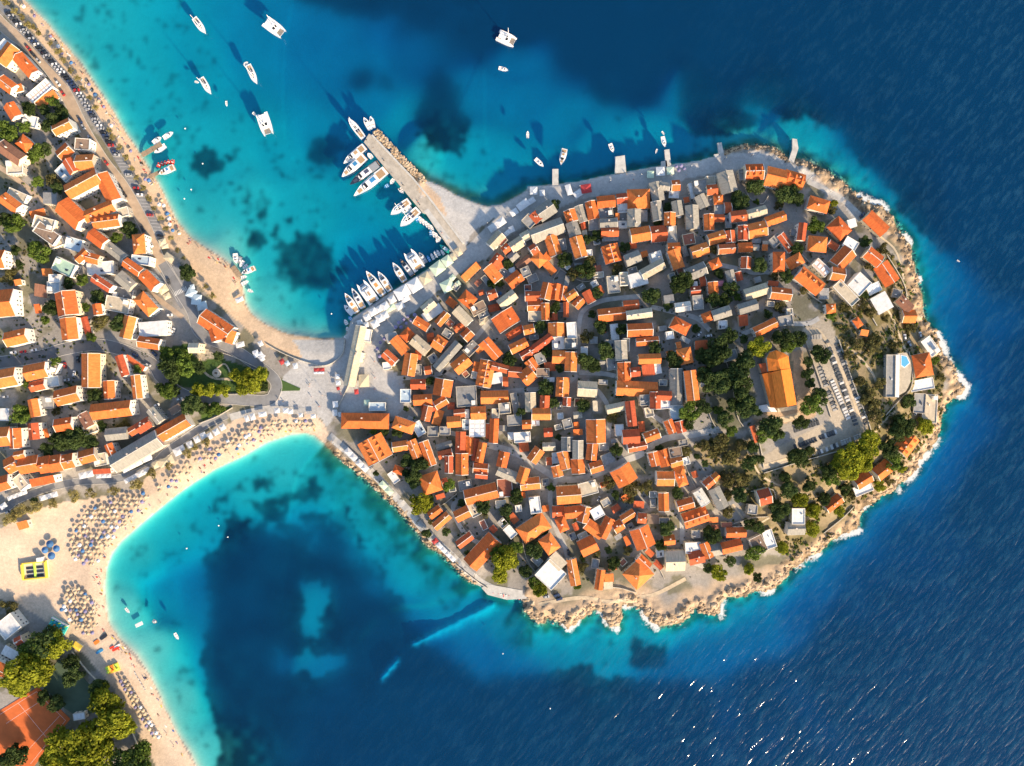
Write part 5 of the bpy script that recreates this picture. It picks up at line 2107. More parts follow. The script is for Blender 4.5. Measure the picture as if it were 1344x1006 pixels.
# ------------------------------------------------------------------ church
def T5(x, y): return np.array((960+x/7.45, 420+y/7.45))
cz = ground_z(1022, 500); ch = root('church', W3(1022, 500, cz)); tag(ch, 'large church with long orange tiled nave, side aisle and rounded apse', 'church')
M_stone = mat('church_stone', (0.58, 0.52, 0.43), 0.9, 0, 0.2, 0.8)
def loc(p, z):
    q = W3(p[0], p[1], z); return (q[0]-ch.location.x, q[1]-ch.location.y, z-ch.location.z)
def block(corners, zb, name='wall', m=M_stone):
    z1 = [c[1] for c in corners]; pts = [loc(c[0], c[1])[:2] for c in corners]
    return MB().prism(pts, cz-3-ch.location.z, [z-ch.location.z for z in z1]).build(name, m, ch)
def face_roof(name, quads, m, th=0.25):
    b = MB()
    for q in quads:
        top = [loc(p, z) for p, z in q]; n = len(top)
        b.add([(x,y,z) for x,y,z in top]+[(x,y,z-th) for x,y,z in top], [tuple(range(n)), tuple(range(2*n-1,n-1,-1))]+[(i+n,(i+1)%n+n,(i+1)%n,i) for i in range(n)])
    return b.build(name, m, ch)
CR = roof_mat('church_tile', (0.76, 0.19, 0.03), (0.80, 0.21, 0.034), (0.84, 0.24, 0.04))
E1, R1, A1 = cz+8.5, cz+12.2, cz+5.5
nl0, nr0, nt0 = T5(390,512), T5(578,478), T5(484,492); nl1, nr1, nt1 = T5(446,862), T5(637,830), T5(546,850)
block([(nl0,E1-0.3),(nr0,E1-0.3),(nr1,E1-0.3),(nl1,E1-0.3)], cz)
MB().add([loc(nl1,E1-0.3),loc(nr1,E1-0.3),loc(nt1,R1-0.3)], [(0,1,2)]).build('gable_wall', M_stone, ch)
nv = face_roof('nave_roof', [[(nl0,E1),(nl1,E1),(nt1,R1),(nt0,R1)], [(nt0,R1),(nt1,R1),(nr1,E1),(nr0,E1)]], CR)
face_roof('aisle_roof', [[(T5(298,530),A1),(T5(380,858),A1),(nl1,E1-0.5),(nl0,E1-0.5)]], CR)
block([(T5(302,533),A1-0.3),(nl0,A1-0.3),(nl1,A1-0.3),(T5(384,855),A1-0.3)], cz)
c0, c1, c2, c3, cr0, cr1 = T5(346,372), T5(362,505), T5(574,476), T5(556,352), T5(452,392), T5(484,488)
ap = [T5(372,322), T5(432,298), T5(505,322)]
face_roof('chancel_roof', [[(c0,E1),(c1,E1),(cr1,R1-0.4),(cr0,R1-0.4)], [(cr0,R1-0.4),(cr1,R1-0.4),(c2,E1),(c3,E1)], [(ap[0],E1),(c0,E1),(cr0,R1-0.4)], [(ap[1],E1),(ap[0],E1),(cr0,R1-0.4)], [(ap[2],E1),(ap[1],E1),(cr0,R1-0.4)], [(c3,E1),(ap[2],E1),(cr0,R1-0.4)]], CR)
block([(c0,E1-0.3),(c1,E1-0.3),(c2,E1-0.3),(c3,E1-0.3),(ap[2],E1-0.3),(ap[1],E1-0.3),(ap[0],E1-0.3)], cz)
face_roof('sacristy_roof', [[(T5(268,432),A1-0.8),(T5(296,524),A1-0.8),(T5(358,514),A1+0.8),(T5(340,420),A1+0.8)]], ROOF['r'])
block([(T5(272,434),A1-1.1),(T5(298,522),A1-1.1),(T5(356,512),A1-1.1),(T5(340,424),A1-1.1)], cz)
block([(T5(268,842),cz+1.4),(T5(385,820),cz+1.4),(T5(450,900),cz+1.4),(T5(272,902),cz+1.4)], cz, 'terrace', FLAT['w'])
block([(T5(450,868),cz+0.7),(T5(640,838),cz+0.7),(T5(648,872),cz+0.7),(T5(455,905),cz+0.7)], cz, 'steps', FLAT['y'])
for i in range(5):
    q = nr0+(nr1-nr0)*(i+0.5)/5; o = MB().box(-0.1,0.15,-0.5,0.5,0,2.2).build('window', M_glass, ch); p_ = loc(q, cz+4); o.location = p_

# ------------------------------------------------------------------ cemetery
M_gr = [mat('grave_granite', (0.09, 0.095, 0.10), 0.4, 0.3), mat('grave_marble', (0.62, 0.61, 0.59), 0.6, 0.12), mat('grave_concrete', (0.36, 0.35, 0.33), 0.9, 0.2)]
grave_meshes = []
for m in M_gr:
    grave_meshes.append((MB().box(-1.15,1.0,-0.55,0.55,-0.4,0.35).box(-0.95,0.85,-0.4,0.4,0.35,0.45).mesh('slab', m), MB().box(1.0,1.22,-0.5,0.5,-0.4,1.15).box(1.06,1.16,-0.12,0.12,1.15,1.55).mesh('headstone', m)))
GN = ['dark granite', 'white marble', 'grey concrete']
def grave_row(x1, y1, x2, y2, n, where, flip=1, pick=None):
    A = np.array((1040+x1/5.5875, 440+y1/5.5875)); B_ = np.array((1040+x2/5.5875, 440+y2/5.5875)); d = B_-A
    ang = math.atan2(-d[1], d[0])
    for i in range(n):
        if rng.random() < 0.06: continue
        q = A+d*(i+0.5)/n; k = pick if pick is not None and rng.random() < 0.75 else rng.choice([0,0,0,1,2])
        r = root('grave', gp(q[0], q[1]), ang+flip*math.pi/2+rng.uniform(-0.05,0.05))
        q_ = 1.28+rng.uniform(-0.1,0.15); r.scale = (q_, q_, 1)
        lab = f'{GN[k]} grave {where}'
        tag(r, lab, 'grave', f'{GN[k]} graves {where}')
        link('slab', grave_meshes[k][0], None, r); link('headstone', grave_meshes[k][1], None, r)
grave_row(320,60,545,660,26,'lining the outer edge of the cemetery avenue',1)
grave_row(250,40,478,690,26,'lining the inner edge of the cemetery avenue',-1)
grave_row(195,230,315,560,13,'in the row beside the churchyard trees',1,2)
grave_row(285,330,412,620,13,'in the middle row of the cemetery',-1,1)
grave_row(330,265,400,450,8,'in the short row of dark tombs',-1,0)
grave_row(10,700,195,640,10,'on the strip below the church steps',1,0)
grave_row(10,822,325,705,17,'along the lower cemetery path',-1,0)
grave_row(185,862,505,735,17,'against the lower cemetery wall',1,1)
grave_row(110,20,215,10,5,'beside the cemetery gate',1,2)

# ------------------------------------------------------------------ garden and retaining walls
M_gw = mat('garden_wall_stone', (0.50, 0.46, 0.39), 0.95, 0.1, 0.25, 1.2)
GWALLS = [([(731,343),(735,353),(727,366),(727,380)],'around the terraced gardens behind the harbour'), ([(735,353),(755,366),(770,370),(790,365)],'crossing the terraced garden below the grey roofs'), ([(778,338),(786,352),(791,370)],'beside the orange dormered house garden'),
 ([(976,245),(985,262),(1000,268),(1008,258)],'between the two dark garden trees'), ([(1047,330),(1070,352),(1100,372)],'behind the white panelled roof'), ([(1040,366),(1060,385),(1078,398)],'below the long orange dormered house'), ([(1081,394),(1094,381),(1118,405)],'around the cream flat-roofed terrace'),
 ([(1125,400),(1140,412),(1150,428)],'above the white flat house on the east slope'), ([(951,470),(960,500),(967,545),(975,560)],'along the dark trees left of the church'), ([(925,528),(934,552),(940,562)],'beside the shaded church garden'),
 ([(683,690),(690,730),(704,752),(722,765)],'curving round the dark garden above the south walk'), ([(560,650),(575,665),(600,648)],'beside the yellow-lit pyramid roof'), ([(990,560),(998,590),(1002,615)],'closing the western side of the cemetery'),
 ([(1002,621),(1050,606),(1100,592),(1142,578)],'along the foot of the cemetery'), ([(1142,578),(1141,560),(1118,500),(1100,446)],'down the outer side of the cemetery'), ([(1057,448),(1075,500),(1090,548)],'between churchyard trees and graves'),
 ([(1192,462),(1196,490),(1194,510),(1180,525),(1162,545)],'curving round the villa with the pool'), ([(893,595),(905,625),(918,650)],'beside the stepped slope south of the street'), ([(955,690),(985,680),(1008,678)],'above the scrubby southern gardens'),
 ([(985,645),(1012,642),(1018,655)],'by the lonely house on the scrub slope'), ([(1080,700),(1105,680),(1120,665)],'in front of the houses on the rocks'), ([(795,770),(815,772),(835,778)],'along the rock ledge footpath'), ([(850,725),(866,748),(872,760)],'beside the big flat orange roof'),
 ([(253,447),(262,456),(300,466),(340,484)],'along the upper side of the park'), ([(256,514),(300,518),(350,514)],'along the lower side of the park'), ([(262,556),(285,547),(306,535)],'beside the small green wedge of lawn'), ([(600,742),(625,762),(640,772)],'at the edge of the waterfront walk'), ([(163,935),(176,965),(190,1006)],'along the pines behind the beach'), ([(95,855),(115,880),(138,903)],'behind the beach stalls'),
 ([(440,545),(446,530),(455,512),(462,495)],'beside the long cream hall'), ([(453,446),(449,466),(428,480),(400,475),(372,464),(350,452)],'around the small harbour beach'), ([(1160,330),(1185,372),(1190,400)],'along the eastern shore path')]
for P, w in GWALLS:
    b = MB(); C_ = catmull(P, 5); rg = []
    for i in range(len(C_)):
        d = C_[min(i+1, len(C_)-1)]-C_[max(i-1, 0)]; d /= np.hypot(*d)+1e-9; n = np.array([-d[1], d[0]])*0.4
        a0 = gp(*(C_[i]-n)); a1 = gp(*(C_[i]+n)); zz = max(a0[2], a1[2]); zb = min(a0[2], a1[2])-0.5
        rg.append([(a0[0],a0[1],zb),(a1[0],a1[1],zb),(a1[0],a1[1],zz+1.1),(a0[0],a0[1],zz+1.1)])
    b.rings(rg); o = b.build('garden_wall', M_gw); tag(o, 'low pale stone wall '+w, 'wall')

# ------------------------------------------------------------------ trees
LEAF = {'d': (0.068, 0.100, 0.034), 'o': (0.14, 0.13, 0.05), 'l': (0.115, 0.17, 0.034), 'y': (0.23, 0.25, 0.026), 'p': (0.28, 0.24, 0.09)}
def leaf_mat(k, c):
    m = bpy.data.materials.new('leaves_'+k); m.use_nodes = True; N = m.node_tree.nodes; L = m.node_tree.links
    for n in list(N): N.remove(n)
    tc = N.new('ShaderNodeTexCoord'); oi = N.new('ShaderNodeObjectInfo')
    nz = N.new('ShaderNodeTexNoise'); nz.inputs['Scale'].default_value = 2.6; nz.inputs['Detail'].default_value = 3
    L.new(tc.outputs['Object'], nz.inputs['Vector'])
    cr = N.new('ShaderNodeValToRGB'); e = cr.color_ramp.elements
    e[0].position = 0.3; e[0].color = tuple(v*0.6 for v in c)+(1,); e[1].position = 0.72; e[1].color = tuple(v*1.45 for v in c)+(1,)
    L.new(nz.outputs[0], cr.inputs[0])
    hs = N.new('ShaderNodeHueSaturation'); mr = N.new('ShaderNodeMapRange'); mr.inputs[3].default_value = 0.75; mr.inputs[4].default_value = 1.25
    L.new(oi.outputs['Random'], mr.inputs[0]); L.new(mr.outputs[0], hs.inputs['Value']); L.new(cr.outputs[0], hs.inputs['Color'])
    d = N.new('ShaderNodeBsdfDiffuse'); t = N.new('ShaderNodeBsdfTranslucent'); mx = N.new('ShaderNodeMixShader'); mx.inputs[0].default_value = 0.3
    L.new(hs.outputs[0], d.inputs[0]); L.new(hs.outputs[0], t.inputs[0]); L.new(d.outputs[0], mx.inputs[1]); L.new(t.outputs[0], mx.inputs[2])
    o = N.new('ShaderNodeOutputMaterial'); L.new(mx.outputs[0], o.inputs[0]); return m
M_bark = mat('bark', (0.16, 0.12, 0.085), 0.95, 0.1)
def quads_mesh(name, C_, Nn, s, m, mi=None):
    C_ = np.asarray(C_); n = len(C_)
    u = np.cross(Nn, nrng.normal(size=(n, 3))); u /= np.linalg.norm(u, axis=1)[:, None]+1e-9
    v = np.cross(Nn, u); s = s[:, None]
    V = np.stack([C_-u*s-v*s*0.6, C_+u*s-v*s*0.6, C_+u*s*0.8+v*s*0.6, C_-u*s*0.8+v*s*0.6], 1).reshape(-1, 3)
    me = bpy.data.meshes.new(name); me.vertices.add(4*n); me.vertices.foreach_set('co', V.ravel().astype(np.float32))
    me.loops.add(4*n); me.loops.foreach_set('vertex_index', np.arange(4*n, dtype=np.int32))
    me.polygons.add(n); me.polygons.foreach_set('loop_start', np.arange(0, 4*n, 4, dtype=np.int32)); me.polygons.foreach_set('loop_total', np.full(n, 4, np.int32))
    if mi is not None: me.polygons.foreach_set('material_index', mi.astype(np.int32))
    for x in (m if isinstance(m, list) else [m]): me.materials.append(x)
    me.update(calc_edges=True); return me
def crown(k, m, sparse=1.0):
    nc = {'p': 9, 'o': 13}.get(k, 19); C_ = []; Nn = []; S_ = []
    for i in range(nc):
        if i == 0: c = np.zeros(3); rr = 0.62
        else:
            a = nrng.random()*6.283; q = 0.25+0.55*math.sqrt(nrng.random()); c = np.array((q*math.cos(a), q*math.sin(a), nrng.uniform(-0.35, 0.45))); rr = nrng.uniform(0.22, 0.40)
        n = int((150 if i else 260)*sparse*(rr/0.33))
        d = nrng.normal(size=(n, 3)); d /= np.linalg.norm(d, axis=1)[:, None]
        rad = rr*nrng.uniform(0.72, 1.08, n)[:, None]
        p = c+d*rad*np.array((1, 1, 0.8)); C_.append(p); nn = d+nrng.normal(size=(n, 3))*0.55; Nn.append(nn/np.linalg.norm(nn, axis=1)[:, None])
        S_.append(nrng.uniform(0.045, 0.085, n))
    return quads_mesh('crown', np.concatenate(C_), np.concatenate(Nn), np.concatenate(S_), m)
LM = {k: leaf_mat(k, c) for k, c in LEAF.items()}
CROWN = {k: [crown(k, LM[k], {'p': 0.6, 'o': 0.7}.get(k, 1.0)) for _ in range(4)] for k in LEAF}
tb_ = MB().tube((0,0,-0.3),(0.03,0.02,0.55),0.075,0.055).tube((0.03,0.02,0.55),(0,0,1.0),0.055,0.03)
for i in range(5):
    a = i*1.26; tb_.tube((0.02,0.01,0.5+0.06*i),(0.42*math.cos(a),0.42*math.sin(a),0.95+0.05*i),0.03,0.012,5)
trunk_mesh = tb_.mesh('trunk', M_bark)
TNAME = {'d': ('broadleaf_tree', 'dark green leafy tree'), 'o': ('olive_bush', 'olive brown bush'), 'l': ('fresh_green_tree', 'fresh green tree'), 'y': ('pine_tree', 'yellow-green sunlit pine'), 'p': ('tamarisk_tree', 'thin tan-leaved tamarisk')}
TREES = []
def tree(px, py, rpx, k):
    r = rpx*S; z = max(ground_z(px, py), 0.2)
    hgt = {'o': 0.5*r+0.6, 'p': 0.7*r+1.6}.get(k, 0.75*r+1.6)
    q = W3(px, py, z+hgt); t = root(TNAME[k][0], (q[0], q[1], z), rng.uniform(0, 6.28))
    c = link('crown', rng.choice(CROWN[k]), None, t); c.location = (0, 0, hgt); s_ = r*1.12
    c.scale = (s_*rng.uniform(0.92, 1.1), s_*rng.uniform(0.92, 1.1), s_*rng.uniform(0.7, 0.95)); c.rotation_euler = (rng.uniform(-0.15,0.15), rng.uniform(-0.15,0.15), rng.uniform(0, 6.28))
    tr = link('trunk', trunk_mesh, None, t); tr.scale = (r*0.9+0.6, r*0.9+0.6, hgt*1.0)
    TREES.append(dict(o=t, c=np.array((px, py)), k=k, r=r)); return t
for join, ox, oy, sc, t in parse(T_DATA):
    x, y, r = float(t[0]), float(t[1]), float(t[2]); tree(ox+x/sc, oy+y/sc, r/sc, t[3])
# more bushes filling gardens and the eastern slope
hc = np.array([h_['c'] for h_ in HOUSES])
def free(px, py, d): return np.min(np.hypot(hc[:, 0]-px, hc[:, 1]-py)) > d
cnt = 0; tries = 0
while cnt < 34 and tries < 4000:
    tries += 1
    px, py = rng.uniform(480, 1010), rng.uniform(260, 760)
    if not inside(np.array([px]), np.array([py]), SHP)[0] or inside(np.array([px]), np.array([py]), PLAZA)[0] or inside(np.array([px]), np.array([py]), COVE)[0]: continue
    if not free(px, py, 13.5) or math.hypot(px-1022, py-500) < 36: continue
    if min(math.hypot(px-t_['c'][0], py-t_['c'][1])-t_['r']/S for t_ in TREES) < 4: continue
    if any(segdist(np.array([px]), np.array([py]), P, False)[0][0] < 6 for P in LANES): continue
    tree(px, py, rng.uniform(3.2, 6.5), rng.choice('ddddol')); cnt += 1
def tdesc(r, lvl):
    sz = 'tiny' if r['r'] < 2.2 else 'small' if r['r'] < 3.6 else 'medium' if r['r'] < 5.2 else 'large' if r['r'] < 7 else 'spreading'
    x, y = r['c']; dd = district(x, y)
    if 200 < x < 352 and 445 < y < 552: dd = 'in the small park'
    if r['k'] == 'p': dd = 'on the beach edge by the parked cars' if y < 330 else 'along the southern beach promenade'
    core = f"{sz} {TNAME[r['k']][1]}"
    if lvl == 0: return f'{core} {dd}'
    best = min(HOUSES, key=lambda h_: np.hypot(*(h_['c']-r['c'])))
    nb = f"a flat {FC[best['col']]} roof" if best['shape'] == 'f' else f"a {RC[best['col']]} roof"
    if np.hypot(*(best['c']-r['c'])) < 24: return f'{core} next to {nb} {dd}'
    nt = min((q for q in TREES if q is not r), key=lambda q: np.hypot(*(q['c']-r['c'])))
    return f"{core} beside a {TNAME[nt['k']][1].split()[0]} {TNAME[nt['k']][1].split()[-1]}, {dd}"
finalize(TREES, tdesc, lambda r: 'bush' if r['k'] == 'o' else 'tree', lambda r: TNAME[r['k']][1]+'s')

# scrub on the eastern slope and garden weeds: nobody could count it
def scatter(poly, n, fn):
    P = np.array(poly); lo = P.min(0); hi = P.max(0); out = []
    X = nrng.uniform(lo[0], hi[0], n*3); Y = nrng.uniform(lo[1], hi[1], n*3); ok = inside(X, Y, P) & fn(X, Y)
    return list(zip(X[ok][:n], Y[ok][:n]))
def tufts(name, pts, mats, smin, smax, per=14):
    C_ = []; Nn = []; S_ = []; MI = []
    for x, y in pts:
        s_ = nrng.uniform(smin, smax); g = np.array(gp(x, y)); d = nrng.normal(size=(per, 3)); d[:, 2] = np.abs(d[:, 2]); d /= np.linalg.norm(d, axis=1)[:, None]
        C_.append(g+d*s_*nrng.uniform(0.4, 1, per)[:, None]*np.array((1, 1, 0.7))); Nn.append(d+nrng.normal(size=(per, 3))*0.4); S_.append(np.full(per, s_*0.42)); MI.append(np.full(per, nrng.integers(len(mats))))
    Nn = np.concatenate(Nn); Nn /= np.linalg.norm(Nn, axis=1)[:, None]
    o = link(name, quads_mesh(name, np.concatenate(C_), Nn, np.concatenate(S_), mats, np.concatenate(MI)), None, None, 'stuff'); return o
nb_ = lambda X, Y: fbm(X, Y, 22, 3) > 0.45
o = tufts('scrub', scatter(SCRUB, 2600, nb_), [LM['o'], LM['o'], LM['d'], LM['l'], LM['p']], 0.5, 1.5); tag(o, 'dry scrub and low bushes covering the eastern slope', 'scrub')
TOWN = [(500,440),(640,340),(760,270),(1000,235),(1090,270),(1090,420),(985,470),(990,560),(930,620),(1010,720),(900,760),(700,770),(620,740),(530,640),(470,570),(540,540)]
nh = lambda X, Y: np.array([free(a_, b_, 8.5) for a_, b_ in zip(X, Y)]) & (fbm(X+40, Y, 20, 3) > 0.47) & ~inside(X, Y, PLAZA)
o = tufts('garden_weeds', scatter(TOWN, 1500, nh), [LM['d'], LM['d'], LM['o'], LM['l']], 0.35, 1.1, 12); tag(o, 'weeds and low plants in yards between the old town houses', 'weeds')
ML = [(0,60),(60,110),(120,230),(200,360),(215,440),(150,560),(0,640)]
o = tufts('garden_weeds', scatter(ML, 900, lambda X, Y: np.array([free(a_, b_, 9.5) for a_, b_ in zip(X, Y)]) & (fbm(X+40, Y, 20, 3) > 0.45)), [LM['d'], LM['l'], LM['o']], 0.35, 1.1, 12); tag(o, 'weeds and low plants in yards of the mainland houses', 'weeds')
o = tufts('lawn_grass', scatter([(210,458),(255,450),(290,470),(350,490),(352,512),(300,516),(255,510),(225,505)], 900, lambda X, Y: X > 0), [LM['l'], LM['d']], 0.2, 0.45, 8); tag(o, 'green lawn of the small park', 'grass')

# ------------------------------------------------------------------ boulders and shore rocks
M_rock = [mat('limestone', (0.37, 0.27, 0.175), 0.95, 0, 0.25, 0.8), mat('weathered_rock', (0.17, 0.13, 0.09), 0.95, 0, 0.3, 0.8), mat('pale_boulder', (0.47, 0.37, 0.26), 0.95, 0, 0.2, 0.8)]
bm = bmesh.new(); bmesh.ops.create_icosphere(bm, subdivisions=1, radius=1.0); IV = np.array([v.co[:] for v in bm.verts]); IF = np.array([[v.index for v in f.verts] for f in bm.faces]); bm.free()
def rocks(name, pts, label, mi_w=(0.5, 0.25, 0.25)):
    V = []; F = []; MI = []; b_ = 0
    for (x, y, s_) in pts:
        z = ground_z(x, y); z = max(z, -0.9); w = np.array(W3(x, y, max(z, 0)))
        w[2] = z
        v = IV*nrng.uniform(0.7, 1.15, (len(IV), 1))*np.array((nrng.uniform(0.8, 1.3), nrng.uniform(0.8, 1.3), nrng.uniform(0.35, 0.7)))*s_
        a = nrng.uniform(0, 6.28); R_ = np.array(((math.cos(a), -math.sin(a), 0), (math.sin(a), math.cos(a), 0), (0, 0, 1)))
        V.append(v@R_.T+w); F.append(IF+b_); b_ += len(IV); MI.append(np.full(len(IF), nrng.choice(3, p=mi_w)))
    V = np.concatenate(V); F = np.concatenate(F); MI = np.concatenate(MI)
    me = bpy.data.meshes.new(name); me.from_pydata(V.tolist(), [], F.tolist())
    for m in M_rock: me.materials.append(m)
    me.polygons.foreach_set('material_index', MI.astype(np.int32)); me.update()
    o = link(name, me, None, None, 'stuff'); tag(o, label, 'rocks'); return o
def shore_pts(cond, per_px, lo, hi, smin, smax):
    out = []
    for i in range(len(SH)-1):
        if SHT[i] != 'r': continue
        a_ = SHP[i]; b_ = SHP[i+1]
        if not cond((a_+b_)/2): continue
        d = b_-a_; l = np.hypot(*d); n = np.array([-d[1], d[0]])/l
        mid = (a_+b_)/2+n*2
        if not inside(np.array([mid[0]]), np.array([mid[1]]), SHP)[0]: n = -n
        for _ in range(int(l*per_px)):
            q = a_+d*nrng.random()+n*nrng.uniform(lo, hi); out.append((q[0], q[1], smin+(smax-smin)*nrng.random()**2.2))
    return out
rocks('shore_rocks', shore_pts(lambda m: m[0] > 1050 and m[1] < 720, 1.5, -5, 8, 0.3, 1.9), 'tumbled pale rocks along the eastern shore')
rocks('shore_rocks', shore_pts(lambda m: m[0] > 685 and m[1] >= 720, 2.2, -4.5, 12, 0.3, 2.2), 'broken limestone ledges along the southern shore')
rocks('shore_rocks', shore_pts(lambda m: m[0] < 685 and m[1] > 590, 2.6, -4, 4, 0.4, 1.5), 'boulders below the southern waterfront walk', (0.4, 0.35, 0.25))
rocks('shore_rocks', shore_pts(lambda m: m[1] < 250 and m[0] > 900 and m[0] < 1050, 2.6, -3, 6, 0.4, 1.1), 'boulders below the northern promenade', (0.3, 0.5, 0.2))
pb_ = []
for _ in range(330):
    t_ = nrng.random(); x = 489+(553-489)*t_; y = 176+(243-176)*t_; q = nrng.uniform(1, 9); pb_.append((x+0.72*q, y-0.69*q, nrng.uniform(0.5, 1.3)))
def rocks_pier(pts):
    global ground_z
    g_ = ground_z; ground_z_old = g_
    return pts
gz_keep = ground_z
def ground_z(px, py): return max(gz_keep(px, py), 0.35)
rocks('pier_boulders', pb_, 'pale boulders piled on the seaward side of the long pier', (0.3, 0.15, 0.55))
ground_z = gz_keep
# ------------------------------------------------------------------ canopies over terraces and market stalls
AC = {'w': mat('canvas_white', (0.64, 0.65, 0.66), 0.8, 0.08, 0.06, 0.5), 'g': mat('canvas_pale_green', (0.55, 0.66, 0.50), 0.8, 0.08, 0.06, 0.5), 'y': mat('canvas_sand', (0.60, 0.52, 0.36), 0.8, 0.1, 0.1, 0.5),
      'r': mat('canvas_red', (0.42, 0.05, 0.05), 0.8, 0.15), 'c': mat('canvas_pale_blue', (0.52, 0.62, 0.66), 0.8, 0.1), 'p': mat('canvas_pink', (0.70, 0.25, 0.30), 0.8, 0.1)}
AN = {'w': 'white', 'g': 'pale green', 'y': 'sand coloured', 'r': 'red', 'c': 'pale blue', 'p': 'pink'}
CANS = []
post_mesh = MB().tube((0,0,-0.5),(0,0,1),0.05,0.05,6).mesh('post', M_metal)
for join, ox, oy, sc, t in parse(A_DATA):
    x1, y1, x2, y2, w = [float(v) for v in t[:5]]; k = t[5][1]
    P1 = np.array((ox+x1/sc, oy+y1/sc)); P2 = np.array((ox+x2/sc, oy+y2/sc)); c = (P1+P2)/2
    z = max(ground_z(*c), 0.3); hz = rng.uniform(2.5, 3.1)
    A = np.array(W3(*P1, z+hz)[:2]); B_ = np.array(W3(*P2, z+hz)[:2]); cw = (A+B_)/2; dv = B_-A; hl = np.hypot(*dv)/2*0.95; hw = w/sc*S/2*0.92
    r = root('canopy', (cw[0], cw[1], z), math.atan2(dv[1], dv[0]))
    n = max(1, int(round(max(hl, hw)/min(hl, hw)*0.75))) if max(hl, hw)/min(hl, hw) > 1.7 else 1
    for i in range(n):
        if hl >= hw: a0, a1, b0, b1 = -hl+2*hl*i/n, -hl+2*hl*(i+1)/n, -hw, hw
        else: a0, a1, b0, b1 = -hl, hl, -hw+2*hw*i/n, -hw+2*hw*(i+1)/n
        a0 += 0.04; a1 -= 0.04; b0 += 0.04; b1 -= 0.04; ap_ = min(a1-a0, b1-b0)*0.16; mx_, my_ = (a0+a1)/2, (b0+b1)/2
        o = MB().add([(a0,b0,hz),(a1,b0,hz),(a1,b1,hz),(a0,b1,hz),(mx_,my_,hz+ap_),(a0,b0,hz-0.28),(a1,b0,hz-0.28),(a1,b1,hz-0.28),(a0,b1,hz-0.28)],
                     [(0,1,4),(1,2,4),(2,3,4),(3,0,4),(5,6,1,0),(6,7,2,1),(7,8,3,2),(8,5,0,3)]).build('canvas', AC[k], r)
    for sx_ in (-1, 1):
        for sy_ in (-1, 1):
            o = link('post', post_mesh, None, r); o.location = (sx_*(hl-0.12), sy_*(hw-0.12), 0); o.scale = (1, 1, hz-0.05)
    CANS.append(dict(o=r, c=c, k=k, a=4*hl*hw, ratio=max(hl, hw)/min(hl, hw)))
def cdesc(r, lvl):
    x, y = r['c']; sz = 'small' if r['a'] < 18 else 'mid-sized' if r['a'] < 45 else 'large'
    sh = 'long canopy' if r['ratio'] > 1.9 else 'square canopy'
    if x < 460:
        dd = 'on the southern beach promenade' if y > 530 else 'beside the harbour square kiosks' if x > 320 else 'by the zebra crossing near the north beach'
    elif y < 300 and x > 640: dd = 'on the northern promenade' if y < 262 else 'above the pebble cove'
    elif y > 570: dd = 'on the southern waterfront walk'
    elif x < 500 and y > 440: dd = 'at the harbour square'
    else: dd = 'along the yacht quay'
    core = f"{sz} {AN[r['k']]} {sh}"
    if lvl == 0: return f'{core} {dd}'
    near = min((q for q in CANS if q is not r), key=lambda q: np.hypot(*(q['c']-r['c'])))
    best = min(HOUSES, key=lambda h_: np.hypot(*(h_['c']-r['c'])))
    nb = f"a flat {FC[best['col']]} roof" if best['shape'] == 'f' else f"a {RC[best['col']]} roof"
    return f"{core} between a {AN[near['k']]} canopy and {nb}, {dd}"
finalize(CANS, cdesc, 'canopy', lambda r: 'terrace canopies')

# ------------------------------------------------------------------ boats
M_hull = mat('gelcoat_white', (0.80, 0.80, 0.79), 0.25, 0.03, spec=0.5)
M_navy = mat('hull_navy', (0.03, 0.045, 0.08), 0.25, 0.1, spec=0.5)
M_grey = mat('hull_grey', (0.30, 0.32, 0.34), 0.3, 0.15, spec=0.5)
M_teak = mat('teak_deck', (0.42, 0.28, 0.16), 0.7, 0.1, 0.1, 2)
M_orange = mat('orange_cushion', (0.70, 0.30, 0.10), 0.8)
M_bgreen = mat('hull_green', (0.03, 0.45, 0.38), 0.4)
M_bblue = mat('boat_blue', (0.05, 0.25, 0.50), 0.5, 0.2)
M_red = mat('pedalo_red', (0.75, 0.06, 0.03), 0.35, 0.05)
M_net = mat('trampoline_net', (0.25, 0.22, 0.19), 0.9)
M_canv = mat('navy_canvas', (0.06, 0.07, 0.12), 0.9, 0.3)
M_tint = mat('tinted_glass', (0.02, 0.025, 0.03), 0.08, spec=0.8)
def hull_pts(L_, W_, stern=0.86, n=9, full=0.55):
    up = []
    for i in range(n+1):
        t = i/n; x = -L_/2+L_*t
        w = W_/2*(stern+(1-stern)*min(1, t/0.3)) if t < full else W_/2*(1-((t-full)/(1-full))**2.1)
        up.append((x, max(w, 0.02)))
    return [(x, -w) for x, w in up]+[(x, w) for x, w in up[::-1]]
def hull(L_, W_, fb, m, parent, name='hull', dx=0, dy=0, stern=0.86, full=0.55):
    top = hull_pts(L_, W_, stern, full=full); bot = [(x*0.95, y*0.72) for x, y in top]
    b = MB(); nn = len(top)
    sheer = lambda x: fb*(1+0.18*max(0, x/(L_/2)))
    b.rings([[(x+dx, y+dy, -0.3) for x, y in bot], [(x+dx, y+dy, sheer(x)) for x, y in top], [(x*0.96+dx, y*0.9+dy, sheer(x)) for x, y in top], [(x*0.96+dx, y*0.88+dy, sheer(x)-0.10) for x, y in top]])
    return b.build(name, m, parent)
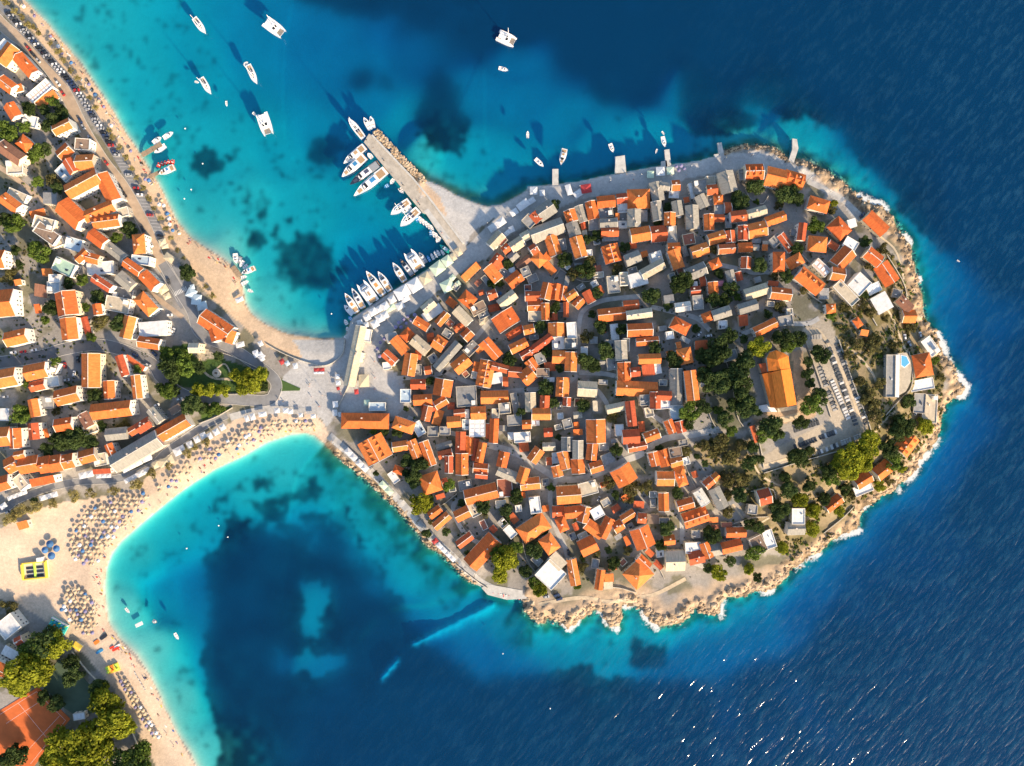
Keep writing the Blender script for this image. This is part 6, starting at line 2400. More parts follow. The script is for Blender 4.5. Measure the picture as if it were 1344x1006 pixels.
def cabin(L_, W_, x0, x1, z0, z1, m, parent, name, taper=0.82, slope=0.0, nose=0.25):
    P = [(x0, -W_/2), (x1-(x1-x0)*nose, -W_/2), (x1, -W_*0.25), (x1, W_*0.25), (x1-(x1-x0)*nose, W_/2), (x0, W_/2)]
    cx_ = (x0+x1)/2
    b = MB().rings([[(x, y, z0) for x, y in P], [(x-slope*(1 if x > cx_ else 0.2), y*taper, z1) for x, y in P]])
    return b.build(name, m, parent)
def boat(P1, P2, wpx, k):
    c = (P1+P2)/2; A = np.array(W3(*P1)[:2]); B_ = np.array(W3(*P2)[:2]); dv = B_-A; L_ = np.hypot(*dv); W_ = wpx*S; cw = (A+B_)/2
    nm = {'s': 'sailing_yacht', 'n': 'sailing_yacht', 'c': 'sailing_catamaran', 'C': 'motor_catamaran', 'm': 'motor_yacht', 'k': 'motor_yacht', 'o': 'motor_yacht', 'd': 'small_boat', 'b': 'small_boat', 'g': 'fishing_boat', 'r': 'pedal_boat', 'p': 'bathing_raft'}[k]
    if k in 'mk' and L_ < 9: nm = 'motor_boat'
    r = root(nm, (cw[0], cw[1], 0.0), math.atan2(dv[1], dv[0]))
    if k in 'sn':
        hull(L_, W_, 1.0, M_hull, r); W2 = W_
        MB().prism([(x*0.95, y*0.87) for x, y in hull_pts(L_, W_)], 0.85, 0.93).build('deck', M_white if rng.random() < 0.5 else FLAT['w'], r)
        co = cabin(L_, W2*0.55, -L_*0.12, L_*0.27, 0.92, 1.4, M_hull, r, 'coachroof')
        MB().box(-L_*0.02,L_*0.1,-W2*0.16,W2*0.16,1.4,1.45).box(L_*0.14,L_*0.19,-W2*0.08,W2*0.08,1.38,1.44).build('hatch', M_tint, co)
        MB().box(-L_*0.43,-L_*0.14,-W2*0.27,W2*0.27,0.94,0.98).build('cockpit', M_teak, r)
        MB().add([(-L_*0.2,-W2*0.3,1.5),(-L_*0.08,-W2*0.3,1.45),(-L_*0.08,W2*0.3,1.45),(-L_*0.2,W2*0.3,1.5),(-L_*0.16,-W2*0.22,2.0),(-L_*0.16,W2*0.22,2.0)], [(0,1,4),(1,2,5,4),(2,3,5),(3,0,4,5)]).build('spray_hood', M_canv, r)
        mh = L_*1.22 if k == 's' else L_*1.0
        MB().tube((L_*0.08,0,0.9),(L_*0.08,0,mh),0.2,0.15,8).build('mast', M_hull, r)
        MB().tube((L_*0.06,0,2.3),(-L_*0.32,0,2.3),0.15,0.13,8).build('boom', M_white, r)
        MB().tube((L_*0.49,0,1.1),(L_*0.09,0,mh*0.97),0.03,0.03,4).build('forestay', M_metal, r)
    elif k == 'c':
        hw = W_*0.30
        for sg in (-1, 1): hull(L_, hw, 1.5, M_hull, r, 'hull', 0, sg*(W_-hw)/2, 0.9, 0.5)
        MB().box(-L_*0.44,L_*0.20,-W_*0.30,W_*0.30,0.7,1.45).build('bridge_deck', M_hull, r)
        co = cabin(L_, W_*0.62, -L_*0.22, L_*0.17, 1.45, 2.5, M_hull, r, 'saloon', 0.85, 0.4)
        MB().box(-L_*0.02,L_*0.10,-W_*0.20,W_*0.20,2.5,2.56).build('window', M_tint, co)
        MB().box(-L_*0.43,-L_*0.24,-W_*0.24,W_*0.24,1.46,1.55).build('cockpit', M_teak, r)
        MB().box(-L_*0.40,-L_*0.19,-W_*0.28,W_*0.28,2.9,3.0).build('hardtop', M_hull, r)
        for sg in (-1, 1): MB().box(L_*0.21,L_*0.42,0.08*sg if sg > 0 else -W_*0.24,W_*0.24 if sg > 0 else -0.08,1.1,1.14).build('trampoline', M_net, r)
        MB().tube((L_*0.44,-W_*0.4,1.2),(L_*0.44,W_*0.4,1.2),0.09,0.09,6).build('cross_beam', M_hull, r)
        MB().tube((L_*0.1,0,2.4),(L_*0.1,0,L_*1.25),0.24,0.18,8).build('mast', M_hull, r)
        MB().tube((L_*0.08,0,3.4),(-L_*0.38,0,3.3),0.2,0.16,8).build('boom', M_white, r)
    elif k == 'C':
        hw = W_*0.34
        for sg in (-1, 1): hull(L_, hw, 1.7, M_hull, r, 'hull', 0, sg*(W_-hw)/2, 0.95, 0.6)
        MB().box(-L_*0.46,L_*0.30,-W_*0.34,W_*0.34,0.8,1.72).build('bridge_deck', M_hull, r)
        co = cabin(L_, W_*0.74, -L_*0.28, L_*0.24, 1.72, 3.0, M_hull, r, 'saloon', 0.9, 0.5)
        MB().box(L_*0.14,L_*0.17,-W_*0.27,W_*0.27,3.0,3.06).build('windscreen', M_tint, co)
        fb = MB().box(-L_*0.24,L_*0.08,-W_*0.26,W_*0.26,3.0,3.35).build('flybridge', M_hull, r)
        MB().box(-L_*0.2,-L_*0.02,-W_*0.16,W_*0.02,3.35,3.42).build('seat', M_teak, fb); MB().box(-L_*0.16,L_*0.04,W_*0.08,W_*0.18,3.35,3.6).build('seat', M_grey, fb)
        MB().box(-L_*0.46,-L_*0.3,-W_*0.3,W_*0.3,1.72,1.78).build('aft_deck', M_teak, r)
        MB().box(L_*0.26,L_*0.40,-W_*0.2,W_*0.2,1.3,1.36).build('foredeck_lounge', M_grey, r)
    elif k in 'mko' and L_ >= 9:
        hm = {'m': M_hull, 'k': M_navy, 'o': M_hull}[k]
        fb_ = 1.35; hull(L_, W_, fb_, hm, r, 'hull', 0, 0, 0.9, 0.45)
        MB().prism([(x*0.95, y*0.87) for x, y in hull_pts(L_, W_, 0.9, full=0.45)], fb_-0.2, fb_+0.02).build('deck', M_hull if k != 'k' else M_grey, r)
        co = cabin(L_, W_*0.68, -L_*0.22, L_*0.20, fb_, fb_+1.1, M_hull, r, 'cabin', 0.84, 0.8)
        MB().add([(L_*0.205,-W_*0.2,fb_+0.15),(L_*0.205,W_*0.2,fb_+0.15),(L_*0.14,W_*0.27,fb_+1.14),(L_*0.14,-W_*0.27,fb_+1.14),(L_*0.08,-W_*0.26,fb_+1.16),(L_*0.08,W_*0.26,fb_+1.16)], [(0,1,2,3),(3,2,5,4)]).build('windscreen', M_tint, co)
        fl = MB().box(-L_*0.2,L_*0.04,-W_*0.27,W_*0.27,fb_+1.1,fb_+1.5).build('flybridge', M_hull, r)
        MB().box(-L_*0.17,-L_*0.03,-W_*0.2,W_*0.2,fb_+1.5,fb_+1.56).build('bimini', {'o': M_orange, 'k': M_canv, 'm': rng.choice([M_teak, M_grey, M_canv, M_bblue])}[k], fl)
        MB().box(-L_*0.44,-L_*0.24,-W_*0.34,W_*0.34,fb_+0.03,fb_+0.08).build('aft_deck', M_teak if k != 'k' else M_grey, r)
        MB().box(L_*0.24,L_*0.36,-W_*0.16,W_*0.16,fb_+0.06,fb_+0.22).build('sun_pad', rng.choice([M_grey, M_teak, M_canv]), r)
        MB().box(-L_*0.52,-L_*0.46,-W_*0.4,W_*0.4,0.25,0.4).build('swim_platform', M_teak, r)
    elif k == 'p':
        MB().box(-L_/2,L_/2,-W_/2,W_/2,-0.1,0.4).build('float', M_hull, r); MB().box(-L_*0.45,L_*0.45,-W_*0.42,W_*0.42,0.4,0.45).build('deck', FLAT['w'], r)
    elif k == 'r':
        for sg in (-1, 1): hull(L_, W_*0.34, 0.5, M_red, r, 'float', 0, sg*W_*0.28, 0.9, 0.5)
        MB().box(-L_*0.35,L_*0.2,-W_*0.3,W_*0.3,0.4,0.55).build('deck', M_red, r)
        for sg in (-1, 1): MB().box(-L_*0.12,L_*0.06,sg*W_*0.16-0.2,sg*W_*0.16+0.2,0.55,0.95).build('seat', M_white, r)
    else:
        hm = {'d': M_hull, 'b': M_bblue, 'g': M_bgreen, 'm': M_hull, 'k': M_grey}.get(k, M_hull)
        hull(L_, W_, 0.55, hm, r, 'hull', 0, 0, 0.88, 0.5)
        MB().prism([(x*0.90, y*0.78) for x, y in hull_pts(L_, W_, 0.88, full=0.5)], 0.30, 0.36).build('floor', {'d': rng.choice([FLAT['w'], M_bblue, M_grey, M_teak]), 'g': M_bgreen, 'b': M_hull}.get(k, FLAT['w']), r)
        for q in (-0.22, 0.08): MB().box(L_*q-0.14,L_*q+0.14,-W_*0.38,W_*0.38,0.45,0.52).build('bench', M_hull if k != 'd' else M_teak, r)
        if L_ > 3.4:
            MB().box(-L_/2-0.25,-L_/2+0.1,-0.16,0.16,0.1,0.9).build('outboard', M_dark, r)
        if k in 'mk' or L_ > 6:
            co = cabin(L_, W_*0.5, -L_*0.05, L_*0.25, 0.4, 0.95, M_hull, r, 'console', 0.85, 0.2); MB().box(L_*0.1,L_*0.2,-W_*0.2,W_*0.2,0.95,1.0).build('windscreen', M_tint, co)
        if k == 'g': MB().box(-L_*0.3,L_*0.05,-W_*0.3,W_*0.3,1.7,1.76).build('awning', AC['c'], r)
    return dict(o=r, c=c, k=k, L=L_)
BOATS = []
for join, ox, oy, sc, t in parse(B_DATA):
    x1, y1, x2, y2, w = [float(v) for v in t[:5]]
    BOATS.append(boat(np.array((ox+x1/sc, oy+y1/sc)), np.array((ox+x2/sc, oy+y2/sc)), w/sc, t[5]))
BN = {'s': 'white sailing yacht with tall mast', 'n': 'white sailing yacht moored bow out', 'c': 'white sailing catamaran with net trampolines', 'C': 'broad white motor catamaran', 'm': 'white motor yacht', 'k': 'dark-hulled motor yacht', 'o': 'white motor yacht with orange bimini', 'd': 'white small boat', 'b': 'blue small boat', 'g': 'green fishing boat with awning', 'r': 'red pedal boat', 'p': 'white bathing raft'}
def bdesc(r, lvl):
    x, y = r['c']; k = r['k']
    if k in 'mk' and r['L'] < 9: nm = 'white motor boat' if k == 'm' else 'grey motor boat'
    else: nm = BN[k]
    if y > 600: dd = 'off the southern beach'
    elif x > 1200: dd = 'out on the open sea off the eastern rocks'
    elif x < 240 and y > 150: dd = 'at the wooden jetties of the north beach'
    elif 295 < x < 345 and y > 320: dd = 'crowded at the brown wooden jetty'
    elif x < 440: dd = 'anchored in the turquoise bay'
    elif x < 500 and y < 300: dd = 'moored stern-to near the tip of the long pier'
    elif x < 620 and y < 330: dd = 'moored along the long pier'
    elif x < 460 and y > 400: dd = 'tied at the corner of the yacht quay'
    elif y > 320 and x < 620: dd = 'moored at the yacht quay'
    elif y < 110: dd = 'anchored over the dark seagrass edge'
    else: dd = 'off the northern promenade jetties'
    sz = 'tiny' if r['L'] < 3.2 else 'little' if r['L'] < 5 else 'mid-sized' if r['L'] < 10 else 'large' if r['L'] < 15 else 'very large'
    if lvl == 0: return f'{nm} {dd}'
    if lvl == 1: return f'{sz} {nm} {dd}'
    near = min((q for q in BOATS if q is not r), key=lambda q: np.hypot(*(q['c']-r['c'])))
    return f"{sz} {nm} next to a {BN[near['k']].split(' with')[0].split(' moored')[0]}, {dd}"
finalize(BOATS, bdesc, lambda r: {'p': 'raft', 'r': 'pedal boat'}.get(r['k'], 'boat'), lambda r: 'boats around the town')

# ------------------------------------------------------------------ cars
CARC = {'white': (0.75, 0.75, 0.75), 'black': (0.02, 0.02, 0.025), 'dark grey': (0.07, 0.075, 0.085), 'silver': (0.42, 0.43, 0.45), 'navy': (0.03, 0.05, 0.12), 'red': (0.40, 0.03, 0.03)}
def car_meshes(cn, c):
    m = mat('car_'+cn.replace(' ', '_'), c, 0.25, 0, spec=0.6)
    def ring(z, x0, x1, w, ch=0.25): return [(x0, -w+ch, z), (x0+ch, -w, z), (x1-ch, -w, z), (x1, -w+ch, z), (x1, w-ch, z), (x1-ch, w, z), (x0+ch, w, z), (x0, w-ch, z)]
    body = MB().rings([ring(0.25, -2.05, 2.05, 0.82), ring(0.55, -2.15, 2.15, 0.9), ring(0.85, -2.1, 2.0, 0.88), ring(0.95, -2.0, 1.5, 0.84)])
    roof = MB().rings([ring(1.42, -1.35, 0.35, 0.62, 0.15), ring(1.46, -1.2, 0.2, 0.55, 0.15)])
    glass = MB().rings([ring(0.94, -1.95, 1.15, 0.80), ring(1.42, -1.4, 0.4, 0.63, 0.15)])
    return body.mesh('body', m), roof.mesh('roof', m), glass.mesh('windows', M_tint)
CARM = {k: car_meshes(k, c) for k, c in CARC.items()}
wheel_mesh = MB().tube((0,-0.11,0),(0,0.11,0),0.32,0.32,10).mesh('wheel', M_dark)
CARS = []
def car(px, py, ang, cn=None, where=''):
    cn = cn or rng.choice(['white', 'white', 'black', 'black', 'dark grey', 'dark grey', 'silver', 'navy', 'red', 'silver'])
    r = root('parked_car', gp(px, py, 0.16), ang); s_ = rng.uniform(0.94, 1.06); r.scale = (s_, s_, s_)
    for n_, me in zip(('body', 'roof', 'windows'), CARM[cn]): link(n_, me, None, r)
    for wx_, wy_ in ((-1.3, -0.8), (-1.3, 0.8), (1.3, -0.8), (1.3, 0.8)):
        o = link('wheel', wheel_mesh, None, r); o.location = (wx_, wy_, 0.32)
    CARS.append(dict(o=r, cn=cn, w=where)); return r
for i, (p, d) in enumerate(bays[:-1]):
    q = p+d*2.5; y = q[1]
    dens = 0.93 if y < 182 else 0.35 if y < 232 else 0.55 if y < 262 else 0.2
    if rng.random() < dens:
        n = np.array([d[1]*0.85+d[0]*0.5, -d[0]*0.85+d[1]*0.5]); w = 'in the full stretch of the beach car park' if y < 182 else 'in the half-empty bays of the beach car park'
        car(q[0], q[1], math.atan2(-n[1], n[0])+(math.pi if rng.random() < 0.4 else 0), None, w)
def rd(t): return [(COAST[t][0], COAST[t][1]), math.atan2(-(COAST[t+1][1]-COAST[t][1]), COAST[t+1][0]-COAST[t][0])]
for (x, y, a_, cn, w) in [(38,64,-48,'red','parked against the houses of the coast road'),(44,72,-48,'black','parked against the houses of the coast road'),(51,80,-49,'silver','parked against the houses of the coast road'),(77,110,-52,'white','driving on the coast road past the cream roof'),(83,123,-56,'red','driving on the coast road past the cream roof'),
  (106,159,-60,'navy','parked by the orange-roofed house wall on the coast road'),(110,167,-58,'silver','parked by the orange-roofed house wall on the coast road'),(118,181,-52,'silver','parked further along the coast road wall'),(122,187,-52,'navy','parked further along the coast road wall'),(140,214,-53,'red','driving past the courtyard building'),
  (158,246,-60,'black','parked outside the courtyard building'),(164,256,-58,'black','parked outside the courtyard building'),(188,301,-65,'dark grey','parked opposite the beach trees'),(196,315,-62,'white','parked opposite the beach trees'),(199,321,-62,'white','parked opposite the beach trees'),(222,370,-75,'dark grey','waiting before the zebra crossing'),
  (228,435,70,'white','by the flat white house near the park'),(223,414,5,'white','by the orange roof below the lane'),(178,466,-25,'navy','parked on the curving inland road'),(195,479,-28,'silver','parked on the curving inland road'),(203,464,-45,'navy','parked at the inland road bend'),(236,524,12,'white','on the road below the park'),(206,532,20,'white','in the yard below the park road'),
  (18,463,8,'white','parked in front of the house on the inland road'),(31,462,8,'red','parked in front of the house on the inland road'),(45,460,12,'white','parked in front of the house on the inland road'),(86,480,95,'red','in the car park by the inland road'),(103,472,92,'black','in the car park by the inland road'),(98,491,80,'white','in the car park by the inland road'),(88,499,10,'silver','in the car park by the inland road'),(8,521,5,'silver','in the yard of the white house'),
  (917,439,60,'white','on the small square north of the church'),(930,441,10,'white','on the small square north of the church'),(1131,283,45,'navy','at the end of the north-eastern lane'),(746,725,100,'black','on the steep lane near the southern ledges'),(730,781,10,'navy','on the turning place above the southern ledges'),(734,786,15,'navy','on the turning place above the southern ledges'),(717,783,8,'silver','on the turning place above the southern ledges'),
  (1187,443,95,'white','on the parking bay by the eastern rocks'),(1193,452,110,'silver','on the parking bay by the eastern rocks'),(1207,440,95,'white','beside the white slab roof on the eastern shore'),(1201,541,85,'white','beside the striped flat roof'),(785,655,60,'silver','below the bending street'),(817,652,40,'white','below the bending street'),(717,637,80,'black','below the bending street'),(12,672,35,'silver','at the western end of the promenade road'),(170,372,0,'dark grey','in the yard by the lane')]:
    car(x, y, math.radians(a_), cn, w)
from collections import Counter
for r in CARS: tag(r['o'], f"{r['cn']} car {r['w']}", 'car', f"{r['cn']} cars {r['w']}")

# ------------------------------------------------------------------ beach: parasols, sunbeds, people, toys
M_straw = mat('straw_thatch', (0.47, 0.37, 0.25), 0.95, 0.12, 0.12, 3)
M_pblue = mat('parasol_blue', (0.06, 0.16, 0.34), 0.8, 0.2); M_pviolet = mat('parasol_violet', (0.22, 0.20, 0.34), 0.8, 0.2)
def para_mesh(m, r_, h_, n=10):
    b = MB(); ring = [(r_*math.cos(2*math.pi*i/n), r_*math.sin(2*math.pi*i/n), h_) for i in range(n)]; r2 = [(x*0.97, y*0.97, z-0.18) for x, y, z in ring]
    b.add(ring+r2+[(0, 0, h_+r_*0.42)], [(i, (i+1) % n, 2*n) for i in range(n)]+[(i+n, (i+1) % n+n, (i+1) % n, i) for i in range(n)]); return b.mesh('canopy', m)
PM = {'straw': para_mesh(M_straw, 1.35, 2.1), 'blue': para_mesh(M_pblue, 1.3, 2.1), 'white': para_mesh(AC['w'], 1.3, 2.1), 'violet': para_mesh(M_pviolet, 1.2, 2.1), 'big': para_mesh(M_pblue, 2.3, 2.6, 14)}
pole_mesh = MB().tube((0,0,-0.3),(0,0,2.6),0.05,0.04,6).mesh('pole', M_wood)
bed_mesh = MB().add([(-0.95,-0.32,0.32),(0.3,-0.32,0.32),(0.95,-0.32,0.62),(0.95,0.32,0.62),(0.3,0.32,0.32),(-0.95,0.32,0.32),(-0.95,-0.32,0.24),(0.3,-0.32,0.24),(0.95,-0.32,0.54),(0.95,0.32,0.54),(0.3,0.32,0.24),(-0.95,0.32,0.24)],
   [(0,1,4,5),(1,2,3,4),(11,10,7,6),(10,9,8,7),(0,6,7,1),(1,7,8,2),(2,8,9,3),(3,9,10,4),(4,10,11,5),(5,11,6,0)]).box(-0.8,-0.72,-0.28,-0.2,-0.1,0.26).box(-0.8,-0.72,0.2,0.28,-0.1,0.26).box(0.3,0.38,-0.28,-0.2,-0.1,0.26).box(0.3,0.38,0.2,0.28,-0.1,0.26).mesh('sunbed', mat('sunbed_fabric', (0.62, 0.60, 0.56), 0.8, 0.15))
bed_stripe = bed_mesh.copy(); bed_stripe.materials.clear(); bed_stripe.materials.append(mat('sunbed_red', (0.55, 0.16, 0.14), 0.8, 0.3))
PARAS = []
def parasol(px, py, k, where):
    r = root('parasol', gp(px, py), rng.uniform(0, 6)); s_ = rng.uniform(0.9, 1.12); r.scale = (s_, s_, rng.uniform(0.92, 1.05))
    link('canopy', PM[k], None, r); link('pole', pole_mesh, None, r)
    tag(r, f"{ {'straw': 'straw thatched', 'blue': 'blue', 'white': 'white', 'violet': 'violet-grey', 'big': 'very wide blue'}[k]} parasol {where}", 'parasol', f'{k} parasols {where}'); PARAS.append((px, py))
def bed(px, py, a_, where, me=bed_mesh, what='pale sunbed'):
    o = link('sunbed', me); o.location = gp(px, py, 0.02); o.rotation_euler = (0, 0, a_); tag(o, f'{what} {where}', 'sunbed', f'sunbeds {where}'); return o
FIELDS = [([(92,722),(98,692),(112,672),(132,660),(160,652),(192,640),(200,655),(180,675),(160,693),(145,712),(132,735),(118,745),(100,735)], 7.2, 'on the wide curve of the southern beach', 0.9),
          ([(82,800),(86,775),(104,766),(122,778),(127,800),(127,832),(112,832),(98,825)], 6.6, 'in the cluster above the beach stalls', 0.95),
          ([(206,640),(225,622),(250,605),(275,590),(300,574),(325,562),(350,556),(385,549),(408,548),(415,560),(392,560),(360,567),(330,580),(300,596),(275,608),(250,620),(225,638),(212,650)], 6.9, 'along the narrow southern beach strip', 0.85)]
for poly, sp, where, pr in FIELDS:
    P = np.array(poly); lo = P.min(0); hi = P.max(0); j = 0; yy = lo[1]
    while yy < hi[1]:
        xx = lo[0]+(sp/2 if j % 2 else 0)
        while xx < hi[0]:
            a_, b_ = xx+rng.uniform(-1.6, 1.6), yy+rng.uniform(-1.6, 1.6)
            if inside(np.array([a_]), np.array([b_]), P)[0] and rng.random() < pr:
                parasol(a_, b_, rng.choice(['straw', 'straw', 'straw', 'straw', 'straw', 'straw', 'straw', 'blue', 'white', 'violet']), where)
                for q in (1, -1):
                    if rng.random() < 0.6: bed(a_+q*1.9, b_+rng.uniform(0.8, 2.0), rng.choice([0.8, -2.3])+rng.uniform(-0.3, 0.3), where)
            xx += sp
        yy += sp*0.87; j += 1
for k in range(16):
    for q, off in ((0, 0), (1, 5.4)):
        t_ = k/15.5; x = 160+off*0.9+(198-160)*t_*1.18+q*1.5; y = 893-off*0.5+(960-893)*t_*1.12+q*2
        if k % 7 == 6 and q: continue
        parasol(x+rng.uniform(-0.8,0.8), y+rng.uniform(-0.8,0.8), rng.choice(['straw', 'straw', 'white', 'violet']), 'in the double row beside the beach pines')
        bed(x+2, y+1, -0.8+rng.uniform(-0.2,0.2), 'in the double row beside the beach pines')
for k in range(6): bed(178+k*2.4, 884+k*4.0, -0.9, 'near the surf below the yellow stall', bed_mesh)
for k in range(13): bed(644+k*3.4, 779.5+k*0.55, 1.6, 'on the concrete bathing deck', bed_stripe if k % 2 else bed_mesh, 'striped sunbed' if k % 2 else 'white sunbed')
for x, y in ((69,713),(77.5,719),(62.5,721),(71,728.5)): parasol(x, y, 'big', 'grouped beside the yellow inflatable slide')
for x, y in ((524,424),(530,420),(536,416),(520,430),(527,430),(534,425),(540,421),(545,414),(500,450),(505,445),(496,458),(499,468)): parasol(x, y, 'violet', 'over the cafe tables behind the harbour square')
for x, y in ((887,220),(893,219),(890,225),(897,223)): parasol(x, y, 'violet', 'over the tables on the northern promenade')
for x, y in ((890.5,285),(676,318)): parasol(x, y, 'white', 'standing alone in a town yard')
for x, y in ((656,386),(735,400)): parasol(x, y, 'blue', 'standing alone in a town yard')
for k in range(40):
    i = rng.randint(0, 14); t_ = rng.random(); a_ = SHP[4+i]; b_ = SHP[5+i]; q = a_+(b_-a_)*t_+np.array((-1, 0.75))*rng.uniform(4, 9)
    if q[1] > 0: parasol(q[0], q[1], rng.choice(['white', 'white', 'straw', 'violet', 'blue']), 'scattered on the northern beach') if k < 26 else bed(q[0], q[1], rng.uniform(0, 6), 'scattered on the northern beach')

# people: one continuous body each, from a skinned skeleton
def person_mesh(name, J, E_, R_):
    me = bpy.data.meshes.new(name); me.from_pydata(J, E_, []); o = bpy.data.objects.new(name, me); COL.objects.link(o)
    o.modifiers.new('skin', 'SKIN')
    for v, r_ in zip(me.skin_vertices[0].data, R_): v.radius = (r_, r_)
    me.skin_vertices[0].data[0].use_root = True
    dg = bpy.context.evaluated_depsgraph_get(); ev = bpy.data.meshes.new_from_object(o.evaluated_get(dg)); bpy.data.objects.remove(o); ev.name = name; return ev
JS = [(0,0,0.95),(0,0,1.2),(0,0,1.42),(0,0,1.52),(0,0,1.68),(0,0.20,1.40),(0.03,0.26,1.12),(0.08,0.25,0.88),(0,-0.20,1.40),(0.03,-0.26,1.12),(0.08,-0.25,0.88),(0,0.10,0.9),(0.06,0.11,0.48),(-0.02,0.11,0.06),(0.14,0.12,0.03),(0,-0.10,0.9),(-0.06,-0.11,0.48),(-0.14,-0.11,0.06),(0.0,-0.12,0.03)]
ES = [(0,1),(1,2),(2,3),(3,4),(2,5),(5,6),(6,7),(2,8),(8,9),(9,10),(0,11),(11,12),(12,13),(13,14),(0,15),(15,16),(16,17),(17,18)]
RS = [0.15,0.14,0.15,0.06,0.11,0.07,0.05,0.04,0.07,0.05,0.04,0.10,0.07,0.05,0.04,0.10,0.07,0.05,0.04]
stand = person_mesh('body', JS, ES, RS); lie = person_mesh('body', [(z-0.9, y, 0.15+x*0.3) for x, y, z in JS], ES, RS)
SK = [mat('skin_tan', (0.45, 0.25, 0.16), 0.6), mat('skin_pale', (0.60, 0.40, 0.30), 0.6)]
stand.materials.append(SK[0]); lie.materials.append(SK[0]); stand2 = stand.copy(); stand2.materials.clear(); stand2.materials.append(SK[1]); lie2 = lie.copy(); lie2.materials.clear(); lie2.materials.append(SK[1])
M_hair = mat('hair_dark', (0.03, 0.02, 0.015), 0.8); hair_mesh = MB().rings([[(0.11*math.cos(a)*q, 0.11*math.sin(a)*q, z) for a in [i*math.pi/4 for i in range(8)]] for q, z in ((1.0,1.66),(1.1,1.74),(0.8,1.81),(0.2,1.83))]).mesh('hair', M_hair)
CL = {n_: mat('cloth_'+n_, c, 0.9) for n_, c in (('white', (0.75,0.75,0.73)), ('black', (0.03,0.03,0.03)), ('red', (0.5,0.05,0.05)), ('blue', (0.06,0.14,0.4)), ('yellow', (0.7,0.5,0.08)))}
def cloth(z0, z1, r0, r1): return MB().rings([[(r*1.0*math.cos(a), r*1.35*math.sin(a), z) for a in [i*math.pi/4 for i in range(8)]] for r, z in ((r0,z0),((r0+r1)/2,(z0+z1)/2),(r1,z1))])
SHIRT = {n_: cloth(0.92,1.46,0.19,0.19).mesh('shirt', m) for n_, m in CL.items()}
SHORT = {n_: cloth(-0.12,0.12,0.17,0.17).mesh('swimwear', m) for n_, m in CL.items()}
TOWEL = {n_: MB().box(-1.0,1.0,-0.45,0.45,0,0.03).mesh('beach_towel', m) for n_, m in CL.items()}
def standing(px, py, where):
    c = rng.choice(list(CL)); r = root('person', gp(px, py, 0.13), rng.uniform(0, 6.28)); link('body', rng.choice([stand, stand2]), None, r); link('shirt', SHIRT[c], None, r); link('hair', hair_mesh, None, r)
    tag(r, f'person in {c} top walking {where}', 'person', f'people in {c} walking {where}')
def lying(px, py, where):
    c = rng.choice(list(CL)); a_ = -0.8+rng.uniform(-0.5, 0.5); t_ = link('beach_towel', TOWEL[c]); t_.location = gp(px, py, 0.03); t_.rotation_euler = (0, 0, a_); tag(t_, f'{c} beach towel {where}', 'towel', f'{c} towels {where}')
    if rng.random() < 0.7:
        s_ = rng.choice(list(CL)); r = root('person', gp(px, py, 0.06), a_); link('body', rng.choice([lie, lie2]), None, r); o = link('swimwear', SHORT[s_], None, r); o.rotation_euler = (0, math.pi/2, 0); o.location = (0, 0, 0.15); o.scale = (0.9, 0.95, 1)
        tag(r, f'person in {s_} swimwear lying on a {c} towel {where}', 'person', f'sunbathers {where} on {c} towels')
def beach_pts(i0, i1, n, lo, hi):
    out = []
    for _ in range(n):
        i = rng.randint(i0, i1-1); a_ = SHP[i]; b_ = SHP[i+1]; d = b_-a_; nn = np.array([-d[1], d[0]])/np.hypot(*d); m_ = (a_+b_)/2+nn*3
        if not inside(np.array([m_[0]]), np.array([m_[1]]), SHP)[0]: nn = -nn
        out.append(a_+d*rng.random()+nn*rng.uniform(lo, hi))
    return out
i_s = next(i for i, s_ in enumerate(SH) if s_[1] == 413 and s_[2] == 572); i_e = next(i for i, s_ in enumerate(SH) if s_[1] == 251)
for q in beach_pts(4, 24, 70, 3, 9): (lying if rng.random() < 0.75 else standing)(q[0], q[1], 'on the northern beach')
for q in beach_pts(i_s, i_e, 100, 3, 13): (lying if rng.random() < 0.75 else standing)(q[0], q[1], 'on the southern beach')
for _ in range(60):
    x, y = rng.uniform(365, 545), rng.uniform(455, 555)
    if inside(np.array([x]), np.array([y]), PLAZA)[0] and free(x, y, 16): standing(x, y, 'on the harbour square')
for _ in range(46):
    x, y = rng.uniform(640, 1040), rng.uniform(200, 262)
    if inside(np.array([x]), np.array([y]), PLAZA)[0] and free(x, y, 12): standing(x, y, 'on the northern promenade')
for _ in range(16):
    t_ = rng.random(); standing(482+(592-482)*t_+rng.uniform(-3,3), 186+(318-186)*t_+rng.uniform(-1,4), 'along the concrete pier')

# inflatable slide, playground, stalls and mats on the southern beach
M_ye = mat('inflatable_yellow', (0.85, 0.58, 0.08), 0.5); M_bk = mat('inflatable_black', (0.03, 0.035, 0.05), 0.5); M_gn = mat('inflatable_green', (0.50, 0.75, 0.10), 0.5); M_tq = mat('inflatable_turquoise', (0.05, 0.50, 0.50), 0.5); M_or = mat('inflatable_orange', (0.80, 0.22, 0.04), 0.5)
g = gp(48, 748); r = root('inflatable_slide', g, math.radians(6)); tag(r, 'big yellow inflatable slide with black lanes and a green stripe on the sand', 'inflatable')
MB().box(-8,8,-5.6,5.6,0,1.2).build('base', mat('inflatable_cream', (0.62, 0.58, 0.45), 0.6), r)
for y0 in (-5.6, 4.8): MB().box(-8.1,8.1,y0,y0+0.8,1.2,2.4).build('side_tube', M_ye, r)
for x0 in (-8.1, 7.2): MB().box(x0,x0+0.9,-4.8,4.8,1.2,3.0).build('end_tube', M_ye, r)
for y0 in (-4.2, -1.6, 1.0):
    for x0, x1 in ((-5.6, -1.0), (1.0, 5.2)): MB().box(x0,x1,y0,y0+1.5,1.2,1.5).build('lane', M_bk, r)
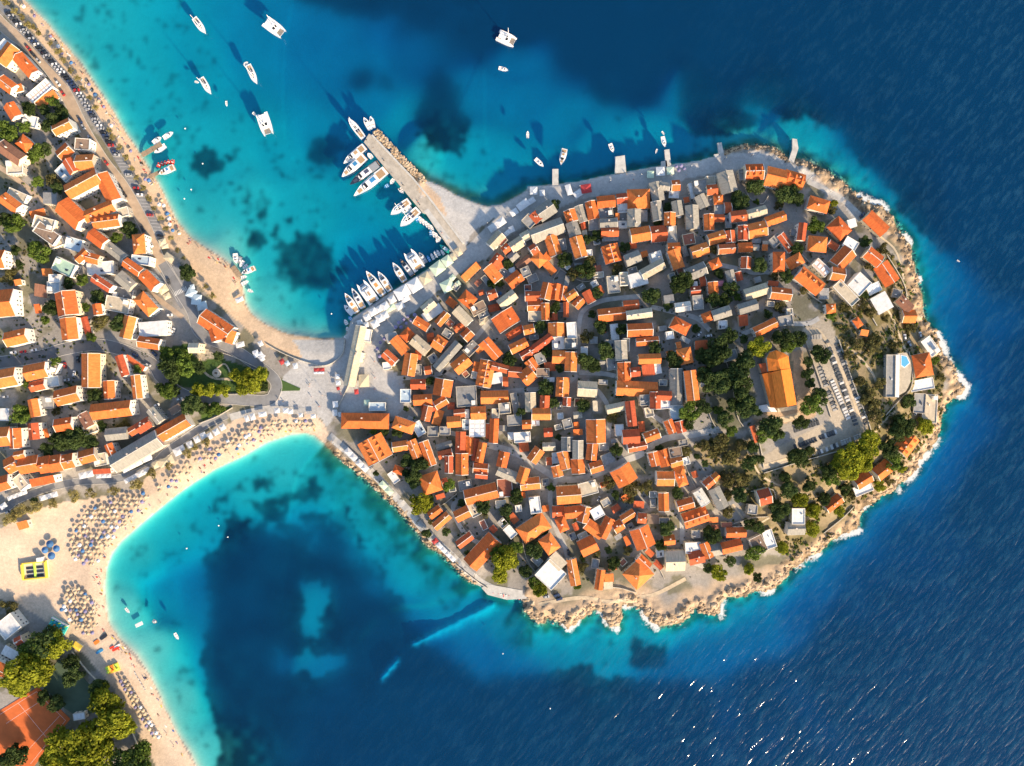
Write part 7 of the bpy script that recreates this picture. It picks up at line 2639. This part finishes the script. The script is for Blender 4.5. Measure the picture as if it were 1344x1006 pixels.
MB().box(-0.55,0.55,-4.7,4.7,1.2,1.9).build('centre_stripe', M_gn, r); MB().box(3.2,6.6,5.7,8.2,0,3.8).build('tower', M_hull, r)
g = gp(77, 822); r = root('inflatable_playground', g, math.radians(-28)); tag(r, 'turquoise, blue and green inflatable playground beside the pines', 'inflatable')
MB().box(-6,6,-4,4,0,0.8).build('base', M_tq, r)
for i in range(5):
    for j in range(3): MB().tube((-4.6+i*2.3,-2.6+j*2.6,0.8),(-4.6+i*2.3,-2.6+j*2.6,2.2+((i+j) % 2)),0.6,0.35,8).build('tower', [M_bblue, M_tq, M_gn, M_or][(i*2+j) % 4], r)
MB().box(-6.1,6.1,3.4,4.1,0.8,1.8).build('side_tube', M_hull, r)
g = gp(149, 877); r = root('inflatable_castle', g, math.radians(20)); tag(r, 'green, yellow and orange bouncy castle near the beach parasols', 'inflatable')
MB().box(-4,4,-2.6,2.6,0,1.0).build('base', M_ye, r)
for x0, m in ((-3.2, M_gn), (0, M_or), (3.0, M_gn)): MB().tube((x0,-1,1),(x0,-1,2.8),0.8,0.5,8).build('tower', m, r); MB().box(x0-0.9,x0+0.9,0.4,2.4,1.0,1.6).build('cushion', m, r)
g = gp(104, 847); r = root('beach_stall', g, math.radians(-35)); tag(r, 'yellow beach stall at the end of the pine wall', 'stall')
MB().box(-2.6,2.6,-1.8,1.8,0,2.0).build('counter', WALLS[1], r); MB().add([(-3,-2.2,2.1),(3,-2.2,2.1),(3,2.2,2.1),(-3,2.2,2.1),(-2.2,0,3),(2.2,0,3)], [(0,1,5,4),(2,3,4,5),(1,2,5),(3,0,4)]).build('roof', M_ye, r)
for (x, y, w, l, a_, m, lab) in ((136,836,2.4,5.2,35,M_bk,'black jumping mat on the beach'),(127,843,2.4,3.6,35,M_or,'orange jumping mat on the beach'),(131,855,1.8,5.0,30,M_bblue,'blue and white rescue board on the sand'),(152,852,1.6,4.8,28,M_red,'long red kayak on the sand'),(147,850,1.4,3.0,28,M_red,'short red kayak on the sand'),(154,848,1.4,4.6,30,M_hull,'white kayak on the sand')):
    o = MB().prism([(-l/2,-w*0.35),(-l*0.3,-w/2),(l*0.3,-w/2),(l/2,-w*0.35),(l/2,w*0.35),(l*0.3,w/2),(-l*0.3,w/2),(-l/2,w*0.35)], 0, 0.4).build('kayak' if 'kayak' in lab else 'beach_mat' if 'mat' in lab else 'rescue_board', m); o.location = gp(x, y, 0.02); o.rotation_euler = (0, 0, math.radians(a_)); tag(o, lab, 'kayak' if 'kayak' in lab else 'mat' if 'mat' in lab else 'board')

# tennis court and playing field
def sheet(name, poly, m, dz, parent=None):
    P = np.array(poly, float); c = P.mean(0); z = max(ground_z(*q) for q in P)+dz
    return MB().prism([W3(x, y, z)[:2] for x, y in poly], z-2.0, z).build(name, m, parent), z
M_clay = mat('court_clay', (0.58, 0.14, 0.04), 0.95, 0, 0.12, 0.2); M_court = mat('court_green', (0.07, 0.11, 0.075), 0.95, 0, 0.15, 0.2)
o, zc_ = sheet('tennis_court', [(-20,945),(50,902),(92,944),(40,1012),(-30,1000)], M_clay, 0.25); tag(o, 'orange clay tennis court shaded by pines', 'tennis court')
b = MB()
for a_, b_ in (((0,938),(48,908)),((48,908),(86,946)),((86,946),(40,1003)),((24,923),(64,972)),((8,950),(60,916)),((30,992),(78,940))):
    A = np.array(a_, float); B_ = np.array(b_, float); d = (B_-A)/np.hypot(*(B_-A)); n = np.array([-d[1], d[0]])*0.14
    b.add([W3(*q, zc_+0.006) for q in (A-n, B_-n, B_+n, A+n)], [(0,1,2,3)])
b.build('court_lines', M_line, o)
o, _ = sheet('playing_field', [(53,899),(77,866),(100,880),(130,912),(124,935),(103,942),(85,930)], M_court, 0.2); tag(o, 'dark green playing court between the pines', 'sports court')
o, _ = sheet('lawn_wedge', [(368,498),(394,510),(393,513),(368,513.5)], mat('lawn', (0.06, 0.11, 0.03), 0.95, 0, 0.2, 1), 0.12); tag(o, 'small triangular lawn on the harbour square', 'lawn')

# swimming pool of the villa, park monument
o, tz = sheet('villa_terrace', [(1177,464),(1190,463),(1195,473),(1196.5,485),(1195,502),(1189,514),(1177,521)], FLAT['y'], 2.6); tag(o, 'curved cream terrace on the sea side of the villa', 'terrace')
o, z = sheet('swimming_pool', [(1181,466),(1189,467.5),(1193.5,477),(1186,483.5),(1181,480)], M_hull, 3.0); o.location.z += tz+0.15-z; z_p = z; tag(o, 'bright blue swimming pool on the curved villa terrace', 'pool')
MB().prism([W3(x, y, z+0.01)[:2] for x, y in [(1182,467),(1188.6,468.4),(1192.3,476.6),(1186,482.3),(1182,479.3)]], z-0.5, z+0.012).build('pool_water', mat('pool_water', (0.12, 0.42, 0.66), 0.05, spec=0.5), o)
r = root('monument', gp(284.5, 490)); tag(r, 'round stone monument on a plinth in the small park', 'monument')
MB().tube((0,0,-0.3),(0,0,0.4),3.0,2.8,20).build('plinth', M_stone, r); MB().tube((0,0,0.4),(0,0,1.0),1.9,1.7,16).build('drum', M_stone, r); MB().tube((0,0,1.0),(0,0,2.8),0.7,0.45,10).build('pillar', M_dark, r)
ribbon('park_path', [(262,470),(268,488),(282,497),(300,498),(318,502)], 3.0, M_path, 0.10); ribbon('park_path', [(284,484),(295,478),(302,490),(300,500)], 2.0, M_path, 0.10)
# lamp posts along the quay and promenade
lp = [(465,425),(486,410),(508,396),(530,382),(552,367),(574,352),(640,295),(665,285),(760,247),(800,240),(840,232),(905,221),(950,210),(985,206),(1015,209),(1060,236),(1090,252),(380,482),(410,500),(430,520)]
l1 = MB().tube((0,0,-0.2),(0,0,5.0),0.09,0.06,8).mesh('pole', M_dark); l2 = MB().tube((0,0,5.0),(0,0,5.5),0.12,0.3,8).tube((0,0,5.5),(0,0,5.7),0.34,0.1,8).mesh('lantern', M_metal)
for x, y in lp:
    r = root('street_lamp', gp(x, y)); link('pole', l1, None, r); link('lantern', l2, None, r)
    w = 'on the yacht quay' if y > 340 and x > 450 else 'on the harbour square' if x < 450 else 'on the northern promenade'
    tag(r, f'dark single-lantern street lamp {w}', 'street lamp', f'street lamps {w}')
# buoys
bu = MB().rings([[(q*math.cos(i*math.pi/4), q*math.sin(i*math.pi/4), z) for i in range(8)] for q, z in ((0.25,-0.3),(0.5,0.05),(0.4,0.4),(0.1,0.6))]).mesh('mooring_buoy', M_white)
for x, y in ((251,249),(243,169),(266,215),(242,261),(546,426),(435,412),(660,858),(722,930),(245,720),(287,690),(299,705)):
    o = link('mooring_buoy', bu); o.location = W3(x, y, 0); tag(o, 'small white mooring buoy floating in the bay' if y < 600 else 'small white swim-line buoy in the southern bay', 'buoy', 'mooring buoys' if y < 600 else 'swim-line buoys')
